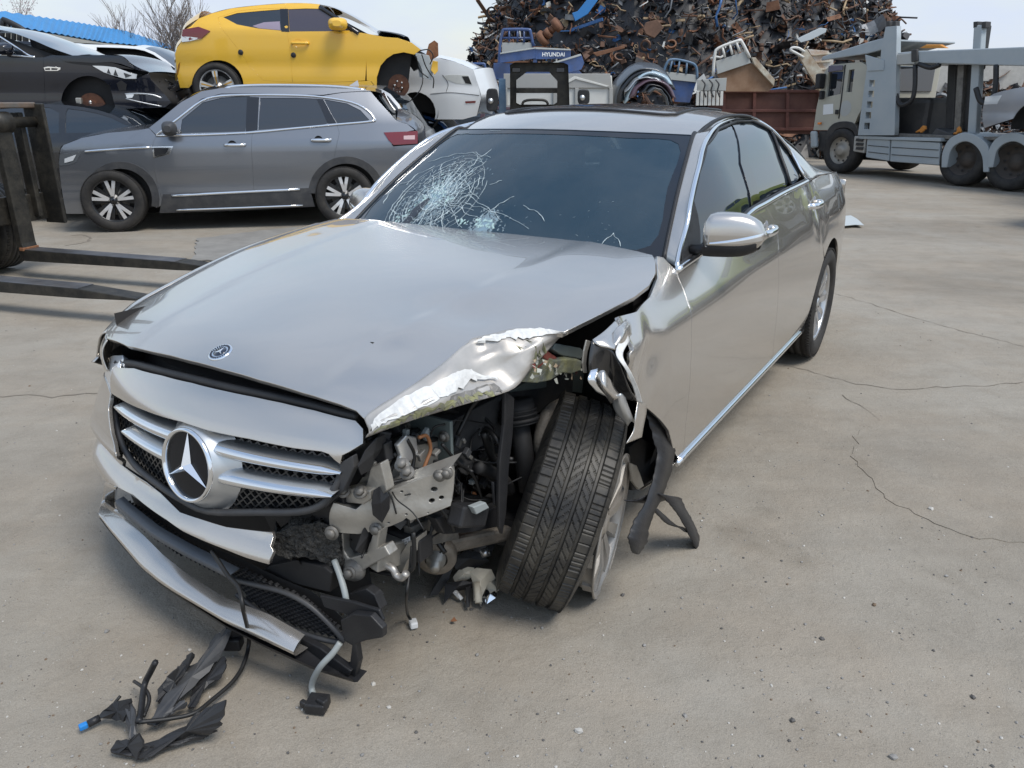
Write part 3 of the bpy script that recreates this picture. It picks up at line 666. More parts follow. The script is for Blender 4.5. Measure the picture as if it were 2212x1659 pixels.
# ---- glass, pillars and trim on both sides
def st_(px): return ts2(px)
winF = [tuple(p) for p in spl(st_([(1580, 266), (1604, 350), (1629, 449), (1610, 462), (1560, 503), (1512, 543), (1472, 573), (1480, 520), (1497, 432), (1510, 372), (1529, 316), (1551, 284)]), 3, True)]
winR = [tuple(p) for p in spl(st_([(1590, 262), (1625, 262.5), (1662, 280), (1685, 335), (1706, 397), (1672, 418), (1640, 437), (1616, 350)]), 3, True)]
winQ = [tuple(p) for p in spl(st_([(1671, 286), (1694, 311), (1715, 347), (1732, 381), (1709, 396), (1690, 340)]), 3, True)]
bpil = st_([(1578, 262), (1594, 262), (1620, 350), (1644, 436), (1626, 452), (1602, 352)])
sail = st_([(1474, 572), (1488, 490), (1499, 431), (1508, 465), (1513, 500), (1514, 540)])
for sgn, mp, sg in ((1, sidemap, -1), (-1, sidemapR, 1)):
    def gm(off):
        return lambda a, b: (a, sgn*(S_side(a, b)+off), b)
    panel('side_window', winF, gm(-.010), GLASSS, car, step=.05, thick=.004, sign=sg)
    panel('side_window', winR, gm(-.010), GLASSS, car, step=.05, thick=.004, sign=sg)
    panel('quarter_window', winQ, gm(-.010), GLASSS, car, step=.05, thick=.004, sign=sg)
    panel('pillar_cover', bpil, gm(-.003), BLACKG, car, step=.05, thick=.006, sign=sg)
    panel('mirror_sail', sail, gm(.0), BLACKP, car, step=.05, thick=.01, sign=sg)
    ch = [np.array([p[0], sgn*(S_side(p[0], p[2])+.002), p[2]]) for p in spl([(c[0], 0, c[2]) for c in CU], 6)]
    MB().tube(ch, .0095, 8).build('window_trim', CHROME, car)
    bl = [np.array([p[0], sgn*(S_side(p[0], p[1])+.003), p[1]]) for p in spl(belt, 6)]
    MB().tube(bl, .012, 8).build('belt_trim', CHROME, car)
    # window seals: black lines inside the chrome
    sealp = [np.array([p[0], sgn*(S_side(p[0], p[1])-.003), p[1]]) for p in resample(inset(np.array([(c[0], c[2]) for c in CU]+[tuple(q) for q in belt[::-1]]), .022), .05)]
    MB().tube(sealp, .007, 6, closed=True).build('window_seal', BLACKP, car)
    mid = [np.array([p[0], sgn*(S_side(p[0], p[1])-.004), p[1]]) for p in resample(np.array(st_([(1666, 282), (1688, 338), (1708, 397)])), .05, False)]
    MB().tube(mid, .010, 6).build('window_divider', BLACKP, car)
    # roof rail: A pillar, cant rail and C pillar as one pressing
    A = [np.array(WSr(1.0, t)) for t in (.02, .25, .5, .75, 1.0)]+[np.array([x, y, float(T_roof(x, y))-.004]) for x, y in [(-1.33, .592), (-1.5, .60), (-1.7, .602), (-2.0, .598), (-2.3, .588), (-2.55, .57), (-2.7, .555)]]
    A += [np.array([-2.85, .575, 1.292]), np.array([-3.05, .60, 1.205]), np.array([-3.25, .63, 1.125]), np.array([-3.42, .66, 1.078])]
    nA = len(A)
    CUa = np.array([(c[0], c[2]) for c in CU])
    Bl = resample(np.array(spl(CUa, 6)), .01, False); cum = np.linspace(0, 1, len(Bl))
    Bend = [(-2.80, 1.09), (-2.95, 1.088), (-3.15, 1.082), (-3.40, 1.07)]
    nb = nA-len(Bend); B2 = []
    for i, t in enumerate(np.linspace(0, 1, nb)): B2.append(tuple(Bl[int(t*(len(Bl)-1))]))
    B2 += Bend
    rows = [[], [], [], [], []]
    for a, b2 in zip(A, B2):
        bb = np.array([b2[0], float(S_side(*b2))+.001, b2[1]])
        for k, t in enumerate((0, .25, .5, .75, 1)):
            q = a+(bb-a)*t; w = math.sin(math.pi*t); q = q+np.array([.0, .95, .25])*(.012 if len(rows[k]) > 4 else .006)*w
            if k < 4 and 0 < k:  # push out to the body surface where it bulges
                pass
            rows[k].append(q*np.array([1, sgn, 1]))
    if sgn < 0: rows = rows[::-1]
    patch('roof_rail', rows, PAINT, car, sub=4, thick=.003)
    strip = [p*np.array([1, sgn, 1])+np.array([0, 0, .003]) for p in A[:12]]
    MB().tube(spl(strip, 5), .008, 8).build('roof_drip_strip', BLACKP, car)
# door handles
for sgn in (1, -1):
    for (u, v, dx) in ((1758, 441, 0), (None, None, 1.0)):
        if u: h = ts(u, v)
        x0 = h[0]+dx+(0 if u else -.02); z0 = h[2]-(.012 if dx else 0); y0 = float(S_side(x0, z0))
        if u is None and sgn == 1: pass
        P = [np.array([x0+d, sgn*(y0+o), z0]) for d, o in ((.105, -.006), (.095, .020), (.05, .034), (0, .037), (-.05, .034), (-.095, .020), (-.105, -.006))]
        hd = MB().tube(spl(P, 4), .012, 10, flat=((0, 0, 1), 1.35)).build('door_handle', CHROME, car)
        MB().lathe([(0, -.012), (.030, -.010), (.045, .0), (.048, .0008)], (x0+.01, sgn*(y0+.001), z0), (0, sgn, 0), 24).build('handle_recess', PAINT, hd)
# door mirrors
def mirror(sgn):
    root_in = np.array([-.62, .80, 1.015])
    MO = np.array([0, 0, 0]) if sgn > 0 else np.array([-.12, .045, -.03])
    secs = []
    for t in np.linspace(0, 1, 13):
        y = .845+.190*t
        hgt = .074*(1-(abs(t-.30)/.72)**3.0*.62)*(1 if t < .97 else .55); wd = .075*(1-.55*t**2.2)
        if t == 0: hgt *= .72; wd *= .7
        cxx = -.775-.045*t; czz = 1.055+.010*t-.012*t*t
        ring = []
        for k in range(28):
            a = 2*math.pi*k/28; cx_, sx_ = math.cos(a), math.sin(a)
            e = .62
            xx = np.sign(cx_)*abs(cx_)**e*wd; zz = np.sign(sx_)*abs(sx_)**.8*hgt
            if xx < 0: xx *= .55
            ring.append(np.array([cxx+xx, sgn*y, czz+zz]))
        secs.append(ring)
    mb = MB(); P = np.array(secs); Pc = np.concatenate([P, P[:, :1]], 1); mb.grid(Pc, True, flip=(sgn < 0))
    for R_, fl in ((P[0], False), (P[-1], True)):
        c = R_.mean(0)+np.array([0, sgn*(.018 if fl else -.012), 0]); n = len(R_); mb.add(list(R_)+[c], [((i+1) % n, i, n) if fl == (sgn > 0) else (i, (i+1) % n, n) for i in range(n)])
    h = mb.build('mirror_housing', PAINT, car)
    # lower black shell, turn signal strip, stalk
    low = []
    for t in np.linspace(.03, .93, 12):
        y = .845+.190*t; wd = .077*(1-.55*t**2.2); hg = .074*(1-(abs(t-.30)/.72)**3*.62); cxx = -.775-.045*t; czz = 1.055+.010*t-.012*t*t
        low.append([np.array([cxx+x*wd*(1 if x > 0 else .58), sgn*y, czz+z*hg]) for x, z in ((1.0, -.55), (.98, -.78), (.70, -1.06), (0, -1.16), (-.8, -1.08), (-1, -.7))])
    MB().grid(low, True, flip=(sgn > 0)).build('mirror_lower_shell', BLACKP, h)
    sg = []
    for t in np.linspace(.16, 1.0, 16):
        y = .845+.192*t; wd = .0765*(1-.55*t**2.2); cxx = -.775-.045*t; czz = 1.055+.010*t-.012*t*t
        zb = -.030+.030*t**2; hh = .003+.010*t
        if t > .97: wd *= .86
        sg.append([np.array([cxx+wd*q, sgn*y, czz+zb+w]) for q, w in ((.97, -hh), (1.03, -hh*.4), (1.03, hh*.4), (.97, hh))])
    MB().grid(sg, True, flip=(sgn > 0)).build('turn_signal_strip', CHROME, h)
    gl = [[np.array([-.775-.045*t-.044*(1-.55*t**2.2), sgn*(.845+.190*t), 1.055+.010*t-.012*t*t+z*.062*(1-(abs(t-.30)/.72)**3*.62)]) for z in (-1, 1)] for t in np.linspace(.05, .95, 8)]
    MB().grid(gl, True).build('mirror_glass', CHROME, h)
    arm = [np.array([-.735, sgn*.80, .995]), np.array([-.745, sgn*.85, 1.0]), np.array([-.765, sgn*.90, 1.005]), np.array([-.78, sgn*.94, 1.01])]
    MB().tube(arm, [.030, .026, .024, .02], 10, flat=((0, 0, 1), .6)).build('mirror_stalk', BLACKP, h)
mirror(1); mirror(-1)
for o in list(car.children):
    if o.name.startswith('mirror_housing.'): o.location = (-.10, .04, -.025)
# cowl, trunk, rear end, inner structure
cow = [[np.array([-.40, y, .95-.02*(y/.7)**2]) for y in np.linspace(-.72, .72, 9)], [np.array([-.52-.1*(y/.7)**2, y, .985-.02*(y/.7)**2]) for y in np.linspace(-.72, .72, 9)]]
patch('cowl', cow, BLACKP, car, sub=3)
def deckz(x, y): return 1.085-.10*np.maximum(0, -3.4-x)**1.3-.03*(np.abs(y)/.7)**2
deck = [[np.array([x, y*w, float(deckz(x, y*w))]) for y in np.linspace(-1, 1, 9)] for x, w in ((-3.40, .67), (-3.6, .70), (-3.8, .70), (-3.98, .67), (-4.06, .62))]
trunk = patch('trunk_lid', deck, PAINT, car, sub=3, thick=.01)
rw = [[np.array([-2.74-.66*t-.04*abs(y)**2*(1-t), y*(.545+.115*t), 1.352-.27*t+.03*math.sin(math.pi*t)-.03*abs(y)**2*(1-t)]) for y in np.linspace(-1, 1, 9)] for t in np.linspace(0, 1, 6)]
patch('rear_window', rw, GLASSS, car, sub=3, thick=.004)
rear = [[np.array([-4.05-.03*math.sin(math.pi*t)-.02+.10*abs(y)**3, y*.78, .28+.70*t]) for y in np.linspace(-1, 1, 11)] for t in np.linspace(0, 1, 6)]
patch('rear_bumper', rear, PAINT, car, sub=3, thick=.01)
for sgn in (1, -1):
    MB().box((-4.04, sgn*.58, .84), (.06, .30, .13)).build('tail_lamp', LAMPR, car, bev=.02)
# floor pan, firewall and dark inner body that shows in every gap
mb = MB(); mb.box((-1.75, 0, .24), (3.9, 1.52, .10)); mb.build('floor_pan', EBLACK, car)
mb = MB(); mb.box((-.44, 0, .62), (.06, 1.40, .66)); mb.build('firewall', EBLACK, car)
for sgn in (1, -1):
    panel('inner_side', [(-.42, .27), (-.45, .93), (-2.62, .99), (-3.6, .98), (-3.9, .9), (-3.9, .40), (-3.4, .30)]+arch(-2.939, .335, .42, 175, 5, 14)+[(-2.45, .27)], lambda a, b: (a, sgn*(S_side(a, b)-.07), b), EBLACK, car, step=.12, thick=0, sign=-sgn)
# cabin: seats, dash, wheel
cab = MB()
for y in (-.36, .36):
    cab.box((-1.45, y, .52), (.55, .50, .16)); cab.box((-1.78, y, .86), (.16, .48, .62), np.array(Matrix.Rotation(rad(-18), 3, 'Y'))); cab.box((-1.92, y, 1.22), (.09, .25, .18))
cab.box((-2.62, 0, .55), (.55, 1.3, .16)); cab.box((-2.95, 0, .90), (.16, 1.3, .60), np.array(Matrix.Rotation(rad(-22), 3, 'Y')))
cab.build('seats', mat('dark_seat_leather', (.02, .02, .022), .5), car, bev=.04)
ds = MB(); ds.box((-.72, 0, .86), (.45, 1.34, .20)); ds.build('dashboard', mat('dash_vinyl', (.012, .012, .014), .6), car, bev=.05)
sw = MB(); sw.lathe([(.185+.017*math.cos(a), .017*math.sin(a)) for a in np.linspace(0, 2*math.pi, 10)], (-1.08, .37, .93), (-.9, 0, .42), 32); sw.box((-1.08, .37, .93), (.03, .30, .05)); sw.build('steering_wheel', BLACKP, car)
# ------------------------------------------------------------------ front end of the sedan
def tf2(px, off=0.0):
    f = lambda y, z: FX(y, z)+off
    return [tuple(CF.trace(u, v, f, 0)[1:]) for u, v in px]
def fmapo(off): return lambda a, b: (FX(a, b)+off, a, b)
# nose panel between hood gap and grille
nose_top = [(249.7, 792), (289, 795.5), (347.7, 811), (413, 827), (486.6, 845), (550, 858), (608.7, 870.4), (680, 887), (736, 902), (768, 909), (784, 926), (787, 955)]
nose_bot = [(760, 972), (744, 980), (737, 1000), (728, 992), (716, 977), (700, 971), (640.5, 964), (545, 944), (455.7, 926), (398, 907), (315.5, 883), (262, 860), (240, 848)]
nose_ol = tf2(nose_top+nose_bot)
nose = panel('nose_panel', nose_ol, lambda a, b: (FX(a, b)+.010*np.exp(-((b-.70)/.035)**2), a, b), PAINT, car, step=.02, thick=.02)
# seal strip along the open hood gap, and the dark slam panel behind
slp = [CF.trace(u, v-3, lambda y, z: FX(y, z)-.012, 0)+np.array([-.01, 0, .004]) for u, v in nose_top[:-2]]
MB().tube(spl(slp, 4), .014, 8).build('hood_seal', BLACKP, car)
sp = [[np.array([x-.39*(y)**2, y, z]) for y in np.linspace(-.68, .52, 9)] for x, z in ((.70, .775), (.64, .79), (.54, .80), (.45, .79))]
patch('slam_panel', sp, EBLACK, car, sub=2)
for y in (-.44, -.40, -.2, -.16, .02, .30): MB().box((.60-.39*y*y, y, .805), (.16, .03, .02)).build('slam_panel_rib', INNER, car, bev=.004)
MB().box((.62, -.05, .81), (.05, .10, .03)).build('hood_latch', INNER, car, bev=.004)
# far-side headlamp
hlamp = [(-.47, .745), (-.52, .755), (-.60, .735), (-.70, .70), (-.76, .66), (-.70, .635), (-.60, .635), (-.50, .665)]
hm = panel('headlamp', hlamp, fmapo(-.004), LAMPW, car, step=.03, thick=.03)
panel('lamp_bezel', [(-.475, .74), (-.50, .748), (-.515, .70), (-.505, .672), (-.488, .685)], fmapo(.004), CHROME, hm, step=.02, thick=.01)
# grille: backing, mesh, bars, hub, emblem
gr_ol_px = [(240, 852), (262, 862), (315.5, 885), (398, 909), (455.7, 928), (545, 946), (640.5, 966), (700, 973), (722, 988), (733, 1006), (726, 1040), (710, 1068), (688, 1094), (640.5, 1109), (545, 1110), (442, 1108), (390, 1085), (328, 1044), (286, 1008), (259, 966), (247, 925), (240, 880)]
gr_ol = tf2(gr_ol_px, -.03)
grille = panel('grille_backing', gr_ol, fmapo(-.075), EBLACK, car, step=.05, thick=0)
panel('radiator_shroud', [(-.66, .20), (-.66, .74), (.46, .74), (.46, .20)], fmapo(-.13), EBLACK, car, step=.12, thick=0)
patch('inner_fender', [[np.array([x, -.63, z]) for x in (-.42, 0, .3, .60)] for z in (.25, .6, .86)], EBLACK, car)
rimp = [np.array([float(FX(y, z))-.03, y, z]) for y, z in resample(np.array(spl(tf2(gr_ol_px[8:], -.02), 3)), .02, False)]
MB().tube(rimp, .010, 8).build('grille_rim', DARKGREY, car)
msh = MB(); gi = inset(np.array(gr_ol), .008)
row = 0; pz = .0125; py = .027
ylo, zlo = gi.min(0); yhi, zhi = gi.max(0); z = zlo
while z < zhi:
    y = ylo+(py/2 if row % 2 else 0)
    while y < yhi:
        if inpoly([(y, z)], gi)[0]:
            hw, hh = py*.5, pz*1.0
            pts = [(y-hw, z), (y, z-hh), (y+hw, z), (y, z+hh)]
            P0 = [np.array([float(FX(a, b))-.048, a, b]) for a, b in pts]
            q = [(y-hw*.80, z), (y, z-hh*.72), (y+hw*.80, z), (y, z+hh*.72)]
            P1 = [np.array([float(FX(a, b))-.048, a, b]) for a, b in q]; P2 = [p+np.array([-.014, 0, 0]) for p in P1]
            msh.add(P0+P1+P2, [(i, (i+1) % 4, 4+(i+1) % 4, 4+i) for i in range(4)]+[(4+i, 4+(i+1) % 4, 8+(i+1) % 4, 8+i) for i in range(4)], False)
        y += py
    z += pz; row += 1
msh.build('grille_mesh', mat('grille_mesh_black', (.014, .015, .017), .3, coat=.25, dust=.3, dust_col=(.12, .115, .10), dust_scale=6), car, kind='stuff')
star_c = np.array([.838, .0, .586])
ax = np.array([1.0, 0, .17]); ax /= np.linalg.norm(ax)
hub = MB().lathe([(.148, -.055), (.128, -.035), (.112, -.014), (.104, .0), (.100, .004), (.096, .003)], star_c, ax, 56).build('emblem_hub', SATIN, car)
MB().lathe([(.103, -.002), (.1025, .006), (.099, .011), (.095, .011), (.091, .006), (.090, .000)], star_c, ax, 64).build('emblem_ring', CHROME, hub)
MB().lathe([(0, .002), (.05, .0015), (.091, .000)], star_c, ax, 48).build('emblem_disc', mat('emblem_black', (.006, .007, .010), .22, spec=.3), hub)
star_mesh(MB(), star_c+ax*.0025, ax, [0, 0, 1], .092, .020, .17).build('emblem_star', CHROME, hub)
def bar(p0, p1, hpx0, hpx1, m_up, depth=.0):
    """grille louvre between two pixels; satin upper face and chrome lower blade"""
    a = CF.trace(*p0, lambda y, z: FX(y, z)-.005, 0); b_ = CF.trace(*p1, lambda y, z: FX(y, z)-.005, 0)
    up, lo = [], []
    n = 14
    for i in range(n+1):
        t = i/n; y = a[1]+(b_[1]-a[1])*t; z = a[2]+(b_[2]-a[2])*t; x = float(FX(y, z))-.006; h = hpx0+(hpx1-hpx0)*t
        e = 1.0 if i < n-1 else (.75 if i == n-1 else .35)
        h *= e
        up.append([np.array([x-.055, y, z+h*.95]), np.array([x-.034, y, z+h*.98]), np.array([x-.018, y, z+h*.84]), np.array([x-.010, y, z+h*.62])])
        lo.append([np.array([x-.010, y, z+h*.62]), np.array([x-.003, y, z+h*.44]), np.array([x+.003, y, z+h*.02]), np.array([x+.001, y, z-h*.45]), np.array([x-.008, y, z-h*.85]), np.array([x-.03, y, z-h*1.0])])
    fl = p1[0] > p0[0]
    o = MB().grid(up, True, flip=not fl).build('grille_bar', m_up, car)
    MB().grid(lo, True, flip=not fl).build('bar_blade', CHROME, o)
    return o
bar((462, 974), (735, 1023), .022, .017, SATIN); bar((462, 1033), (716, 1073), .022, .016, SATIN)
bar((370, 946), (246, 879), .022, .017, SATIN); bar((372, 998), (262, 932), .022, .016, SATIN)
# side webs joining hub and bars
for (u, v) in ((455, 985), (452, 1046)):
    pass
# bumper skin: near-image-left corner and the strip under the grille
sk_out = [(231, 800), (227, 815), (219, 850), (206, 902), (198, 956), (206, 996), (229, 1038)]
sk_in = [(238, 850), (233, 882), (239, 938), (250, 985), (262, 1005), (290, 1026), (316, 1043), (346, 1066), (388, 1107), (431, 1121.5), (488, 1139), (540, 1146), (586, 1152), (589, 1160)]
sk_low = [(583, 1180), (589, 1190), (580, 1219), (530, 1204), (488, 1187), (395, 1147), (359.5, 1122), (287.6, 1068), (251.6, 1050), (236, 1043)]
def FXb(y, z): return FX(y, z)+.016*np.exp(-((z-.385-.02*0)/.03)**2)-.026*np.exp(-((z-.448)/.026)**2)+.010*np.exp(-((z-.50)/.018)**2)
R_out = [tuple(CF.trace(u, v, FXb, 0)[1:]) for u, v in sk_in+sk_low]
corner = [(-.55, .62), (-.60, .655), (-.68, .645), (-.78, .63), (-.86, .60), (-.90, .50), (-.905, .40), (-.88, .33), (-.86, .25)]
skin_ol = [tuple(p) for p in R_out]+[(-.80, .25), (-.85, .27), (-.875, .32), (-.88, .40), (-.875, .52), (-.85, .59), (-.78, .635), (-.66, .655), (-.58, .655)]
panel('front_bumper', skin_ol, lambda a, b: (FXb(a, b), a, b), PAINT, car, step=.014, thick=.012, label='front bumper strip torn off at its left end')
# lower corner pillar and lip
def lipx(c): return lambda y, z: c-.27*y*y-.6*np.maximum(np.abs(y)-.70, 0)**2
lip_in = [(226, 1082), (253.6, 1104), (295, 1141), (352, 1198), (409, 1243), (488.7, 1292), (579.6, 1326), (659, 1371)]
lip_out = [(213, 1110), (238.5, 1143.7), (303, 1219.5), (344.6, 1253.7), (378.7, 1276), (488.7, 1341), (579.6, 1382.6), (634, 1409)]
def resn(P, n):
    P = np.array(P, float); d = np.concatenate([[0], np.cumsum(np.linalg.norm(np.diff(P, axis=0), axis=1))]); return np.array([[np.interp(t, d, P[:, k]) for k in range(P.shape[1])] for t in np.linspace(0, d[-1], n)])
LI = [CF.trace(u, v, lipx(.835), 0) for u, v in resn(lip_in, 26)]; LO = [CF.trace(u, v, lipx(.885), 0) for u, v in resn(lip_out, 26)]
rows = []
for t in np.linspace(0, 1, 7):
    rows.append([a+(b_-a)*t+np.array([.004, 0, .004])*math.sin(math.pi*t) for a, b_ in zip(LI, LO)])
rows.append([p+np.array([-.006, 0, -.016]) for p in LO]); rows.append([p+np.array([-.05, 0, -.02]) for p in LO])
patch('lower_lip', rows, PAINT, car, sub=2)
sp_out = [(214, 1118), (238, 1150), (303, 1226), (345, 1262), (378, 1285), (492, 1358), (580, 1402), (678, 1447), (765, 1474)]
so = [CF.trace(u, v, lipx(.88), 0) for u, v in resn(sp_out, 28)]
MB().grid([[p+np.array([.004, 0, .012]) for p in so], so, [p+np.array([-.012, 0, -.008]) for p in so], [p+np.array([-.05, 0, .0]) for p in so]], True).build('splitter', BLACKP, car)
cp = [[CF.trace(229, 1040, FX, 0), CF.trace(252, 1051, FX, 0)], [CF.trace(222, 1075, lipx(.845), 0), CF.trace(250, 1082, lipx(.80), 0)], [CF.trace(214, 1109, lipx(.87), 0), CF.trace(256, 1104, lipx(.835), 0)]]
patch('bumper_corner', cp, PAINT, car, sub=5, thick=.008)
# lower intake: dark frame bar, louvred mesh panels
fb0 = [(250, 1086), (262, 1100), (330, 1155), (400, 1195), (450, 1220), (500, 1246)]; FB = [CF.trace(u, v, lipx(.84), 0) for u, v in resn(fb0, 16)]
MB().grid([[p+np.array([-.03, 0, .010]) for p in FB], [p+np.array([0, 0, .008]) for p in FB], [p+np.array([.003, 0, -.008]) for p in FB], [p+np.array([-.02, 0, -.014]) for p in FB]], True).build('intake_frame', mat('slate_plastic', (.075, .088, .105), .45, dust=.2), car)
lm_px = [(262, 1078), (300, 1100), (360, 1145), (430, 1190), (510, 1225), (590, 1265), (650, 1290), (690, 1320), (725, 1355), (738, 1380), (690, 1372), (620, 1345), (540, 1300), (500, 1250), (420, 1215), (340, 1168), (275, 1112)]
LM = lambda y, z: .80-.27*y*y
lm = [tuple(CF.trace(u, v, LM, 0)[1:]) for u, v in lm_px]
panel('lower_intake_backing', lm, lambda a, b: (LM(a, b)-.035, a, b), EBLACK, car, step=.05, thick=0)
m2 = MB(); gi = np.array(lm); ylo, zlo = gi.min(0); yhi, zhi = gi.max(0); z = zlo; row = 0
while z < zhi:
    y = ylo+(.011 if row % 2 else 0)
    while y < yhi:
        if inpoly([(y, z)], gi)[0]:
            hw, hh = .011, .0075
            P0 = [np.array([LM(a, b)-.004*(1 if k in (0, 2) else 0), a, b]) for k, (a, b) in enumerate([(y-hw, z), (y, z-hh), (y+hw, z), (y, z+hh)])]
            P1 = [np.array([LM(a, b)-.001, a, b]) for a, b in [(y-hw*.72, z), (y, z-hh*.62), (y+hw*.72, z), (y, z+hh*.62)]]; P2 = [p-np.array([.012, 0, 0]) for p in P1]
            m2.add(P0+P1+P2, [(i, (i+1) % 4, 4+(i+1) % 4, 4+i) for i in range(4)]+[(4+i, 4+(i+1) % 4, 8+(i+1) % 4, 8+i) for i in range(4)], False)
        y += .022
    z += .0075; row += 1
m2.build('lower_intake_mesh', BLACKP, car, kind='stuff')
ed = [CF.trace(u, v, LM, 0)+np.array([.006, 0, .0]) for u, v in [(500, 1247), (560, 1262), (620, 1278), (668, 1303), (705, 1335), (735, 1368), (742, 1384), (700, 1378), (640, 1358), (560, 1316), (515, 1282)]]
MB().tube(spl(ed, 4), .008, 6).build('intake_edge', DARKGREY, car)
# black bumper bracket cluster at the torn end (end of splitter)
def px_plate(px, ax, val, d, m, name, parent=car, bev=.003, hole=None, **kw):
    """plate traced on the plane [ax]=val, extruded by d along that axis"""
    P = [CF.hit(u, v, ax, val) for u, v in px]; dv = np.zeros(3); dv[ax] = d
    mb = MB().prism(P, dv); return mb.build(name, m, parent, bev=bev, **kw)
px_plate([(735, 1340), (762, 1326), (800, 1330), (826, 1358), (826, 1378), (790, 1384), (768, 1392), (774, 1430), (764, 1474), (722, 1452), (735, 1440), (755, 1435), (760, 1395), (742, 1384)], 0, .79, -.02, BLACKP, 'bumper_bracket')
px_plate([(690, 1286), (760, 1300), (818, 1318), (828, 1340), (822, 1360), (800, 1345), (740, 1326), (700, 1312)], 0, .77, -.010, BLACKP, 'bumper_bracket')
px_plate([(755, 1282), (790, 1272), (808, 1285), (822, 1318), (800, 1325), (765, 1315)], 0, .72, -.03, BLACKP, 'mounting_block')
px_plate([(650, 1380), (690, 1400), (730, 1430), (758, 1450), (752, 1462), (700, 1440), (640, 1412)], 0, .80, -.02, BLACKP, 'bumper_bracket')
# energy-absorbing foam, torn
fo = [(580, 1158), (640, 1138), (690, 1128), (720, 1134), (728, 1160), (735, 1195), (730, 1222), (705, 1222), (690, 1210), (665, 1206), (640, 1200), (620, 1205), (600, 1196), (586, 1185)]
P = [CF.hit(u, v, 0, .79-.0005*(u-580)) for u, v in fo]
def blob(poly, depth, m, name, parent, amp=.008, step=.012, seed=0):
    """rough lump: outline given in 3D (near a plane of constant x), extruded back with a broken surface"""
    P = np.array(poly); o2 = P[:, 1:]; xm = P[:, 0].mean(); A = np.c_[o2, np.ones(len(o2))]; cf, *_ = np.linalg.lstsq(A, P[:, 0], rcond=None)
    def fm(a, b):
        a = np.asarray(a, float); b = np.asarray(b, float)
        n = np.array([fbm(p, q, seed, 55, 4)+.7*fbm(p, q, seed+9, 18, 3) for p, q in zip(np.ravel(a), np.ravel(b))]).reshape(a.shape)
        return cf[0]*a+cf[1]*b+cf[2]+amp*n, a, b
    return panel(name, o2, fm, m, parent, step=step, thick=depth)
blob(P, .05, FOAM, 'torn_foam', car, .012, .009, 4)
fo2 = [(560, 1090), (640, 1112), (700, 1092), (740, 1065), (745, 1110), (722, 1135), (660, 1132), (590, 1152), (500, 1128)]
px_plate(fo2, 0, .72, -.03, BLACKP, 'foam_carrier')
px_plate([(585, 1222), (640, 1210), (700, 1225), (716, 1238), (712, 1280), (640, 1262), (560, 1235)], 0, .74, -.05, EBLACK, 'duct_panel')
# aluminium crash beam
bm = [(724, 1085), (775, 1098), (800, 1076), (974, 1010), (981, 1019), (977, 1089), (935, 1106), (892, 1121), (884, 1114), (874, 1122), (850, 1133), (815, 1145), (774, 1153), (733, 1150), (714, 1132)]
def BX(y, z): return .735-.9*np.maximum(np.asarray(y)-.42, 0)**1.25
bpl = [tuple(CF.trace(u, v, BX, 0)[1:]) for u, v in bm]
holes_px = [(939, 1057, 5), (951, 1074, 4.5), (960, 1071, 4), (939, 1088, 4.5)]
hs = []
for u, v, r in [(938, 1057, 5), (955, 1074, 4), (935, 1080, 4.5), (868, 1062, 2.6), (931, 1104, 1.8), (884, 1107, 2.5), (844, 1127, 2.5)]:
    c = CF.trace(u, v, BX, 0); hs.append([(c[1]+r*.0016*math.cos(a), c[2]+r*.0016*math.sin(a)) for a in np.linspace(0, 6.28, 14)[:-1]])
beam = panel('crash_beam', bpl, lambda a, b: (BX(a, b)+.010*sst(.66, .63, b)*0-.02*np.maximum(0, b-.615)**.9*0+.012*np.exp(-((b-.52)/.035)**2), a, b), RAWALU, car, holes=hs, step=.012, thick=.045)
fl0 = [CF.trace(u, v, BX, 0) for u, v in [(800, 1076), (860, 1053), (915, 1032), (974, 1010)]]
MB().grid([[p for p in fl0], [p+np.array([-.05, .0, .022]) for p in fl0]], False).build('beam_flange', RAWALU, beam)
for u, v, r in [(954, 1024, .011), (969, 1019, .011), (817, 1140, .012), (722, 1148, .013)]:
    c = CF.trace(u, v, BX, 0); bolt(MB(), c+np.array([.008, 0, 0]), (1, .3, .1), r, .010).build('bolt', STEELD, beam)
# crash box / longitudinal behind the beam
def beam3(a, b_, w, h, m, name, parent=car, bev=.004):
    a = np.array(a, float); b_ = np.array(b_, float); d = b_-a; L = np.linalg.norm(d); d /= L; u = np.cross([0, 0, 1.0], d); u /= np.linalg.norm(u); w_ = np.cross(d, u)
    mb = MB().box((a+b_)/2, (L, w, h), np.stack([d, u, w_], 1)); return mb.build(name, m, parent, bev=bev)
beam3((.66, .46, .60), (.42, .50, .60), .10, .11, RAWALU, 'crash_box')
beam3((.44, .50, .61), (-.30, .52, .60), .09, .13, INNER, 'front_rail')
mb = MB(); mb.box((.45, .505, .61), (.012, .17, .19)); mb.build('mounting_flange', SEALED, car, bev=.003)
for y, z in ((.44, .66), (.57, .66), (.57, .56)): bolt(MB(), (.457, y, z), (1, 0, 0), .011, .012).build('bolt', STEELD, car)
px_plate([(800, 1010), (822, 1000), (832, 1040), (836, 1060), (818, 1075), (796, 1082), (775, 1060), (790, 1052)], 0, .69, -.03, RAWALU, 'bolted_bracket')
px_plate([(735, 1062), (762, 1055), (800, 1060), (802, 1078), (785, 1090), (735, 1085)], 0, .71, -.04, RAWALU, 'bolted_bracket')
for u, v in ((744, 1062), (779, 1064), (880, 1022), (869, 1005)):
    c = CF.hit(u, v, 0, .715); bolt(MB(), c, (.6, .2, .8), .012, .012).build('bolt', STEELD, car)
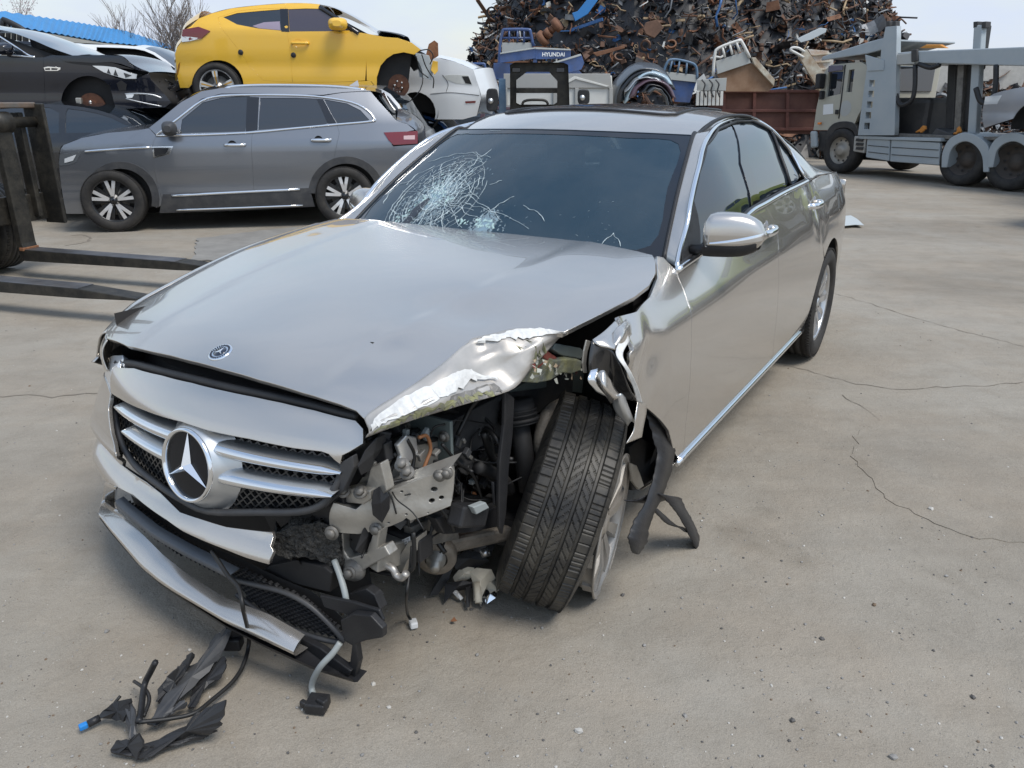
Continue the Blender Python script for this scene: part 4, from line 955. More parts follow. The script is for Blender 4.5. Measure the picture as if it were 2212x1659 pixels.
# second, lower crash member
lw = [[(722, 1150), (742, 1150), (746, 1200), (800, 1180), (806, 1146), (822, 1140), (818, 1172), (850, 1155), (885, 1150), (888, 1180), (820, 1208), (800, 1225), (760, 1250), (742, 1240), (735, 1220)]]
px_plate([(726, 1152), (740, 1152), (742, 1190), (752, 1206), (792, 1196), (806, 1150), (820, 1146), (814, 1186), (830, 1180), (842, 1200), (800, 1222), (775, 1238), (760, 1256), (744, 1252), (738, 1222)], 0, .70, -.035, RAWALU, 'lower_bracket')
beam3(CF.hit(800, 1200, 0, .68), CF.hit(868, 1180, 0, .58), .07, .07, RAWALU, 'lower_crash_member')
c = CF.hit(763, 1232, 0, .705); mb = MB(); mb.lathe([(.0, .012), (.018, .012), (.022, .006), (.03, .002), (.032, -.01)], c, (1, .2, .2), 24); bolt(mb, c+np.array([.012, 0, 0]), (1, .2, .2), .012, .012); mb.build('lower_bushing', STEELD, car)
# control unit with a paper label
cu = MB(); C0 = CF.hit(862, 1178, 0, .60); cu.box(C0+np.array([-.03, .0, 0]), (.06, .14, .07)); ecu = cu.build('control_unit', BLACKP, car, bev=.006)
lb = [CF.hit(u, v, 0, C0[0]+.004) for u, v in ((856, 1172), (886, 1158), (887, 1170), (857, 1185))]
lbl = MB().add(lb, [(0, 1, 2, 3)], False).build('unit_label', LABELW, ecu)
mb = MB()
for k in range(15):
    t = .08+.055*k; w = .008*(1+(k*7 % 3)*.5); a = lb[0]+(lb[1]-lb[0])*t; d = lb[3]-lb[0]; e = (lb[1]-lb[0])*w*1.6
    for s0, s1 in ((.15, .42), (.52, .86)):
        if (k*5+int(s0*10)) % 7: mb.add([a+d*s0+np.array([.0008, 0, 0]), a+e+d*s0+np.array([.0008, 0, 0]), a+e+d*s1+np.array([.0008, 0, 0]), a+d*s1+np.array([.0008, 0, 0])], [(0, 1, 2, 3)], False)
mb.build('barcode', BLACKG, lbl)
# casting and cooler pipes below
px_plate([(880, 1172), (893, 1166), (892, 1195), (880, 1212), (868, 1240), (850, 1245), (855, 1215)], 0, .62, -.06, RAWALU, 'pump_casting')
MB().tube(spl([CF.hit(u, v, 0, .66) for u, v in ((806, 1222), (830, 1221), (848, 1228), (856, 1242), (868, 1248), (878, 1238))], 5), .010, 10).build('cooler_pipe', ALLOYD, car)
MB().tube(spl([CF.hit(u, v, 0, .64) for u, v in ((800, 1230), (830, 1238), (860, 1242), (890, 1230), (895, 1200), (893, 1150))], 5), .006, 8).build('hose', WIREB, car)
# lower control arm and its bushing
cb = CF.hit(944, 1195, 0, .36)
mb = MB(); mb.lathe([(.035, .03), (.058, .03), (.062, .02), (.062, -.05), (.0, -.05)], cb, (.75, .45, -.1), 28); mb.build('arm_bushing', ARMCAST, car)
mb = MB(); mb.lathe([(0, .075), (.014, .075), (.016, .05), (.028, .045), (.032, .02), (.040, .015), (.044, -.01)], cb, (.75, .45, -.1), 20); mb.build('arm_bolt', RAWALU, car)
beam3(cb+np.array([-.03, 0, .02]), np.array([.05, .72, .26]), .07, .05, ARMCAST, 'control_arm', bev=.012)
beam3(cb+np.array([-.05, -.05, .07]), cb+np.array([-.15, .06, .10]), .10, .09, RUSTY, 'subframe', bev=.01)
beam3((.52, .18, .30), (-.4, .38, .28), .10, .10, EBLACK, 'subframe')
# inner wheelhouse, strut, upper arm
ihx = [[np.array([x, .40+.03*math.sin(x*9), z]) for x in np.linspace(-.42, .50, 8)] for z in (.28, .45, .62, .80, .90)]
patch('inner_wheelhouse', ihx, EBLACK, car, sub=2, thick=.01)
px_plate([(1020, 888), (1105, 842), (1092, 900), (1085, 1000), (1062, 1050), (1040, 1018), (1000, 1020), (985, 960)], 1, .52, -.01, INNER, 'wheelhouse_panel')
px_plate([(1120, 835), (1240, 775), (1262, 810), (1258, 850), (1180, 838), (1100, 848)], 1, .56, -.02, SEALED, 'strut_tower_flange')
st0 = np.array([.06, .62, .83]); st1 = np.array([.02, .68, .36])
st_a = CF.hit(1118, 880, 1, .60); st_b = CF.hit(1142, 1060, 1, .66)
mb = MB(); mb.tube([st_a, st_b], .030, 20); mb.tube([st_a+(st_b-st_a)*.12, st_a+(st_b-st_a)*.16], .062, 24); mb.tube([st_a+(st_b-st_a)*-.1, st_a+(st_b-st_a)*.12], [.05, .055], 24)
for k in range(4): q = st_a+(st_b-st_a)*(.02+.05*k); mb.tube([q, q+(st_b-st_a)*.02], .058, 24)
mb.build('suspension_strut', EBLACK, car)
MB().tube(spl([CF.hit(u, v, 1, .66) for u, v in ((1255, 872), (1215, 875), (1185, 895), (1172, 930), (1168, 970), (1178, 1010))], 5), [.022]*5+[.026]*26 if False else .024, 10).build('upper_arm', ARMCAST, car)
MB().tube(spl([CF.hit(u, v, 1, .60) for u, v in ((1030, 1008), (1060, 1020), (1090, 1040), (1102, 1060))], 4), .020, 10).build('stabiliser_bar', EBLACK, car)
px_plate([(1092, 842), (1112, 860), (1108, 940), (1100, 1010), (1094, 1110), (1086, 1155), (1080, 1140), (1078, 1080), (1080, 1000), (1090, 920)], 1, .68, -.012, BLACKP, 'liner_strip')
px_plate([(1066, 1042), (1078, 1040), (1080, 1100), (1070, 1092)], 1, .66, -.01, DARKGREY, 'liner_tab')
# deformed sheet metal where the fender was struck
px_plate([(1200, 742), (1255, 752), (1262, 760), (1256, 776), (1215, 768), (1196, 756)], 1, .73, -.03, SEALED, 'fender_support')
sb = [CF.hit(u, v, 1, .70+.0004*(u-1120)) for u, v in [(1122, 808), (1150, 780), (1178, 768), (1200, 778), (1230, 775), (1258, 780), (1256, 800), (1235, 808), (1215, 806), (1190, 822), (1160, 828), (1128, 826)]]
mb = MB(); mb.prism(sb, (0, -.02, .005)); mb.build('torn_bracket', mat('scraped_green_steel', (.16, .175, .165), .5, metal=.3, var_col=(.27, .27, .15), vscale=26, bump=.5, bscale=60), car, bev=.004)
tr_ = random.Random(5); mbt = MB()
for k in range(46):
    u = tr_.uniform(1150, 1258); v = 770+(u-1150)*.12+tr_.uniform(2, 42); p = CF.hit(u, v, 1, .735); d = np.array([tr_.uniform(-1, 1), .25, tr_.uniform(-1, .6)]); d /= np.linalg.norm(d); e = np.cross(d, [tr_.uniform(-1, 1), 1, tr_.uniform(-1, 1)]); e /= np.linalg.norm(e)
    l = tr_.uniform(.008, .026); w = tr_.uniform(.004, .012); mbt.cur = tr_.choice([0, 0, 0, 1, 1, 1, 1, 2]); mbt.add([p, p+d*l+e*w*.3, p+d*l*.8+e*w, p+e*w*1.2], [(0, 1, 2, 3)], False)
mbt.build('torn_shreds', [mat('shred_tan', (.42, .32, .22), .8), mat('shred_grey', (.42, .43, .38), .6, var=.3), mat('shred_red', (.26, .06, .045), .6)], car, kind='stuff')
beam3(CF.hit(1168, 760, 1, .72), CF.hit(1212, 790, 1, .72), .012, .025, mat('red_sealant', (.22, .06, .045), .7, var=.3, vscale=40), 'seal_strip')
# torn fender front: inner flange, curled flaps, white torn edge
px_plate([(1268, 734), (1277, 737), (1270, 760), (1267, 785), (1269, 806), (1262, 806), (1259, 785), (1262, 758)], 1, .80, -.006, RAWALU, 'fender_flange')
FS = lambda o: (lambda x, z: S_side(x, z)+o)
def tso(u, v, o): return CF.trace(u, v, FS(o), 1)
fl_rows = [[tso(1278, 736, .0), tso(1272, 780, -.03), tso(1276, 820, -.04), tso(1300, 850, -.05)], [tso(1318, 752, .02), tso(1316, 790, -.01), tso(1322, 826, -.02), tso(1342, 858, -.03)], [tso(1340, 790, .035), tso(1352, 820, .03), tso(1366, 850, .02), tso(1384, 872, .01)]]
patch('fender_inner_fold', fl_rows, mat('dark_reflection_paint', (.055, .053, .052), .22, metal=.6, coat=.6), car, sub=5, thick=.002)  # body paint darkened here: the dark reflection on this fold is in its colour
tf_rows = [[tso(1280, 734, .0), tso(1305, 716, .01), tso(1334, 688, .005)], [tso(1286, 742, .005), tso(1312, 730, .022), tso(1346, 704, .012)], [tso(1300, 750, .012), tso(1322, 746, .030), tso(1352, 722, .02)], [tso(1318, 752, .018), tso(1330, 756, .034), tso(1346, 748, .03)]]
patch('fender_top_fold', tf_rows, PAINT, car, sub=4, thick=.002)
w_rows = [[tso(u, v, o) for u, v, o in ((1352, 716, .03), (1330, 760, .045), (1352, 800, .05), (1368, 838, .045), (1376, 868, .03))], [tso(u, v, o) for u, v, o in ((1360, 735, .03), (1345, 768, .052), (1364, 805, .058), (1380, 842, .05), (1388, 872, .03))]]
patch('torn_fender_edge', w_rows, PAINT_BARE, car, sub=6, thick=.002)
px_flap = [[tso(1352, 690, .012), tso(1362, 700, .012), tso(1364, 722, .012)], [tso(1332, 708, .03), tso(1346, 722, .05), tso(1350, 742, .03)], [tso(1318, 732, .01), tso(1326, 748, .03), tso(1336, 765, .02)]]
patch('fender_buckle', px_flap, PAINT, car, sub=6, thick=.002)
fp = [[tso(1378, 862, .02), tso(1395, 872, .02)], [tso(1372, 900, .03), tso(1396, 890, .02)], [tso(1368, 930, .03), tso(1390, 920, .03)], [tso(1352, 958, .03), tso(1386, 944, .03)]]
patch('fender_tip', fp, PAINT, car, sub=5, thick=.002)
fp = [[tso(1288, 806, .00), tso(1304, 800, .02), tso(1318, 820, .02)], [tso(1292, 830, .00), tso(1308, 838, .03), tso(1330, 842, .02)], [tso(1320, 872, .0), tso(1330, 862, .03), tso(1345, 858, .02)]]
patch('curled_flap', fp, PAINT, car, sub=5, thick=.002)
fp = [[tso(1322, 862, .00), tso(1340, 850, .03), tso(1350, 858, .01)], [tso(1330, 890, .00), tso(1346, 878, .03), tso(1358, 880, .01)], [tso(1356, 920, .0), tso(1364, 910, .02), tso(1372, 915, .01)]]
patch('curled_flap', fp, SATIN, car, sub=5, thick=.002)
fp = [[tso(1276, 800, .00), tso(1292, 796, .01)], [tso(1270, 822, .0), tso(1288, 826, .01)], [tso(1288, 846, .0), tso(1312, 858, .01)]]
patch('curled_flap', fp, CHROME, car, sub=4, thick=.002)
# fender liner strips hanging behind the wheel
def ribbon(px, wpx, yv, m, name, th=.004, wav=.0):
    """a floppy strip: centre-line pixels with widths in pixels, at depth planes y"""
    P0, P1 = [], []
    for (u, v), w, y in zip(px, wpx, yv):
        P0.append(CF.hit(u-w/2, v-w*.1, 1, y)); P1.append(CF.hit(u+w/2, v+w*.1, 1, y))
    A = np.array(spl(P0, 6)); B = np.array(spl(P1, 6)); jr = random.Random(len(px)); J_ = np.array([[jr.uniform(-.05, .04)] for _ in A]); A, B = A+(A-B)*J_, B+(B-A)*J_[::-1]; M_ = (A+B)/2+np.array([.003, .004, 0])
    o = MB().grid([A, M_, B], True).build(name, m, car); s = o.modifiers.new('solid', 'SOLIDIFY'); s.thickness = th
    return o
ribbon([(1400, 868), (1416, 905), (1432, 950), (1436, 990), (1424, 1040), (1405, 1090), (1385, 1130), (1376, 1165), (1372, 1195)], [18, 38, 46, 36, 32, 28, 34, 40, 14], [.86, .88, .90, .92, .93, .95, .97, .98, .98], BLACKP, 'hanging_liner')
ribbon([(1352, 1082), (1390, 1085), (1420, 1075), (1445, 1072), (1460, 1090), (1480, 1120), (1497, 1155), (1512, 1198)], [8, 34, 44, 46, 34, 26, 22, 8], [.90, .92, .94, .95, .96, .98, 1.0, 1.02], BLACKP, 'hanging_liner')
ribbon([(1412, 1098), (1432, 1118), (1452, 1135), (1470, 1140), (1484, 1150)], [12, 18, 20, 14, 14], [.95, .96, .97, .98, .99], BLACKP, 'hanging_liner')
px_plate([(1360, 965), (1385, 945), (1412, 960), (1428, 990), (1420, 1030), (1395, 1055), (1366, 1060), (1358, 1020)], 1, .80, -.04, EBLACK, 'sill_end')
px_plate([(1362, 1000), (1376, 1005), (1384, 1025), (1392, 1050), (1380, 1058), (1366, 1040)], 1, .83, -.01, RAWALU, 'bent_bracket')
# dark engine bay fillings: radiator, blocks, brackets, hoses
mb = MB(); mb.box((.50, -.05, .52), (.05, 1.0, .50)); mb.build('radiator', EBLACK, car)
mb = MB(); mb.box((.02, -.05, .62), (.7, .78, .50)); mb.build('engine_block', EBLACK, car, bev=.05)
eb = random.Random(9); mb = MB()
for k in range(80):
    u = eb.uniform(790, 1085); v = 905+(1080-u)*.10+eb.uniform(0, 150); y = eb.uniform(.36, .50); p = CF.hit(u, v, 1, y)
    if p[0] > .62 or p[0] < .0: continue
    R_ = np.array(Matrix.Rotation(eb.uniform(0, 3), 3, Vector((eb.uniform(-1, 1), eb.uniform(-1, 1), eb.uniform(-1, 1))).normalized()))
    mb.box(p, (eb.uniform(.02, .10), eb.uniform(.02, .05), eb.uniform(.02, .08)), R_)
mb.build('engine_bay_parts', BLACKP, car, bev=.005, kind='stuff')
px_plate([(858, 962), (878, 940), (900, 944), (905, 985), (880, 1000), (866, 1018), (858, 1010), (866, 985)], 1, .56, -.012, SATIN, 'headlamp_bracket')
px_plate([(962, 890), (985, 880), (975, 930), (945, 975), (935, 985), (945, 940)], 1, .50, -.01, INNER, 'bracket')
px_plate([(925, 960), (945, 950), (960, 975), (930, 1010), (915, 1000)], 1, .52, -.012, mat('tan_broken_plastic', (.30, .24, .17), .7, var=.3, vscale=40), 'broken_panel')
px_plate([(745, 980), (800, 952), (830, 960), (835, 1000), (800, 1010), (760, 1060), (742, 1062), (738, 1020)], 0, .66, -.03, BLACKP, 'grille_side_carrier')
px_plate([(735, 1000), (760, 985), (765, 1010), (742, 1060), (712, 1090), (700, 1100), (712, 1066), (730, 1040)], 0, .735, -.02, DARKGREY, 'grille_side_carrier')
cyl(MB(), CF.hit(822, 990, 0, .62), CF.hit(842, 965, 0, .58), .030, 18).build('wash_pump', INNER, car)
for (px, yv, r, m, nm) in [([(955, 960), (990, 1000), (1020, 1025), (1035, 1060), (1042, 1085)], .60, .0045, WIREB, 'wire'), ([(905, 945), (922, 942), (930, 970), (920, 1000), (908, 1030)], .58, .005, CABLEO, 'wire'),
                           ([(858, 972), (845, 1010), (820, 1060), (812, 1070)], .52, .007, WIREB, 'wire'), ([(880, 950), (895, 985), (885, 1030), (875, 1060)], .56, .005, WIREB, 'wire'),
                           ([(950, 880), (990, 895), (1012, 930), (1018, 960)], .52, .010, WIREB, 'wire'), ([(985, 905), (960, 940), (930, 950), (880, 960), (850, 985)], .54, .008, WIREB, 'wire'),
                           ([(792, 950), (830, 935), (880, 935), (930, 920)], .48, .008, WIREB, 'wire'), ([(1045, 935), (1062, 985), (1078, 1010), (1084, 1050)], .60, .012, WIREB, 'hose'), ([(812, 985), (840, 990), (870, 965), (885, 940)], .5, .006, WIREB, 'wire')]:
    MB().tube(spl([CF.hit(u, v, 1, yv) for u, v in px], 6), r, 8).build(nm, m, car)
mb = MB(); C1 = CF.hit(1012, 1112, 1, .66); mb.box(C1, (.13, .05, .06), np.array(Matrix.Rotation(rad(-25), 3, 'Y'))); mb.build('ballast_unit', BLACKP, car, bev=.008)
px_plate([(1022, 1096), (1050, 1085), (1058, 1097), (1030, 1112)], 1, .70, -.02, HOSEG, 'ballast_connector')
px_plate([(940, 1120), (980, 1105), (1000, 1130), (1080, 1090), (1090, 1135), (1020, 1150), (960, 1155)], 1, .62, -.03, BLACKP, 'air_duct')
px_plate([(985, 1085), (1025, 1070), (1080, 1080), (1088, 1110), (1010, 1125)], 1, .56, -.03, EBLACK, 'air_duct')
px_plate([(888, 1140), (930, 1120), (990, 1135), (992, 1165), (925, 1180), (900, 1190)], 1, .55, -.03, STEELD, 'subframe_bracket')

# ---- wheels
def tyre_prof(R, W, rim, crown=.006, gro=()):
    w = W/2; pr = [(rim, -w*.82), (rim+.012, -w*.95), (rim+(R-rim)*.45, -w*1.03), (R-.025, -w*.97), (R-.010, -w*.88)]
    gs = sorted(gro); xs = [-w*.80]; 
    for g in gs: xs += [g-.0065, g-.005, g+.005, g+.0065]
    xs += [w*.80]
    for x in xs:
        inn = any(abs(x-g) < .0055 for g in gs); pr.append((R-crown*(x/w)**2-(.008 if inn else 0), x))
    pr += [(R-.010, w*.88), (R-.025, w*.97), (rim+(R-rim)*.45, w*1.03), (rim+.012, w*.95), (rim, w*.82)]
    return pr
def wheel_meshes(R, W, rim, style, n=48):
    """tyre and rim meshes around the +Y axis, outer face at +Y"""
    ty = MB().lathe(tyre_prof(R, W, rim, gro=(-W*.25, -W*.08, W*.08, W*.25)), (0, 0, 0), (0, 1, 0), n)
    for k in range(n*2):                       # shoulder blocks
        a = math.pi*2*k/(n*2)
        for s in (-1, 1):
            c = np.array([math.cos(a)*(R-.004), s*W*.42, math.sin(a)*(R-.004)]); t = np.array([-math.sin(a), 0, math.cos(a)]); r_ = np.array([math.cos(a), 0, math.sin(a)])
            ty.box(c, (math.pi*2*R/(n*2)*.62, W*.10, .006), np.stack([t, np.array([0, 1, 0]), r_], 1))
    rm = MB(); o = W*.40
    rm.lathe([(rim+.004, o+.006), (rim+.006, o), (rim-.004, o+.004), (rim-.014, o-.004), (rim-.018, o-.03), (rim-.03, -W*.3), (rim-.02, -W*.42)], (0, 0, 0), (0, 1, 0), n)
    rm.lathe([(0, o-.012), (.028, o-.012), (.032, o-.018), (.075, o-.028), (.082, o-.05), (.06, o-.08)], (0, 0, 0), (0, 1, 0), 24)
    return ty, rm, o
def spoke(rm, a, rim, o, w0, w1, dep, r0=.05, off0=0.0, off1=0.0, yb=-.020):
    c, s = math.cos(a), math.sin(a); r_ = np.array([c, 0, s]); t = np.array([-s, 0, c]); Y = np.array([0, 1.0, 0])
    secs = []
    for r, w, y, of in ((r0, w0, o+yb, off0), ((r0+rim)/2, (w0+w1)/2, o+yb*.2+.002, (off0+off1)/2), (rim-.010, w1, o-.006, off1)):
        b = r_*r+t*of+Y*y; secs.append([b-t*w/2-Y*dep, b-t*w/2*.92, b+t*w/2*.92, b+t*w/2-Y*dep])
    rm.grid(secs, False, flip=True); rm.add([*secs[-1]], [(0, 1, 2, 3)], False)
DARKRIM = mat('dark_rim', (.02, .021, .023), .35, coat=.3)
MACHINED = mat('machined_alloy', (.78, .78, .78), .3, metal=.5)
def put_wheel(parent, c, R, W, rim, style, yaw=0.0, tm=None, rmat=None, name='wheel', inner=True, side=1):
    ty, rm, o = wheel_meshes(R, W, rim, style)
    root = bpy.data.objects.new(name, None); COL.objects.link(root); root.parent = parent; root.location = c; root.rotation_euler = (0, 0, yaw if side > 0 else yaw+math.pi)
    ty.build('tyre', tm or RUBBER, root)
    st = style
    if st == 'ten':
        for k in range(10): spoke(rm, 2*math.pi*k/10, rim, o, .030, .052, .03)
    elif st == 'vsuv':
        sp2 = MB()
        for k in range(5):
            a = 2*math.pi*k/5+.3
            for d in (-1, 1): spoke(sp2, a+d*.13, rim, o, .034, .044, .012, off0=-d*.004, off1=d*.014)
            for d in (-.40, .40): spoke(rm, a+d, rim, o-.03, .03, .05, .02)
    elif st == 'five':
        for k in range(5): spoke(rm, 2*math.pi*k/5+.25, rim, o, .045, .085, .03)
    rm.build('rim', rmat or (DARKRIM if st == 'vsuv' else ALLOY), root)
    if st == 'vsuv': sp2.build('spokes', MACHINED, root)
    MB().lathe([(0, o-.09), (rim-.02, o-.09)], (0, 0, 0), (0, 1, 0), 32).build('brake_backing', EBLACK, root)
    b = MB().lathe([(0, o-.06), (rim*.68, o-.06), (rim*.68, o-.075)], (0, 0, 0), (0, 1, 0), 32); b.build('brake_disc', STEELD, root)
    cp_ = MB().lathe([(0, o-.008), (.026, o-.008), (.030, o-.014)], (0, 0, 0), (0, 1, 0), 20); cap = cp_.build('hub_cap', BLACKG if st in ('vsuv', 'five') else SATIN, root)
    if inner:
        for k in range(5): a = 2*math.pi*k/5; bolt(MB(), (math.cos(a)*.052, o-.024, math.sin(a)*.052), (0, 1, 0), .009, .010).build('wheel_nut', STEELD, root)
    return root
put_wheel(car, (-2.939, .80, .335), .336, .245, .235, 'ten')
put_wheel(car, (-2.939, -.80, .335), .336, .245, .235, 'ten', side=-1)
put_wheel(car, (0, -.80, .335), .336, .245, .235, 'ten', side=-1)
for x in (0, -2.939):
    for sgn in (1, -1):
        if x == 0 and sgn == 1: continue
        MB().lathe([(.40, .0), (.41, -.05), (.41, -.33)], (x, sgn*(.90 if x < 0 else .89), .335), (0, sgn, 0), 28, math.pi-.2, math.pi*2+.2).build('wheel_well', EBLACK, car)
# struck front wheel: tyre off its rim, toed and leaning
def tread_tyre(R, W, rim):
    n, m_ = 560, 72; P = []
    prof_ = tyre_prof(R, W, rim)
    w = W/2
    for i in range(n):
        a = 2*math.pi*i/n; row = []
        for j in range(m_+1):
            s = -1+2*j/m_
            # cross-section: sidewall .. tread
            x = s*w*1.02
            at = abs(s)
            if at > .80:
                q = (at-.80)/.20; r = R-.012*q-(R-rim-.012)*sst(.0, 1.0, q)**.9; xx = np.sign(s)*w*(.80*1.02+.20*math.sin(min(1, q*1.15)*math.pi/2)*1.0)
                if q > .75: xx *= 1-.35*(q-.75)
            else: r = R-.007*(s/.8)**2; xx = x
            d = 0.0
            if at < .9:
                for g in (-.46, -.16, .16, .46):
                    if abs(s-g) < .040: d = .0085
                ph = a*72/(2*math.pi)
                if at > .50:      # shoulder sipes
                    if (ph % 1.0) < .14: d = max(d, .004)
                    if ((ph+.5) % 1.0) < .07 and at < .78: d = max(d, .003)
                elif at > .2:
                    if ((ph*1.0+s*5.5) % 1.0) < .16: d = max(d, .0045)
                elif at < .13:
                    if ((ph*1.0-s*6.0) % 1.0) < .13: d = max(d, .004)
            row.append(np.array([math.cos(a)*(r-d), xx, math.sin(a)*(r-d)]))
        P.append(row)
    return MB().grid(P, True, closed_u=True, flip=False)
def axis_rot(axw):
    """rotation (in car frame) taking +Y to the given world axis"""
    a = Vector(tuple(np.array(axw) @ CF.R)).normalized(); return Vector((0, 1, 0)).rotation_difference(a).to_euler()
fw_ = bpy.data.objects.new('front_wheel', None); COL.objects.link(fw_); fw_.parent = car; fw_['label'] = 'front wheel knocked askew, tyre off its rim'
tyc = CF.loc(atY(1212, 1078, 2.18)); fw_.location = tyc
t_o = tread_tyre(.338, .245, .235).build('tyre', MUDRUB, fw_, autosm=30); t_o.rotation_euler = axis_rot((.95, -.16, -.29))
ty_, rm_, o_ = wheel_meshes(.336, .245, .232, 'ten')
for k in range(10): spoke(rm_, 2*math.pi*k/10, .232, o_, .030, .052, .03)
r_o = rm_.build('rim', ALLOYD, fw_); r_o.rotation_euler = axis_rot((.93, -.33, -.08)); r_o.location = np.array([-.045, .055, -.075])
nb = MB().lathe([(0, o_-.03), (.05, o_-.03), (.15, o_-.07), (.15, o_-.09)], (0, 0, 0), (0, 1, 0), 28).build('brake_disc', STEELD, fw_); nb.rotation_euler = r_o.rotation_euler; nb.location = r_o.location
# loose cables hanging from the front
def gz(u, v, h=.006): return CF.loc(ground(u, v, h))
MB().tube(spl([CF.hit(722, 1210, 0, .72), CF.hit(735, 1245, 0, .735), CF.hit(746, 1285, 0, .75), CF.hit(750, 1325, 0, .76)], 6), .0085, 10).build('grey_hose', HOSEG, car)
hs2 = [CF.hit(735, 1388, 0, .80), CF.hit(718, 1412, 0, .82), CF.hit(692, 1440, 0, .84), gz(676, 1470, .05), gz(674, 1490, .02), gz(682, 1512, .012)]
MB().tube(spl(hs2, 6), .0085, 10).build('grey_hose', HOSEG, car)
cn = gz(686, 1520, .012); mb = MB(); mb.box(cn, (.05, .055, .03), np.array(Matrix.Rotation(.4, 3, 'Z'))); mb.box(cn+np.array([.0, .02, .012]), (.02, .03, .03)); mb.box(cn+np.array([.02, -.03, .0]), (.015, .02, .02)); mb.build('hose_connector', BLACKP, car, bev=.004)
wr = [CF.hit(890, 1180, 0, .62), CF.hit(884, 1240, 0, .64), CF.hit(878, 1290, 0, .66), gz(880, 1325, .05), gz(888, 1340, .02)]
MB().tube(spl(wr, 6), .0042, 8).build('dangling_wire', WIREB, car)
cn = gz(893, 1347, .012); mb = MB(); mb.box(cn, (.03, .024, .022), np.array(Matrix.Rotation(.9, 3, 'Z'))); mb.build('wire_plug', LABELW, car, bev=.005)

wq = random.Random(44); mbq = MB()
for k in range(95):
    u = wq.uniform(795, 1075); v = 900+(1080-u)*.12+wq.uniform(0, 210); y = wq.uniform(.42, .60); q = [CF.hit(u, v, 1, y)]
    if q[0][0] > .66 or q[0][0] < .0: continue
    d = np.array([wq.uniform(-1, 1), wq.uniform(-.2, .4), wq.uniform(-1, .6)])
    for _ in range(3): d = d+np.array([wq.uniform(-.7, .7), wq.uniform(-.4, .4), wq.uniform(-.7, .5)]); q.append(q[-1]+d/np.linalg.norm(d)*wq.uniform(.03, .07))
    mbq.tube(spl(q, 4), wq.choice([.002, .003, .003, .005, .007]), 6)
mbq.build('wiring_loom', WIREB, car, kind='stuff')
mbc = MB()
for k in range(50):
    u = wq.uniform(800, 1070); v = 910+(1080-u)*.12+wq.uniform(0, 200); p = CF.hit(u, v, 1, wq.uniform(.48, .60))
    if p[0] > .64 or p[0] < .05: continue
    mbc.cur = wq.choice([0, 0, 1, 2]); mbc.box(p, (wq.uniform(.008, .03), wq.uniform(.008, .02), wq.uniform(.008, .03)), np.array(Matrix.Rotation(wq.uniform(0, 3), 3, 'Y')))
mbc.build('clips_and_plugs', [DARKGREY, RAWALU, HOSEG], car, bev=.002, kind='stuff')

tq = random.Random(61)
for k in range(22):
    u = tq.uniform(745, 1060); v = 905+(1060-u)*.16+tq.uniform(0, 230); p = CF.hit(u, v, 1, tq.uniform(.47, .60))
    if p[0] > .70 or p[0] < .10: continue
    n = tq.randint(6, 9); R_ = tq.uniform(.018, .05); e1 = np.array([tq.uniform(-1, 1), tq.uniform(-.3, .3), tq.uniform(-1, 1)]); e1 /= np.linalg.norm(e1); e2 = np.cross(e1, [tq.uniform(-.3, .3), 1, tq.uniform(-.3, .3)]); e2 /= np.linalg.norm(e2)
    pts = [p+(e1*math.cos(2*math.pi*i/n)*1.5+e2*math.sin(2*math.pi*i/n))*R_*tq.uniform(.45, 1.2)+np.array([0, tq.uniform(-.008, .008), 0]) for i in range(n)]
    o = MB().add(pts+[np.mean(pts, 0)+np.array([.006, .008, .006])], [(i, (i+1) % n, n) for i in range(n)], False).build('torn_plastic', tq.choice([BLACKP, BLACKP, EBLACK, DARKGREY]), car); sm = o.modifiers.new('solid', 'SOLIDIFY'); sm.thickness = .004
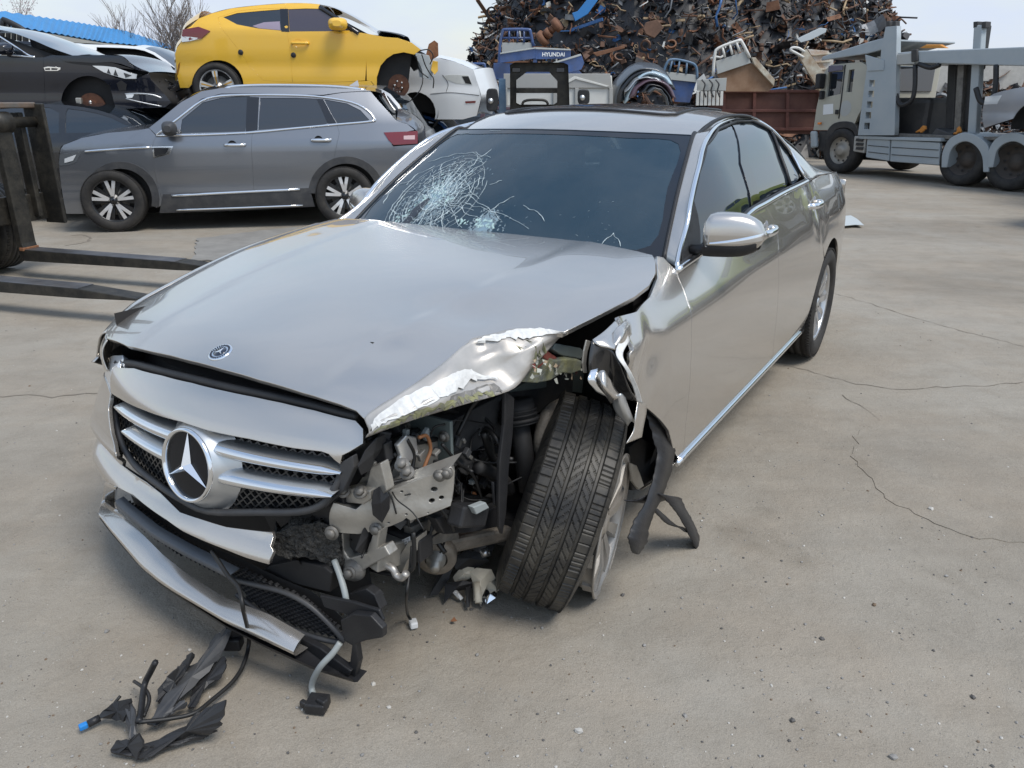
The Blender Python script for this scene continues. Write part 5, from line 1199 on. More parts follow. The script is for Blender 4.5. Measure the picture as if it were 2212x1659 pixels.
# ================================================================== cars of the yard
class SideCar:
    """a car whose flank faces the camera; outlines are laid on its side surface, x towards the left of the picture, y towards the viewer"""
    def __init__(s, name, label, org, yaw, W, zb, x0, x1, tum=.42, group=None, tilt=0.0, base=0.0, ecurve=1.0):
        s.F = Frame(org, yaw, tilt); s.W = W; s.zb = zb; s.x0, s.x1 = x0, x1; s.tum = tum; s.base = base; s.ec = ecurve
        s.root = thing(name, label, 'car', s.F.o, s.F.e, group)
    def S(s, x, z):
        x = np.asarray(x, float); z = np.asarray(z, float)-s.base; L = s.x1-s.x0; t = (x-s.x0)/L
        e = .22*s.ec*np.maximum(0, .14-t)**1.7*22+.22*s.ec*np.maximum(0, t-.86)**1.7*22
        d = s.zb-.14
        y = s.W-e*.55-.055*np.maximum(0, (d-z)/d)**2-.012*np.exp(-((z-d*.62)/.10)**2)-.05*np.maximum(0, .34-z)
        y = y-.9*np.maximum(0, z-d)**2*sst(0, .2, z-d)*np.where(z < s.zb, 1, 0)-np.where(z >= s.zb, .9*.14**2, 0)
        y = y-s.tum*np.maximum(0, z-s.zb)-.25*np.maximum(0, z-s.zb-.22)**1.5
        return y
    def map(s, off=0.0): return lambda a, b: (a, s.S(a, b)+off, b)
    def t(s, px):
        out = []
        for u, v in px:
            y = s.W
            for _ in range(7):
                p = s.F.hit(u, v, 1, y); y = float(s.S(p[0], p[2]))
            out.append((p[0], p[2]))
        return out
    def panel(s, name, px, m, holes=(), off=0.0, step=.06, gap=.004, thick=.02, smooth=0, parent=None, **kw):
        o = s.t(px); o = spl(o, 3, True) if smooth else o
        return panel(name, o, s.map(off), m, parent or s.root, holes=holes, step=step, gap=gap, thick=thick, sign=-1, **kw)
    def line(s, name, px, r, m, off=.004, n=5, flat=None, parent=None):
        P = spl(s.t(px), n) if len(px) > 2 else s.t(px); P = resample(np.array(P), .12, False)
        return MB().tube([np.array([p[0], float(s.S(*p))+off, p[1]]) for p in P], r, 6, flat=flat).build(name, m, parent or s.root)
    def far(s, px, m, holes=()):
        return panel('far_side', s.t(px), lambda a, b: (a, -s.S(a, b), b), m, s.root, step=.12, thick=.0, holes=holes, sign=1)
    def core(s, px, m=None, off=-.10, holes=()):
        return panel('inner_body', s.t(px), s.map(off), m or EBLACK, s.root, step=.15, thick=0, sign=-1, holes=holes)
    def over(s, name, px, m, crown=.05, n=8, dz=.0, inset_=0.0, sub=4, endw=None):
        """skin across the car between the two flanks along a stretch of the silhouette"""
        P = np.array(spl(s.t(px), sub)) if len(px) > 2 else np.array(s.t(px)); T = np.gradient(P, axis=0); N = np.stack([-T[:, 1], T[:, 0]], 1); N /= np.linalg.norm(N, axis=1)[:, None]
        if N[len(N)//2, 1] < 0 and abs(N[len(N)//2, 1]) > .3: N = -N
        cx = (s.x0+s.x1)/2
        N = np.array([q if (q[1] > .05 or (p[0]-cx)*q[0] > 0) else -q for p, q in zip(P, N)])
        G = []
        for v in np.linspace(-1, 1, n+1):
            row = []
            for p, q in zip(P, N):
                y = float(s.S(p[0], p[1]))-inset_; b = crown*(1-abs(v)**2.2); row.append(np.array([p[0]+q[0]*b, y*v, p[1]+q[1]*b+dz]))
            G.append(row)
        return MB().grid(G, True).build(name, m, s.root)
    def pt(s, u, v, off=0.0):
        (x, z), = s.t([(u, v)]); return np.array([x, float(s.S(x, z))+off, z])
def handle(c, u0, u1, v, m=None):
    a = c.pt(u0, v); b = c.pt(u1, v); P = [a+np.array([0, -.004, 0]), a+(b-a)*.1+np.array([0, .03, 0]), a+(b-a)*.5+np.array([0, .04, 0]), a+(b-a)*.9+np.array([0, .03, 0]), b+np.array([0, -.004, 0])]
    h = MB().tube(spl(P, 3), .014, 8, flat=((0, 0, 1), 1.3)).build('door_handle', m or CHROME, c.root)
    MB().lathe([(0, -.01), (.04, -.008), (.052, .001)], (a+b)/2+np.array([.03, .001, 0]), (0, 1, 0), 16).build('handle_recess', EBLACK if m is None else m, h)
def sidemirror(c, u, v, m, w=.20, h=.15, d=.12):
    p = c.pt(u, v); mb = MB(); secs = []
    for t in np.linspace(0, 1, 7):
        q = math.sin(math.pi*(.12+.80*t))**.6; ring = []
        for k in range(14):
            a = 2*math.pi*k/14; ring.append(p+np.array([np.sign(math.cos(a))*abs(math.cos(a))**.7*w/2*q, .05+.20*t, np.sign(math.sin(a))*abs(math.sin(a))**.7*h/2*q]))
        secs.append(ring+[ring[0]])
    mb.grid(secs, True)
    for R_, in ((secs[0],), (secs[-1],)): mb.add(R_[:-1]+[np.mean(R_[:-1], 0)], [(i, (i+1) % 14, 14) for i in range(14)])
    o = mb.build('door_mirror', m, c.root); MB().tube([p+np.array([0, -.02, -.06]), p+np.array([0, .08, -.05])], .03, 8).build('mirror_stalk', BLACKP, o)
    return o
GREYP = mat('grey_metallic_paint', (.21, .225, .25), .30, metal=.75, coat=1.0, coat_r=.02, dust=.08, dust_scale=2)
YELLOWP = mat('yellow_paint', (.86, .50, .035), .40, coat=.8, coat_r=.05, dust=.10, dust_col=(.6, .45, .2), dust_scale=3)
NAVYP = mat('blue_black_paint', (.005, .008, .018), .25, metal=.3, coat=1.0, coat_r=.02, dust=.03, dust_col=(.10, .10, .11), dust_scale=3)
WHITEP = mat('white_paint', (.80, .82, .83), .35, coat=.8, coat_r=.05, dust=.12, dust_col=(.5, .48, .44))
SILVERP = mat('silver_paint', (.42, .44, .46), .34, metal=.7, coat=1.0, dust=.15)
LIMEP = mat('lime_paint', (.50, .56, .06), .35, coat=1.0)
BLACKPT = mat('black_paint', (.006, .006, .008), .25, coat=1.0, dust=.12, dust_col=(.1, .1, .1))
GLASSD = mat('dark_window', (.010, .014, .019), .015, spec=.8, coat=1.0, coat_r=.01)
GLASSB = mat('windscreen_blue', (.04, .055, .075), .02, spec=.8, coat=1.0, coat_r=.01)

# ---- grey SUV
fc = ground(260, 497); rc = ground(750, 484); dv = fc-rc; yaw = math.atan2(dv[1], dv[0]); lv = np.array([-math.sin(yaw), math.cos(yaw), 0]); wb = float(np.linalg.norm(dv[:2]))
K = SideCar('grey_suv', 'dark grey metallic SUV with chrome strips parked behind the wrecked sedan', fc-lv*.84, yaw, .92, 1.02, -3.75, 1.0, .38, ecurve=.3)
k_win1 = K.t([(388, 288), (393, 258), (438, 221), (475, 211.5), (512, 208), (540, 208), (530, 284)]); k_win2 = K.t([(558, 281), (562, 211), (640, 211), (684, 213), (709, 266), (700, 270)]); k_win3 = K.t([(699, 214), (749, 223), (779, 238), (798, 259), (790, 263), (728, 267)])
kw_h = [k_win1, k_win2, k_win3]
A = math.pi
def parch(cu, cv, r, a0, a1, n=14, asp=1.0): return [(cu+r*math.cos(rad(a)), cv-r*asp*math.sin(rad(a))) for a in np.linspace(a0, a1, n)]
k_fd_seam = [(337, 293), (330, 311), (331, 352), (340, 399), (353, 440)]; k_mid = [(550, 205), (545, 284), (543, 320), (547, 380), (549, 428)]; k_rs = [(696, 208), (727, 267), (733, 287), (722, 340), (700, 362)]
K.panel('front_fender', [(322, 277), (337, 293)]+k_fd_seam[1:]+[(345, 446)]+parch(260, 433, 78, -12, 150, 16)+[(160, 345), (183, 327), (206, 309), (278, 299), (307, 282)], GREYP, kw_h)
K.panel('front_door', [(337, 293), (390, 250), (438, 214), (478, 203), (550, 203)]+k_mid[1:]+[(353, 440)]+k_fd_seam[:0:-1], GREYP, kw_h)
K.panel('rear_door', [(550, 203), (640, 204), (696, 207)]+k_rs[1:]+parch(748, 420, 77, 128, 178, 8)+[(668, 430), (549, 434)]+k_mid[:0:-1], GREYP, kw_h, step=.06)
K.panel('quarter_panel', [(696, 207), (740, 200), (775, 198), (801, 198), (817, 217), (856, 260), (880, 268), (896, 281), (880, 284), (846, 312), (850, 316), (876, 372), (840, 392)]+parch(748, 420, 77, 20, 124, 14)+k_rs[:0:-1], GREYP, kw_h)
K.panel('front_bumper', [(183, 327), (160, 345), (186, 372)]+parch(260, 433, 78, 152, 196, 6)+[(182, 462), (143, 462), (132, 402), (127, 352), (129, 333)], GREYP)
K.panel('rear_bumper', [(850, 316), (902, 312), (904, 340), (892, 372), (870, 396), (840, 392), (876, 372)], GREYP)
K.panel('roof_side', [(322, 276), (345, 258), (392, 220), (435, 197), (478, 190), (560, 188), (700, 189), (772, 193), (800, 196), (801, 197), (775, 197), (740, 199), (696, 205), (550, 202), (478, 202), (436, 213), (390, 248), (337, 291)], GREYP, gap=.002)
K.panel('hood_side', [(129, 333), (131, 322), (138, 313), (177, 298), (233, 287), (300, 281), (322, 277), (307, 283), (278, 300), (206, 310), (184, 327)], GREYP, gap=.001)
K.over('roof', [(470, 191), (560, 188), (700, 189), (772, 193), (801, 196)], GREYP, .045)
K.over('spoiler', [(801, 196), (812, 198), (824, 202)], GREYP, .05)
K.over('windscreen', [(322, 276), (345, 258), (392, 220), (435, 197), (470, 191)], GLASSD, .05)
K.over('hood', [(128, 335), (130, 322), (138, 313), (177, 298), (233, 287), (300, 281), (322, 277)], GREYP, .05)
K.over('front_end', [(143, 462), (132, 402), (127, 352), (128, 335)], GREYP, .16)
K.over('rear_window', [(818, 206), (834, 232), (857, 260)], GLASSD, .10, dz=.0, sub=2)
K.over('tailgate', [(857, 260), (880, 268), (897, 280), (902, 290), (905, 338), (892, 374), (870, 398)], GREYP, .16)
K.core([(322, 280), (345, 262), (392, 224), (478, 196), (772, 198), (836, 222), (862, 272), (900, 290), (900, 340), (850, 420), (300, 452), (150, 455), (135, 340), (180, 305)], off=-.14, holes=[])
K.far([(322, 276), (392, 220), (478, 190), (772, 193), (836, 216), (880, 270), (902, 290), (904, 340), (880, 390), (830, 420), (345, 450), (143, 462), (128, 340), (180, 300)], GREYP)
for w, nm in ((k_win1, 'side_window'), (k_win2, 'side_window'), (k_win3, 'quarter_window')): panel(nm, w, K.map(-.008), GLASSD, K.root, step=.1, thick=.004, sign=-1)
K.panel('pillar_cover', [(534, 209), (560, 210), (556, 281), (531, 284)], BLACKG, off=.002, gap=0, thick=.004); K.panel('pillar_cover', [(684, 213), (698, 214), (726, 266), (709, 267)], BLACKG, off=.002, gap=0, thick=.004)
K.line('window_trim', [(338, 292), (390, 252), (436, 218), (476, 207.5), (550, 205), (640, 206), (697, 210), (760, 221), (793, 238), (808, 256), (803, 262), (726, 269), (640, 277), (545, 286), (440, 291), (338, 293)], .014, CHROME, n=3)
K.line('roof_rail', [(482, 193), (500, 187), (560, 184), (660, 184.5), (740, 188), (790, 195)], .018, CHROME, off=-.06)
K.line('fender_trim', [(184, 327), (255, 322), (328, 318)], .014, CHROME); K.line('door_strip', [(371, 423), (500, 416), (648, 409)], .018, CHROME); K.line('step_strip', [(382, 453), (500, 449), (655, 443)], .013, CHROME, off=.03)
K.panel('side_vent', [(329, 317), (374, 316), (366, 333), (332, 342)], CHROME, off=.004, gap=0, thick=.006); K.panel('vent_slot', [(333, 321), (364, 320), (359, 331), (334, 338)], BLACKP, off=.008, gap=0, thick=.004)
K.panel('sill_cladding', [(352, 420), (549, 411), (668, 406), (676, 432), (680, 446), (500, 455), (345, 460)], DARKGREY, off=.008, gap=0)
for cu, cv, r, a0, a1 in ((260, 433, 84, -10, 200), (748, 420, 82, 10, 178)):
    o = parch(cu, cv, r, a0, a1, 20); i = parch(cu, cv, r-15, a1, a0, 20); K.panel('arch_cladding', o+i, DARKGREY, off=.01, gap=0, thick=.03)
hl_ = K.panel('headlamp', [(129, 334), (177, 326), (166, 349), (150, 356), (129, 358)], mat('headlamp_smoke', (.10, .11, .12), .08, coat=1.0), off=.004, gap=.0); K.panel('lamp_blade', [(140, 343), (165, 334), (158, 347), (140, 352)], LAMPW, off=.01, gap=0, thick=.004, parent=hl_)
tl = K.panel('tail_lamp', [(829, 286), (902, 283), (902, 310), (850, 313), (840, 303)], LAMPR, off=.012, gap=0); K.panel('lamp_clear', [(872, 293), (896, 292), (896, 301), (872, 301)], mat('pink_lens', (.55, .38, .38), .15, coat=.8), off=.018, gap=0, thick=.004, parent=tl)
handle(K, 485, 530, 313); handle(K, 672, 715, 302.5); sidemirror(K, 372, 277, DARKGREY, .17, .17)
MB().add([K.pt(752, 184)+np.array([.0, -.5, 0]), K.pt(775, 184)+np.array([0, -.5, 0]), K.pt(772, 171)+np.array([0, -.5, 0])], [(0, 1, 2)], False).build('fin_antenna', GREYP, K.root)
for x in (0, -wb): put_wheel(K.root, (x, .83, .362), .363, .225, .252, 'vsuv')
for x in (0, -wb): put_wheel(K.root, (x, -.83, .362), .363, .225, .252, 'vsuv', side=-1)
for x in (0, -wb): MB().lathe([(.43, .0), (.43, -.33)], (x, .84, .37), (0, 1, 0), 24, math.pi-.2, 2*math.pi+.2).build('wheel_well', EBLACK, K.root)

# ---- yellow hatchback, stacked in the row behind
Yd = 11.2
ya = math.radians(180+4)
def at_depth(u, v, Y): return atY(u, v, Y)
yo = at_depth(470, 190, Yd); Yl = SideCar('yellow_hatchback', 'yellow hatchback without front bumper or hood, stacked above the grey SUV', (yo[0], yo[1]+.88, 0), ya, .89, 1.02, -3.5, .66, .40, base=1.40)
y_w1 = Yl.t([(482, 37), (512, 28), (560, 23.5), (606, 20), (609, 66.5), (559, 62), (512, 53)]); y_w2 = Yl.t([(622, 19.5), (660, 18), (689, 18.5), (729, 43), (756, 66), (700, 68), (625, 68.5)])
ymid = [(617, 18), (621, 70), (627, 117), (632, 178)]
Yl.panel('rear_door', [(471, 38), (476, 58), (512, 103), (539, 143), (569, 174), (632, 178), (627, 117), (621, 70), (617, 17), (560, 19), (512, 24)], YELLOWP, [y_w1, y_w2])
Yl.panel('front_door', [(617, 17), (621, 70), (627, 117), (632, 178), (720, 178), (789, 174), (792, 120), (790, 72), (757, 68), (729, 42), (690, 14)], YELLOWP, [y_w1, y_w2])
Yl.panel('quarter_panel', [(382, 160), (378, 117), (382, 103), (392, 90), (395, 66), (412, 57), (429, 40), (459, 28), (499, 18), (559, 11), (617, 7), (617, 17), (560, 19), (512, 24), (471, 38), (476, 58), (512, 103), (539, 143), (569, 174), (632, 178), (720, 178), (789, 175), (800, 175), (813, 190), (533, 187)]+parch(470, 186, 56, 2, 176, 16)+[(408, 190), (389, 190)], YELLOWP, [y_w1, y_w2])
Yl.panel('front_fender', [(790, 72), (830, 80), (859, 82), (889, 92), (909, 107), (895, 118), (872, 113), (850, 117), (835, 127), (822, 142), (814, 167), (814, 190), (802, 176), (792, 174)], YELLOWP)
Yl.over('roof', [(429, 40), (459, 28), (499, 18), (559, 11), (617, 7), (660, 7), (690, 9.5)], YELLOWP, .05)
Yl.over('windscreen', [(690, 9.5), (719, 16), (759, 34), (792, 54), (815, 68)], GLASSB, .05)
Yl.over('rear_end', [(382, 175), (380, 130), (382, 103), (392, 88), (398, 62), (412, 50), (429, 40)], YELLOWP, .18)
Yl.over('cowl', [(812, 66), (835, 69), (860, 74), (872, 79)], BLACKP, .05, inset_=.06)
Yl.panel('roof_edge', [(617, 7), (660, 7), (690, 9.5), (694, 14), (617, 17)], YELLOWP, gap=0)
Yl.line('pillar_cover', [(690, 15), (729, 40), (760, 62), (775, 72)], .03, BLACKG, off=-.005)
Yl.core([(390, 100), (430, 50), (560, 20), (690, 16), (790, 70), (890, 100), (880, 185), (395, 185)], off=-.16)
Yl.far([(384, 170), (380, 110), (430, 42), (560, 12), (690, 10), (792, 72), (889, 95), (880, 188), (390, 188)], YELLOWP)
for w in (y_w1, y_w2): panel('side_window', w, Yl.map(-.008), mat('mauve_window', (.055, .045, .06), .03, coat=1.0) if w is y_w2 else GLASSD, Yl.root, step=.12, thick=.004, sign=-1)
Yl.panel('pillar_cover', [(605, 19), (622, 19), (625, 69), (608, 68)], BLACKG, off=.002, gap=0, thick=.004)
Yl.panel('painted_reflection', [(545, 56), (570, 48), (604, 46), (606, 65), (560, 61)], mat('mauve_reflection_glass', (.32, .26, .33), .1, coat=1), off=-.005, gap=0, thick=.002)  # paler mauve patch paints a reflection onto the rear side glass
tl = Yl.panel('tail_lamp', [(393, 78), (395, 64), (429, 58), (454, 67), (436, 83), (410, 88)], LAMPR, off=.012, gap=0, smooth=0); Yl.panel('lamp_clear', [(393, 79), (414, 80), (436, 83), (410, 89), (393, 91)], LAMPW, off=.012, gap=0, parent=tl)
Yl.panel('bumper_slot', [(381, 160), (385, 140), (389, 134), (388, 145), (384, 162)], mat('dark_orange', (.30, .13, .01), .5), off=.006, gap=0, thick=.004)
handle(Yl, 630, 667, 93.5, YELLOWP); sidemirror(Yl, 733, 54, YELLOWP, .26, .16)
for u, v in ((520, 113), (634, 119)): q = Yl.pt(u, v, .004); MB().lathe([(0, .012), (.02, .012), (.035, .002)], q, (0, 1, 0), 12).build('bracket_clip', BLACKP, Yl.root)
hubz = yo[2]; ygold = mat('wheel_gold', (.55, .30, .05), .4, metal=.3)
w_ = put_wheel(Yl.root, (Yl.F.loc(yo)[0], .80, hubz), .325, .215, .235, 'five')
ins = MB(); o_ = .215*.40
for k in range(5): spoke(ins, 2*math.pi*k/5+.25, .225, o_+.004, .014, .022, .01)
ins.build('spoke_insert', ygold, w_)
MB().lathe([(.40, .0), (.40, -.35)], (Yl.F.loc(yo)[0], .82, hubz+.02), (0, 1, 0), 24).build('wheel_well', EBLACK, Yl.root)
q = Yl.pt(860, 184, -.16); MB().lathe([(0, .06), (.03, .06), (.034, .05), (.07, .05), (.075, .015), (.145, .012), (.145, -.01), (0, -.01)], q, (0, 1, 0), 32).build('brake_disc', DISCR, Yl.root, autosm=30)
for k in range(5): a = 2*math.pi*k/5; bolt(MB(), q+np.array([math.cos(a)*.055, .05, math.sin(a)*.055]), (0, 1, 0), .009, .01).build('hub_stud', SATIN, Yl.root)
MB().tube([q+np.array([0, -.1, .05]), q+np.array([.05, -.12, .45])], .03, 10).build('suspension_strut', STEELD, Yl.root)
MB().lathe([(.36, .0), (.36, -.35)], q+np.array([.02, .12, .12]), (0, 1, 0), 24).build('wheel_well', EBLACK, Yl.root)
# loose front-end remains: washer bottle, bracket, wires
Yl.panel('washer_bottle', [(895, 112), (925, 118), (935, 150), (930, 172), (905, 165)], mat('cloudy_plastic', (.55, .60, .62), .4), off=-.25, gap=0, thick=.10)
Yl.panel('rusty_bracket', [(925, 92), (937, 84), (945, 90), (946, 118), (930, 128), (918, 118)], RUSTY, off=-.30, gap=0, thick=.04)
Yl.panel('yellow_stub', [(934, 130), (945, 132), (945, 152), (938, 160), (930, 150)], YELLOWP, off=-.2, gap=0, thick=.05)
Yl.panel('bumper_carrier', [(868, 100), (906, 108), (922, 118), (918, 140), (890, 150), (876, 130)], EBLACK, off=-.3, gap=0, thick=.2)
for pl in ([(905, 108), (925, 106), (935, 120), (928, 138)], [(910, 116), (918, 140), (928, 158), (936, 170), (935, 190)], [(898, 120), (905, 150), (925, 168)]): Yl.line('loose_wire', pl, .009, WIREB, off=-.15)

# ---- blue-black sedan stacked at the left
ko = at_depth(194, 230, 10.9)
N9 = SideCar('blue_black_sedan', 'blue-black luxury sedan with popped hood and bare front brake disc, stacked at the left', (ko[0], ko[1]+.80, 0), rad(180+6), .92, 1.0, -1.05, 3.4, .5, base=1.08)
n_w = N9.t([(0, 80), (30, 100), (55, 119), (36, 119), (0, 118)])
N9.panel('front_fender', [(93, 124), (112, 119), (160, 121), (200, 140), (198, 143), (230, 157), (250, 168), (240, 180)]+parch(190, 222, 58, 42, 192, 16)+[(130, 237), (98, 238), (95, 160), (94, 140)], NAVYP)
N9.panel('front_door', [(-20, 60), (0, 76), (30, 96), (58, 118), (78, 124), (93, 124), (94, 140), (95, 160), (98, 238), (0, 240), (-60, 240), (-60, 60)], NAVYP, [n_w])
N9.panel('front_bumper', [(250, 168), (270, 172), (295, 170), (322, 158), (326, 172), (350, 197), (371, 221), (357, 232), (250, 236), (241, 200), (236, 184)], NAVYP)
N9.over('hood', [(160, 120), (190, 119), (225, 119), (262, 120), (285, 138), (308, 150), (322, 156)], NAVYP, .03)
N9.over('windscreen', [(-20, 62), (10, 66), (32, 72), (75, 88), (112, 104), (160, 121)], GLASSB, .06)
N9.over('roof', [(-160, 52), (-90, 52), (-20, 62)], NAVYP, .06)
N9.over('front_end', [(322, 156), (328, 176), (352, 200), (368, 222), (357, 234)], EBLACK, .04)
N9.panel('hood_edge', [(118, 121), (160, 120), (225, 119), (262, 121), (286, 142), (322, 155), (300, 152), (262, 138), (240, 134), (200, 136), (140, 132)], NAVYP, off=.004, gap=0)
N9.panel('hood_gap', [(135, 133), (200, 136), (240, 135), (290, 150), (268, 148), (200, 142), (160, 138)], EBLACK, off=.002, gap=0, thick=.004)
hl_ = N9.panel('headlamp', [(200, 142), (225, 143), (250, 146), (280, 157), (296, 161), (295, 170), (270, 170), (245, 163), (225, 156)], LAMPW, off=.012, gap=0)
for px in ([(235, 148), (240, 160), (232, 157)], [(250, 150), (256, 165), (246, 162)], [(268, 157), (285, 163), (272, 168)]): N9.panel('lamp_reflector', px, DARKGREY, off=.016, gap=0, thick=.004, parent=hl_)
v_ = N9.panel('side_vent', [(95, 146), (104, 144), (131, 146), (131, 150), (125, 153), (98, 153)], CHROME, off=.01, gap=0)
for px in ([(98, 148), (108, 147), (109, 151), (99, 151)], [(112, 147), (126, 148), (123, 151), (112, 151)]): N9.panel('vent_slot', px, BLACKP, off=.014, gap=0, thick=.004, parent=v_)
N9.panel('fog_lamp', [(272, 204), (280, 201), (290, 204), (286, 211), (275, 212)], LAMPW, off=.01, gap=0); N9.line('bumper_trim', [(270, 203), (300, 202), (330, 205), (350, 212)], .010, SATIN); N9.line('bumper_trim', [(272, 213), (310, 222), (350, 230)], .008, SATIN)
N9.panel('bumper_hole', [(252, 180), (262, 174), (274, 182), (272, 195), (258, 196)], EBLACK, off=.004, gap=0, thick=.004)
panel('side_window', n_w, N9.map(-.008), GLASSD, N9.root, step=.1, thick=.004, sign=-1)
N9.line('window_trim', [(-20, 66), (0, 79), (30, 98), (62, 119), (76, 123)], .012, CHROME); N9.line('belt_trim', [(-20, 118), (30, 120), (76, 124)], .010, CHROME)
m_ = sidemirror(N9, 22, 107, NAVYP, .22, .15)
N9.core([(-20, 70), (60, 100), (120, 122), (300, 160), (350, 205), (340, 230), (0, 236)], off=-.12); N9.far([(-60, 60), (60, 98), (160, 120), (262, 121), (322, 156), (350, 200), (357, 232), (-60, 240)], NAVYP)
q = N9.pt(194, 230, -.10); MB().lathe([(0, .07), (.02, .07), (.03, .06), (.08, .055), (.085, .015), (.168, .012), (.168, -.012), (0, -.012)], q, (0, 1, 0), 40).build('brake_disc', DISCR, N9.root, autosm=30)
for k in range(5): a = 2*math.pi*k/5+.3; bolt(MB(), q+np.array([math.cos(a)*.058, .055, math.sin(a)*.058]), (0, 1, 0), .011, .012).build('hub_stud', SATIN, N9.root)
dz_ = MB().box(q+np.array([.145, .03, .01]), (.075, .08, .20)); dz_.build('brake_caliper', RAWALU, N9.root, bev=.015)
MB().tube([q+np.array([.03, -.06, .1]), q+np.array([.01, -.08, .30]), q+np.array([.03, -.12, .52])], [.05, .035, .03], 10).build('suspension_strut', STEELD, N9.root)
MB().lathe([(.44, .02), (.44, -.40), (0, -.40)], q+np.array([.02, .06, .02]), (0, 1, 0), 28).build('wheel_well', DARKGREY, N9.root)
# wires and radiator remains at its torn nose
nr = random.Random(4); nw = MB()
for k in range(26):
    u = nr.uniform(318, 378); v = 160+(u-318)*.8+nr.uniform(-6, 40); p = N9.pt(u, v, -.15-nr.random()*.8); nw.tube([p, p+np.array([nr.uniform(-.12, .12), nr.uniform(-.1, .1), nr.uniform(-.15, .08)]), p+np.array([nr.uniform(-.2, .2), nr.uniform(-.1, .1), nr.uniform(-.25, .02)])], nr.uniform(.006, .025), 6)
nw.build('torn_front_parts', BLACKP, N9.root, kind='stuff')
# ---- simple outlines for the cars that only peep out
SEDAN = [(2.25, .35), (2.32, .55), (2.26, .74), (2.0, .86), (1.2, .98), (.95, 1.02), (.30, 1.36), (-.2, 1.45), (-.9, 1.44), (-1.45, 1.33), (-1.95, 1.08), (-2.35, 1.06), (-2.50, .95), (-2.52, .55), (-2.45, .32)]
HATCH = [(1.95, .35), (2.0, .60), (1.92, .82), (1.55, .98), (1.05, 1.06), (.45, 1.46), (-.1, 1.56), (-1.1, 1.55), (-1.55, 1.42), (-1.85, 1.02), (-1.95, .80), (-1.95, .45), (-1.88, .32)]
SUVO = [(2.15, .40), (2.2, .70), (2.1, .95), (1.8, 1.04), (1.1, 1.12), (.45, 1.55), (-.1, 1.66), (-1.4, 1.66), (-1.85, 1.58), (-2.15, 1.15), (-2.25, 1.0), (-2.25, .55), (-2.15, .38)]
def plain_car(name, label, prof_, loc, yaw, paint, W=.86, wheels=True, glass=GLASSD, zb=1.0, lamp=True, group=None, wx=(1.35, -1.35), windows=True, tilt=0.0, hollow=False):
    """a car in local outline (x forward); near and far flank, skins, windows, lamps, wheels"""
    c = SideCar.__new__(SideCar); c.F = Frame(loc, yaw, tilt); c.W = W; c.zb = zb; c.x0, c.x1 = min(p[0] for p in prof_), max(p[0] for p in prof_); c.tum = .40; c.base = 0; c.ec = 1.0
    c.root = thing(name, label, 'car', c.F.o, c.F.e, group)
    top = spl(prof_, 3); ol = [tuple(p) for p in top]
    zbm = min(p[1] for p in prof_)-.06
    bot = []
    for x in sorted(wx): bot += arch(x, .33, .38, 165, 15, 12)
    ol = ol+[(c.x0+.10, zbm)]+bot+[(c.x1-.1, zbm)]
    # window band: points of the silhouette above the belt, shrunk
    gb = [p for p in np.array(top) if p[1] > zb+.04]; holes = []
    if windows and len(gb) > 4:
        g = np.array(gb); g = np.vstack([g, [[g[-1, 0], zb+.03], [g[0, 0], zb+.03]]]); gi = inset(g, .075); xm = (gi[:, 0].max()+gi[:, 0].min())/2
        for lo, hi in ((xm-.04+.08, 9), (-9, xm-.04)):
            h = gi[(gi[:, 0] > lo) & (gi[:, 0] < hi)]
            if len(h) > 2:
                e = lo if hi > 5 else hi; zt = np.interp(e, sorted(gi[:, 0]), gi[np.argsort(gi[:, 0]), 1]); ztop = max(p[1] for p in gb)-.10
                hp = [tuple(q) for q in h]; 
                hp = sorted(hp, key=lambda q: math.atan2(q[1]-(zb+.15), q[0]-(h[:, 0].mean()))); hp += []
                hp = hp+[(e, zb+.11), (e, ztop)]; cc = np.array(hp).mean(0); hp = sorted(hp, key=lambda q: math.atan2(q[1]-cc[1], q[0]-cc[0])); holes.append(hp)
    for sg in (1, -1):
        f = (lambda off: (lambda a, b: (a, sg*(c.S(a, b)+off), b)))
        panel('body_side', ol, f(0), paint, c.root, holes=holes, step=.09, thick=.015, sign=-sg)
        for h in holes:
            if not hollow: panel('side_window', h, f(-.008), glass, c.root, step=.12, thick=0, sign=-sg)
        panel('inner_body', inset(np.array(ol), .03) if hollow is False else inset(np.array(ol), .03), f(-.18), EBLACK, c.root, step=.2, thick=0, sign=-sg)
    P = np.array(top); cx = (c.x0+c.x1)/2
    T = np.gradient(P, axis=0); N = np.stack([-T[:, 1], T[:, 0]], 1); N /= np.linalg.norm(N, axis=1)[:, None]; N = np.array([q if (q[1] > .05 or (p[0]-cx)*q[0] > 0) else -q for p, q in zip(P, N)])
    G = []
    for v in np.linspace(-1, 1, 9):
        G.append([np.array([p[0]+q[0]*b, float(c.S(*p))*v, p[1]+q[1]*b]) for p, q in zip(P, N) for b in [(.05+.10*abs(q[0])**2)*(1-abs(v)**2.2)]])
    G = np.array(G); zz = P[:, 1]; steep = (zz > zb) & (zz < zz.max()-.06)
    idx = np.arange(len(P)); front = idx[steep & (P[:, 0] > 0)]; rearw = idx[steep & (P[:, 0] < 0)]
    cuts = [0, front.min(), front.max()+1, rearw.min()-1 if len(rearw) else len(P)-1, rearw.max() if len(rearw) else len(P)-1, len(P)-1]
    for (a, b), nm, mm in zip(zip(cuts[:-1], cuts[1:]), ('hood', 'windscreen', 'roof', 'rear_window', 'tail'), (paint, glass, paint, glass, paint)):
        if b > a: MB().grid(G[:, a:b+1], True).build(nm, mm, c.root)
    if wheels:
        for x in wx:
            for sg in (1, -1): put_wheel(c.root, (x, sg*(W-.10), .32), .32, .21, .21, 'five', side=sg)
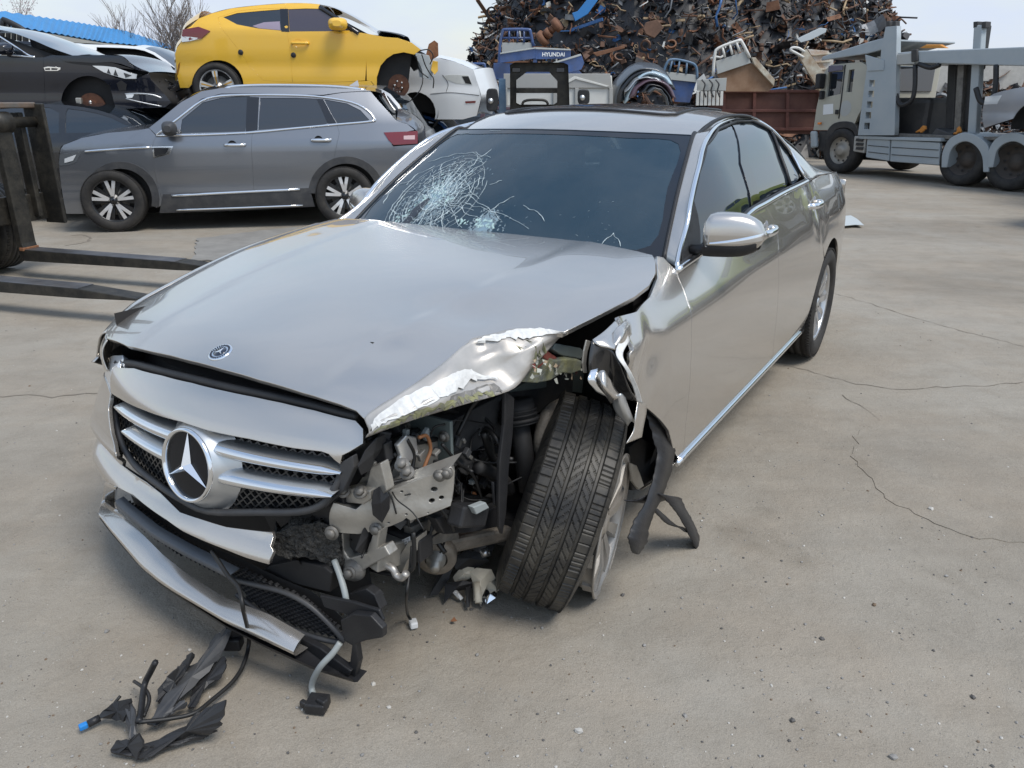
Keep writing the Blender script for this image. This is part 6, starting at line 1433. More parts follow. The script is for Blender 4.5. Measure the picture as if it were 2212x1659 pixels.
    for x in wx:
        for sg in (1, -1): MB().lathe([(.385, .0), (.385, -.30), (0, -.30)], (x, sg*(W-.03), .33), (0, sg, 0), 20, math.pi-.2, 2*math.pi+.2).build('wheel_well', EBLACK, c.root)
    if lamp:
        for sg in (1, -1):
            for xs, zl, m_ in ((c.x1, .72, LAMPW), (c.x0, .86, LAMPR)):
                q = [(xs-np.sign(xs)*.02, zl+.06), (xs-np.sign(xs)*.36, zl+.08), (xs-np.sign(xs)*.30, zl-.06), (xs-np.sign(xs)*.02, zl-.07)]
                panel('headlamp' if xs > 0 else 'tail_lamp', q, lambda a, b: (a, sg*(c.S(a, b)+.006), b), m_, c.root, step=.08, thick=.02, sign=-sg)
    return c
# ---- white sedan, rear corner, stacked beside the yellow one
wo = at_depth(905, 222, 12.3)
Wc = SideCar('white_sedan', 'white sedan showing its rear corner without wheel or lamp, beside the yellow hatchback', (wo[0], wo[1]+.85, 0), rad(180-7), .88, .92, -1.15, 3.3, .45, base=1.22)
Wc.panel('quarter_panel', [(800, 105), (870, 112), (905, 118), (940, 124), (985, 134), (1022, 150), (1029, 172), (1036, 195), (1039, 213), (1030, 250), (1000, 258), (940, 258)]+parch(897, 245, 44, -18, 150, 12, 1.05)+[(850, 235), (800, 232)], WHITEP)
Wc.over('trunk_lid', [(905, 118), (940, 123), (985, 134), (1022, 150)], WHITEP, .05); Wc.over('rear_end', [(1022, 150), (1030, 175), (1040, 213), (1031, 250)], WHITEP, .16); Wc.over('rear_window', [(850, 84), (880, 104), (908, 119)], GLASSD, .05)
Wc.over('roof', [(700, 78), (780, 76), (850, 84)], WHITEP, .05)
lp_ = Wc.panel('lamp_recess', [(958, 164), (975, 161), (1012, 163), (1020, 184), (985, 180), (962, 171)], mat('bare_white_metal', (.62, .63, .60), .5, var=.1), off=.004, gap=0, thick=.006)
Wc.panel('lamp_hole', [(998, 165), (1012, 165), (1019, 182), (1006, 180)], EBLACK, off=.008, gap=0, thick=.004, parent=lp_)
Wc.panel('reflector', [(1005, 219), (1028, 218), (1027, 222), (1006, 223)], LAMPR, off=.008, gap=0, thick=.004); Wc.line('bumper_seam', [(930, 203), (975, 200), (1035, 206)], .004, DARKGREY, off=.002); Wc.line('panel_seam', [(956, 162), (968, 180), (964, 198)], .004, DARKGREY, off=.002)
Wc.core([(820, 110), (1020, 155), (1030, 240), (940, 250), (860, 230)], off=-.2); Wc.far([(800, 105), (905, 118), (1022, 150), (1039, 213), (1030, 250), (800, 240)], WHITEP)
q = Wc.pt(897, 236, .0); MB().lathe([(.36, .0), (.36, -.4), (0, -.4)], q, (0, 1, 0), 24).build('wheel_well', EBLACK, Wc.root)
MB().box(q+np.array([-.02, -.05, -.30]), (.30, .04, .16)).build('mud_flap', BLACKP, Wc.root)

# ---- peeping cars
p = at_depth(925, 300, 11.5); plain_car('silver_suv', 'silver SUV mostly hidden behind the grey SUV, red lamp at its tail', SUVO, (p[0]-2.28, 11.55, 0), math.pi, SILVERP, W=.88, zb=1.05, wheels=False)
p = at_depth(150, 300, 11.0); plain_car('black_sedan', 'black sedan under the stacked blue-black one, behind the forklift', SEDAN, (-6.6, 11.0, 0), rad(184), BLACKPT, W=.90, wheels=False)
p = at_depth(1040, 258, 15.0); plain_car('dark_hatchback', 'dark hatchback with only its roof showing left of the black forklift frame', HATCH, (p[0]-.2, 15.2, -.18), rad(170), mat('dark_red_paint', (.05, .012, .012), .3, coat=1), wheels=False)
p = at_depth(292, 100, 14.6); c_ = plain_car('white_suv_shell', 'stripped white SUV shell without windows, behind the blue-black sedan', SUVO, (p[0]+.1, 14.6, p[2]-1.68), rad(3), WHITEP, W=.88, zb=1.05, wheels=False, lamp=False, hollow=True)
p = at_depth(165, 92, 13.0); plain_car('navy_sedan', 'navy sedan whose roof shows between the blue-black sedan and the white shell', SEDAN, (p[0]-.3, 13.1, p[2]-1.47), rad(3), NAVYP, W=.88, wheels=False)
plain_car('grey_sedan', 'grey sedan lying under the navy sedan at the back of the left row', SEDAN, (-8.1, 13.2, -.15), rad(2), SILVERP, W=.88, wheels=False)
plain_car('white_van_shell', 'white hatchback under the stripped white shell', HATCH, (-9.1, 14.7, 0), rad(2), WHITEP, W=.86, wheels=False)
plain_car('blue_hatchback', 'blue hatchback under the white sedan', HATCH, (-2.6, 13.2, -.25), rad(178), mat('mid_blue_paint', (.03, .08, .22), .3, coat=1), wheels=False)
# the row to the right of the view that the sedan's flank reflects
plain_car('lime_hatchback', 'lime green small hatchback on a dark wreck, seen mirrored in the sedan windows', HATCH, (10.1, 10.0, 1.30), rad(112), LIMEP, W=.80)
plain_car('sooty_wreck', 'sooty dark wreck directly beneath the lime hatchback', SEDAN, (10.1, 9.9, -.1), rad(112), BLACKPT, wheels=False)
plain_car('charcoal_wreck', 'charcoal wreck beside the lime hatchback, seen mirrored in the sedan', SEDAN, (8.3, 8.0, .1), rad(112), BLACKPT, wheels=False)
plain_car('maroon_wreck', 'dark wreck nearest the camera in the mirrored row', SEDAN, (9.2, 3.4, 0), rad(95), mat('soot_paint', (.03, .026, .024), .5), wheels=False)
plain_car('slate_wreck', 'slate blue wreck on top of the mirrored row', HATCH, (9.3, 3.2, 1.18), rad(98), mat('slate_paint', (.06, .08, .11), .35, coat=.8), wheels=False)

# ---- forklift at the left edge
FK = Frame((-4.33, 6.90, 0), math.atan2(-.29, .957))
fk = thing('forklift', 'black forklift carriage with two long forks at the left edge', 'forklift', FK.o, FK.e)
FKB = mat('worn_black_steel', (.018, .018, .017), .5, metal=.4, dust=.5, dust_col=(.11, .095, .07), dust_scale=7, bump=.25, bscale=40)
FKT = mat('fork_pale_steel', (.16, .165, .18), .34, metal=.75, var=.3, vscale=6, dust=.5, dust_col=(.20, .17, .14), dust_scale=5)
def fork(y, L):
    prof_ = [(-.02, .245), (.0, .245), (L-.5, .232), (L-.02, .196), (L, .190), (L-.01, .178), (L-.5, .160), (.0, .145), (-.06, .145)]
    mb = MB(); mb.prism([np.array([x, y-.075, z]) for x, z in prof_], (0, .15, 0)); o = mb.build('fork_blade', FKB, fk, bev=.006)
    MB().hexa([np.array([0, y-.074, .2455]), np.array([L-.5, y-.074, .2325]), np.array([L-.5, y+.074, .2325]), np.array([0, y+.074, .2455])], [np.array([0, y-.072, .249]), np.array([L-.5, y-.072, .236]), np.array([L-.5, y+.072, .236]), np.array([0, y+.072, .249])]).build('fork_top_face', FKT, o)  # upper face of the blade gets a paler, bluer steel than its sides
    mb = MB(); mb.prism([np.array([x, y-.075, z]) for x, z in [(-.075, .165), (-.02, .165), (-.005, .235), (-.02, .30), (-.02, 1.40), (-.085, 1.40), (-.085, .28)]], (0, .15, 0)); mb.build('fork_shank', FKB, fk, bev=.008)
    mb = MB(); mb.lathe([(.075, -.085), (.09, -.085), (.09, .085), (.075, .085)], (-.06, y, 1.32), (0, 1, 0), 20); mb.build('shank_eye', FKB, fk)
    MB().box((-.03, y, .25), (.05, .17, .03)).build('shank_foot', RUSTY, fk, bev=.006)
fork(0.0, 2.1); fork(-1.02, 2.1)
cyl(MB(), (-.06, -1.35, 1.32), (-.06, .35, 1.32), .045, 18).build('fork_bar', FKB, fk)
MB().box((-.10, -.5, 1.46), (.16, 1.75, .05)).build('top_rail', mat('worn_grey_steel', (.12, .12, .115), .5, metal=.4, var_col=(.20, .11, .06), vscale=5, dust=.4), fk, bev=.012)
MB().box((-.16, -.5, .58), (.06, 1.75, .24)).build('lower_rail', FKB, fk, bev=.01)
MB().box((-.05, .37, .95), (.22, .035, 1.05)).build('end_plate', FKB, fk, bev=.01); MB().box((-.12, .24, .95), (.10, .05, .9)).build('carriage_upright', FKB, fk, bev=.008)
for y in (-.18, -.84): MB().box((-.36, y, 1.30), (.16, .10, 2.5)).build('mast_rail', FKB, fk, bev=.01)
put_wheel(fk, (-.62, .10, .41), .41, .28, .22, 'five', tm=MUDRUB, rmat=FKB); put_wheel(fk, (-.62, -1.12, .41), .41, .28, .22, 'five', tm=MUDRUB, rmat=FKB, side=-1)
MB().box((-1.5, -.5, .85), (1.5, 1.0, .9)).build('chassis', FKB, fk, bev=.06)

# ---- black-framed forklift seen over the sedan's roof
def pplate(F, px, ax, val, d, m, name, parent, bev=.006, **kw):
    P = [F.hit(u, v, ax, val) for u, v in px]; dv = np.zeros(3); dv[ax] = d
    return MB().prism(P, dv).build(name, m, parent, bev=bev, **kw)
def pframe(F, px, hole, ax, val, d, m, name, parent, **kw):
    o = [F.hit(u, v, ax, val) for u, v in px]; h = [F.hit(u, v, ax, val) for u, v in hole]; ii = [k for k in range(3) if k != ax]
    def fm(a, b):
        r = [None]*3; r[ii[0]] = np.asarray(a, float); r[ii[1]] = np.asarray(b, float); r[ax] = np.full(np.shape(a), val, float); return r
    return panel(name, [tuple(p[ii]) for p in o], fm, m, parent, holes=[[tuple(p[ii]) for p in h]], step=.15, thick=abs(d), sign=-1, **kw)
q = atY(1166, 200, 12.0); LF = Frame((q[0], 12.0, 0), 0)
lf_ = thing('loader_frame', 'black mast frame of a forklift with round mirrors, seen above the sedan roof', 'forklift', LF.o, LF.e)
pframe(LF, [(1102, 141), (1112, 136), (1216, 136), (1226, 141), (1230, 262), (1102, 262)], [(1115, 173), (1138, 155), (1186, 155), (1204, 175), (1203, 221), (1196, 226), (1122, 226), (1115, 222)], 1, 0.0, .12, FKB, 'guard_frame', lf_)
for u in (1115, 1211): pplate(LF, [(u-9, 146), (u+9, 146), (u+9, 156), (u-9, 156)], 1, -.02, .03, BLACKG, 'lamp_slot', lf_)
pplate(LF, [(1112, 190), (1205, 190), (1205, 201), (1112, 201)], 1, .14, .06, FKB, 'cross_bar', lf_)
MB().tube(spl([LF.hit(u, v, 1, -.1) for u, v in ((1128, 226), (1132, 219), (1145, 216), (1170, 216), (1180, 219), (1184, 226))], 4), .02, 8).build('grab_rail', FKB, lf_)
BLUEF = mat('faded_blue_paint', (.07, .16, .27), .5, var=.2, vscale=6, dust=.3)
pplate(LF, [(1077, 170), (1092, 170), (1094, 262), (1078, 262)], 1, .05, .10, BLUEF, 'blue_post', lf_)
for cu, cv, w, h in ((1063, 216, 13, 25), (1261, 209, 13, 16)):
    o = [LF.hit(cu+w*math.copysign(abs(math.cos(a))**.5, math.cos(a)), cv+h*math.copysign(abs(math.sin(a))**.5, math.sin(a)), 1, -.05) for a in np.linspace(0, 6.283, 25)[:-1]]
    mm = MB().prism(o, (0, .06, 0)).build('side_mirror', BLACKP, lf_, bev=.015)
    c = LF.hit(cu-3, cv+2, 1, -.07); MB().lathe([(0, .03), (.03, .02), (.04, 0)], c, (0, -1, 0), 12).build('mirror_knob', SATIN, mm)
    MB().tube([LF.hit(cu, cv+h*.5, 1, 0), LF.hit(cu+ (14 if cu < 1100 else -18), cv+h+10, 1, .05)], .02, 6).build('mirror_arm', BLACKP, mm)
MB().box((0, .9, .8), (1.1, 1.6, 1.0)).build('chassis', FKB, lf_, bev=.06)

# ---- white box body behind
BXF = Frame((1.1, 16.5, 0), 0)
bx = thing('box_truck', 'white aluminium box body with grey frame behind the black forklift frame', 'truck', BXF.o, BXF.e)
ALW = mat('box_white', (.68, .68, .64), .5, dust=.25, dust_col=(.4, .37, .32)); ALG = mat('box_grey_frame', (.42, .42, .40), .45, metal=.4, dust=.3)
pplate(BXF, [(1090, 163), (1322, 163), (1326, 285), (1090, 285)], 1, .1, 3.0, ALW, 'box_body', bx, bev=.02)
pplate(BXF, [(1088, 159), (1318, 159), (1322, 190), (1088, 190)], 1, .06, .08, ALG, 'header_panel', bx)
for u0, u1 in ((1088, 1096), (1195, 1203), (1242, 1250), (1316, 1324)): pplate(BXF, [(u0, 190), (u1, 190), (u1, 285), (u0, 285)], 1, .05, .07, ALG, 'frame_post', bx)
pplate(BXF, [(1206, 186), (1240, 165), (1246, 166), (1316, 186), (1310, 188), (1243, 171), (1212, 188)], 1, .04, .02, ALW, 'header_brace', bx)
MB().box((0, 1.4, .45), (1.2, 2.6, .5)).build('chassis', EBLACK, bx)

# ---- blue dropside beds on the heap's foot
BLUEB = mat('truck_bed_blue', (.022, .065, .20), .45, coat=.3, var=.25, vscale=4, dust=.3, dust_col=(.18, .17, .16))
BEDG = mat('bed_grey_board', (.40, .42, .41), .55, dust=.35)
def guard(F, parent, px, ax, val, m, r=.03, posts=(), mids=()):
    MB().tube(spl([F.hit(u, v, ax, val) for u, v in px], 3), r, 8).build('guard_rail', m, parent)
    for a, b in posts: MB().tube([F.hit(*a, ax, val), F.hit(*b, ax, val)], r*.8, 6).build('guard_post', m, parent)
    for a, b in mids: MB().tube([F.hit(*a, ax, val), F.hit(*b, ax, val)], r*.7, 6).build('guard_bar', m, parent)
B1 = Frame((1.0, 19.0, 0), 0)
b1 = thing('blue_truck_bed', 'blue dropside truck bed with tubular headboard and white lettering, foot of the scrap heap', 'truck bed', B1.o, B1.e)
guard(B1, b1, [(1076, 172), (1080, 100), (1086, 68), (1094, 64), (1140, 64), (1146, 70), (1152, 100)], 1, .0, BLUEB, .035, posts=[((1100, 66), (1100, 90)), ((1118, 65), (1118, 90)), ((1132, 66), (1132, 92))], mids=[((1084, 82), (1148, 82))])
pplate(B1, [(1084, 92), (1150, 92), (1150, 118), (1084, 118)], 1, .0, .04, BEDG, 'headboard', b1)
pplate(B1, [(1080, 116), (1157, 104), (1157, 126), (1080, 136)], 1, -.25, .05, BLUEB, 'side_gate', b1); g_ = pplate(B1, [(1157, 104), (1233, 108), (1233, 126), (1157, 128)], 1, -.25, .05, BLUEB, 'side_gate', b1)
pplate(B1, [(1157, 102), (1233, 106), (1233, 109), (1157, 106)], 1, -.28, .03, BEDG, 'gate_trim', b1); pplate(B1, [(1080, 114), (1157, 102), (1157, 105), (1080, 117)], 1, -.28, .03, BEDG, 'gate_trim', b1)
pplate(B1, [(1066, 136), (1240, 140), (1258, 160), (1066, 172)], 1, -.1, 1.2, BLUEB, 'bed_frame', b1); pplate(B1, [(1152, 128), (1160, 128), (1160, 140), (1152, 140)], 1, -.2, .05, BLUEB, 'stake', b1)
tm_ = text_mesh('HYUNDAI', .115, 'lettering', .004, .003); to = obj('lettering', tm_, LABELW, g_); c = B1.hit(1195.5, 118, 1, -.262); to.location = c; to.rotation_euler = (rad(90), 0, 0)
B2 = Frame((2.2, 18.6, 0), 0); b2 = thing('blue_gate_panel', 'loose blue side gate leaning up to the right in front of the blue truck bed', 'truck bed', B2.o, B2.e)
pplate(B2, [(1190, 138), (1256, 118), (1262, 136), (1256, 150), (1222, 158)], 1, 0, .05, BLUEB, 'gate_board', b2); pplate(B2, [(1190, 136), (1254, 116), (1256, 120), (1192, 139)], 1, -.03, .03, BEDG, 'gate_trim', b2)
B3 = Frame((-.9, 18.0, 0), 0); b3 = thing('blue_bed_end', 'small blue truck bed end with tube guard behind the white sedan', 'truck bed', B3.o, B3.e)
guard(B3, b3, [(990, 146), (1000, 140), (1040, 138), (1048, 145), (1055, 200)], 1, 0, BLUEB, .03, posts=[((1010, 140), (1014, 170)), ((1026, 139), (1030, 170))]); pplate(B3, [(1028, 170), (1056, 168), (1058, 190), (1030, 192)], 1, 0, .04, BEDG, 'headboard', b3); pplate(B3, [(1030, 192), (1058, 190), (1060, 225), (1030, 225)], 1, 0, .3, BLUEB, 'bed_frame', b3)
B4 = Frame((4.6, 19.5, 0), 0); b4 = thing('grey_blue_bed', 'grey and blue truck bed end with tube guard right of the bumper bundle', 'truck bed', B4.o, B4.e)
guard(B4, b4, [(1432, 160), (1440, 138), (1448, 129), (1470, 130), (1498, 138), (1505, 150), (1506, 170)], 1, 0, BLUEF, .03, posts=[((1452, 130), (1446, 156)), ((1468, 131), (1464, 158)), ((1484, 135), (1482, 160))]); pplate(B4, [(1430, 154), (1506, 162), (1505, 178), (1428, 170)], 1, 0, .05, BEDG, 'headboard', b4); pplate(B4, [(1448, 172), (1504, 178), (1490, 222), (1458, 220)], 1, .05, .08, BLUEB, 'bed_frame', b4)
CRM = mat('cream_bed_paint', (.60, .58, .48), .5, var_col=(.30, .18, .09), vscale=3.5, dust=.3); BEDFL = mat('rusty_bed_floor', (.30, .19, .12), .8, var_col=(.20, .11, .06), vscale=3)
WGD = mat('white_guard', (.72, .72, .68), .45, dust=.3)
B5 = Frame((6.0, 20.0, 0), 0); b5 = thing('tipped_truck_bed', 'tipped truck bed with white tube guard and rusty floor, left of the car carrier', 'truck bed', B5.o, B5.e)
guard(B5, b5, [(1540, 165), (1544, 120), (1552, 104), (1594, 88), (1602, 90), (1620, 125)], 1, 0, WGD, .035, posts=[((1560, 100), (1566, 124)), ((1576, 95), (1582, 118)), ((1590, 90), (1598, 112))]); pplate(B5, [(1546, 132), (1614, 110), (1622, 136), (1550, 160)], 1, .02, .06, BEDG, 'headboard', b5); pplate(B5, [(1550, 160), (1622, 136), (1630, 140), (1672, 186), (1660, 198), (1566, 198)], 1, .10, .08, BEDFL, 'bed_floor', b5); pplate(B5, [(1624, 124), (1632, 124), (1674, 172), (1672, 186), (1630, 140)], 1, .0, .10, CRM, 'side_gate', b5)
B6 = Frame((8.0, 20.0, 0), 0); b6 = thing('cream_truck_bed', 'cream truck bed standing on end against the heap beside the carrier cab', 'truck bed', B6.o, B6.e)
guard(B6, b6, [(1736, 124), (1722, 116), (1708, 108), (1712, 103), (1725, 104), (1738, 112)], 1, 0, WGD, .03); pplate(B6, [(1726, 122), (1742, 106), (1796, 180), (1780, 200), (1770, 196)], 1, .0, .10, CRM, 'side_gate', b6); pplate(B6, [(1744, 106), (1790, 110), (1800, 130), (1800, 190), (1792, 178)], 1, .15, .08, mat('bed_ribbed_white', (.66, .68, .66), .5, var_col=(.40, .25, .14), vscale=4), 'bed_floor', b6)
for k in range(4): pplate(B6, [(1752+k*9, 118+k*15), (1796, 114+k*17), (1797, 117+k*17), (1754+k*9, 121+k*15)], 1, .10, .04, CRM, 'bed_rib', b6)
B7 = Frame((5.4, 19.0, 0), 0); b7 = thing('grey_tailgate', 'small grey hinged tailgate standing upright left of the brown container', 'truck bed', B7.o, B7.e)
pplate(B7, [(1508, 172), (1570, 168), (1568, 196), (1506, 196)], 1, 0, .05, BEDG, 'gate_board', b7)
for k in range(7): pplate(B7, [(1505+k*8.6, 197), (1511+k*8.6, 197), (1510+k*8.6, 228), (1503.5+k*8.6, 228)], 1, .0, .05, ALW, 'gate_plank', b7)
for u in (1516, 1532, 1546): MB().tube(spl([B7.hit(u, 172, 1, -.05), B7.hit(u+7, 182, 1, -.09), B7.hit(u+4, 196, 1, -.07), B7.hit(u+9, 210, 1, -.05)], 4), .018, 6).build('gate_latch', DARKGREY, b7)

# ---- bundle of plastic bumpers
BU = Frame((3.2, 17.5, 0), 0); ubn = random.Random(8)
cols = [mat('bumper_black', (.012, .013, .016), .35, coat=.4), mat('bumper_silver', (.45, .48, .50), .3, metal=.5, coat=.8), mat('bumper_plum', (.10, .06, .08), .35, coat=.6), mat('bumper_slate', (.06, .07, .08), .4, coat=.5), mat('bumper_paleblue', (.40, .52, .60), .3, coat=.8)]
desc = ['black', 'silver', 'plum', 'slate grey', 'pale blue']
order = [3, 0, 4, 1, 2, 0, 3]
for k, ci in enumerate(order):
    t0 = [182, 176, 168, 150, 158, 140, 128][k]; t1 = [52, 30, 40, 62, 18, 10, -4][k]; rx = [74, 70, 60, 62, 54, 42, 30][k]; ry = [92, 82, 86, 70, 62, 50, 40][k]; cu = [1398, 1400, 1408, 1402, 1410, 1412, 1414][k]; cv = [236, 234, 240, 236, 234, 232, 230][k]
    pts = [(cu+math.cos(rad(a))*rx+ubn.uniform(-2, 2), cv-math.sin(rad(a))*ry+ubn.uniform(-2, 2)) for a in np.linspace(t0, t1, 9)]
    P = [BU.hit(u, v, 1, -.07*k)+BU.o for u, v in pts]; w0 = ubn.uniform(.10, .22)
    ctr = np.mean(P, 0)
    A_ = [p+np.array([0, -.02, 0]) for p in P]; I_ = [p+(ctr-p)*.16+np.array([0, -.10, .0]) for p in P]; B_ = [p+np.array([0, .7, .10]) for p in P]; J_ = [p+(ctr-p)*.28+np.array([0, .02, -.02]) for p in P]
    bo = patch('bumper_skin', [J_, I_, A_, [(a+b)/2+np.array([0, 0, .06]) for a, b in zip(A_, B_)], B_], cols[ci], None, sub=3, thick=.012)
    tag(bo, f'{desc[ci]} plastic bumper skin, {["outermost","second","third","fourth","fifth","sixth","innermost"][k]} of the curved bundle above the sedan roof', 'bumper', 'bundled bumper skins')

# ---- brown steel container wall
CN = Frame((7.2, 20.5, 0), rad(-3)); cn_ = thing('steel_container', 'rusty brown open steel container with riveted panels left of the car carrier', 'container', CN.o, CN.e)
BRN = mat('brown_rust_paint', (.085, .030, .024), .6, var_col=(.13, .055, .04), vscale=2.5, dust=.25, dust_col=(.17, .10, .08)); BRN2 = mat('brown_rib', (.12, .045, .035), .55, var=.25, vscale=6)
pplate(CN, [(1562, 196), (1830, 196), (1830, 290), (1562, 288)], 1, 0, .06, BRN, 'wall_sheet', cn_)
for v in (196, 238, 278): pplate(CN, [(1560, v-2), (1832, v-2), (1832, v+4), (1560, v+4)], 1, -.07, .07, BRN2, 'wall_rib', cn_)
for u in (1564, 1630, 1702, 1772): pplate(CN, [(u-3, 196), (u+4, 196), (u+2, 284), (u-5, 284)], 1, -.06, .06, BRN2, 'wall_post', cn_)
pplate(CN, [(1562, 197), (1564, 200), (1564, 288), (1562, 288)], 1, 0, 2.5, BRN, 'end_sheet', cn_)
# rails and planks lying in front of it
for k, (a, b, m, lab) in enumerate([((1700, 291), (1790, 301), WGD, 'white steel bar on the ground in front of the brown container'), ((1702, 305), (1790, 318), mat('tan_board', (.40, .30, .20), .7), 'tan board on the ground in front of the brown container'), ((1738, 336), (1800, 341), WGD, 'white flat panel lying nearest the carrier cab wheel')]):
    A_ = ground(*a); B_ = ground(*b); d = B_-A_; n_ = np.array([-d[1], d[0], 0]); n_ /= np.linalg.norm(n_); mb = MB(); mb.hexa([A_, B_, B_+n_*.25, A_+n_*.25], [A_+np.array([0, 0, .12]), B_+np.array([0, 0, .12]), B_+n_*.25+np.array([0, 0, .12]), A_+n_*.25+np.array([0, 0, .12])]); mb.build('steel_bar' if k == 0 else ('board' if k == 1 else 'flat_panel'), m, None, bev=.01, label=lab, cat='bar' if k != 1 else 'board')
pl_ = ground(1840, 472); mb = MB(); o = [ground(u, v, .02) for u, v in [(1814, 468), (1838, 466), (1852, 474), (1866, 487), (1846, 486), (1816, 489)]]
mb.prism(o, (0, 0, .006)); mb.build('sheet_offcut', mat('pale_sheet', (.52, .56, .56), .45), None, label='pale grey sheet offcut on the ground behind the sedan', cat='sheet')

# ---- white jumbo bag
bg = atY(955, 275, 13.0); bagm = mat('woven_bag', (.50, .42, .28), .8, var=.12, vscale=6, bump=.5, bscale=12)
mb = MB(); secs = []
for z, r in ((0, .42), (.15, .47), (.5, .48), (.85, .46), (1.0, .40), (1.08, .20)):
    secs.append([np.array([r*math.copysign(abs(math.cos(a))**.6, math.cos(a))+.02*math.sin(a*5+z*9), r*math.copysign(abs(math.sin(a))**.6, math.sin(a)), z+.02*math.sin(a*3)]) for a in np.linspace(0, 2*math.pi, 29)])
mb.grid(secs, True); bagr = thing('jumbo_bag', 'tan woven bulk bag with black lettering behind the white sedan', 'bag', (bg[0], bg[1]+.4, 0)); mb.build('bag_body', bagm, bagr)
to = obj('lettering', text_mesh('CHEMICAL', .13, 'lettering', .002, .004), WIREB, bagr); to.location = (-.02, -.495, .93); to.rotation_euler = (rad(90), 0, 0)
MB().lathe([(0, .003), (.05, .0)], (-.12, -.49, 1.03), (0, -1, 0), 6).build('printed_mark', WIREB, bagr)

# ---- dark truck cargo guard at the very left, behind the blue-black sedan
GF = Frame((-9.0, 15.5, 0), 0); gf = thing('cargo_guard', 'black truck cargo guard frame at the far left below the blue roof', 'guard frame', GF.o, GF.e)
guard(GF, gf, [(2, 100), (6, 50), (12, 44), (50, 64), (55, 75), (55, 100)], 1, 0, BLACKP, .05, posts=[((18, 48), (18, 95)), ((30, 54), (30, 95)), ((42, 60), (42, 95))]); MB().tube([(0.2, .2, 0), (.2, .2, 2.6)], .05, 6).build('guard_post', BLACKP, gf)

# ---- blue-roofed shed
SH = [atY(u, v, Y) for u, v, Y in [(-30, 56, 24), (56, 62.5, 26), (225, 92, 34), (380, 106.5, 42)]]; RI = [atY(u, v, Y) for u, v, Y in [(-30, 21, 27), (75, 36, 29.5), (175, 51, 34), (270, 67.5, 40), (382, 102.5, 46)]]
shed = thing('open_shed', 'long open shed with bright blue sheet roof at the far left', 'shed', (SH[0][0], SH[0][1], 0)); so_ = np.array(SH[0]); so_[2] = 0
BLR = mat('blue_roof_sheet', (.012, .22, .52), .45, var=.08, vscale=2, dust=.06)
e = resn(SH, 60)-so_; r_ = resn(RI, 60)-so_
G = []
for i, (a, b) in enumerate(zip(e, r_)): w = .05*(i % 2); G.append([a+np.array([0, 0, w]), (a+b)/2+np.array([0, 0, w]), b+np.array([0, 0, w]), b+np.array([.8, 4.5, -1.6+w])])
MB().grid(G, False).build('roof_sheet', BLR, shed)
MB().grid([[p+np.array([0, -.05, -.02]) for p in e], [p+np.array([0, -.05, -.32]) for p in e]], False).build('fascia', mat('cream_fascia', (.55, .53, .46), .6), shed)
MB().tube([p+np.array([0, .1, -1.0]) for p in e[::6]], .05, 6).build('truss_chord', BEDG, shed); 
for i in range(0, 59, 3):
    MB().tube([e[i]+np.array([0, .1, -.35]), e[min(59, i+2)]+np.array([0, .1, -1.0])], .045, 5).build('truss_web', BEDG, shed)
for i in range(0, 60, 12): MB().tube([e[i]+np.array([0, .2, -.3]), np.array([e[i][0], e[i][1]+.2, 0])], .12, 8).build('shed_post', BEDG, shed)
MB().grid([[np.array([p[0]+.5, p[1]+3.5, 0]) for p in e[::6]], [np.array([p[0]+.5, p[1]+3.5, p[2]-.2]) for p in e[::6]]], False).build('back_wall', mat('shed_dark_wall', (.05, .05, .05), .9), shed)
# ================================================================== car carrier truck
t_f = ground(1815, 373); t_r = ground(2140, 407); tdv = t_f-t_r; TF_ = Frame((t_f[0], t_f[1], 0), math.atan2(tdv[1], tdv[0]))
tk = thing('car_carrier', 'grey car carrier truck with cream cab and raised upper deck at the right', 'truck', TF_.o, TF_.e)
CABP = mat('cab_cream', (.44, .43, .36), .45, coat=.4, var=.10, vscale=3, dust=.35, dust_col=(.30, .26, .20)); DECKP = mat('carrier_grey', (.36, .41, .44), .45, coat=.2, var=.10, vscale=3, dust=.30, dust_col=(.30, .27, .22))
TRD = mat('truck_dark', (.02, .021, .023), .55, dust=.4, dust_col=(.10, .09, .08))
def tp(px, y, d, m, name, bev=.01, parent=None, **kw): return pplate(TF_, px, 1, y, d, m, name, parent or tk, bev=bev, **kw)
def tpanel(px, holes, y, d, m, name):
    o = [TF_.hit(u, v, 1, y) for u, v in px]; hs_ = [[tuple(TF_.hit(u, v, 1, y)[[0, 2]]) for u, v in h] for h in holes]
    return panel(name, [tuple(p[[0, 2]]) for p in o], lambda a, b: (np.asarray(a, float), np.full(np.shape(a), y, float), np.asarray(b, float)), m, tk, holes=hs_, step=.2, thick=d, sign=-1)
Yn = .10                                         # near flank of the truck in its own frame
cabw = [[(1790, 156), (1822, 154), (1816, 203), (1784, 210)], [(1834, 151), (1846, 149), (1840, 199), (1828, 199)]]
cab = tpanel([(1757, 281), (1764, 232), (1772, 196), (1784, 150), (1795, 140), (1860, 134), (1873, 142), (1872, 216), (1853, 250), (1846, 268), (1822, 266), (1800, 268), (1790, 281)], cabw, Yn, .06, CABP, 'cab_side')
tp([(1757, 281), (1764, 232), (1772, 196), (1784, 150), (1795, 140), (1860, 134), (1873, 142), (1872, 216), (1853, 250), (1846, 268)], Yn-.12, -2.0, CABP, 'cab_shell', bev=.05)
for w in cabw: tp(w, Yn-.05, -.02, GLASSD, 'cab_window', bev=0)
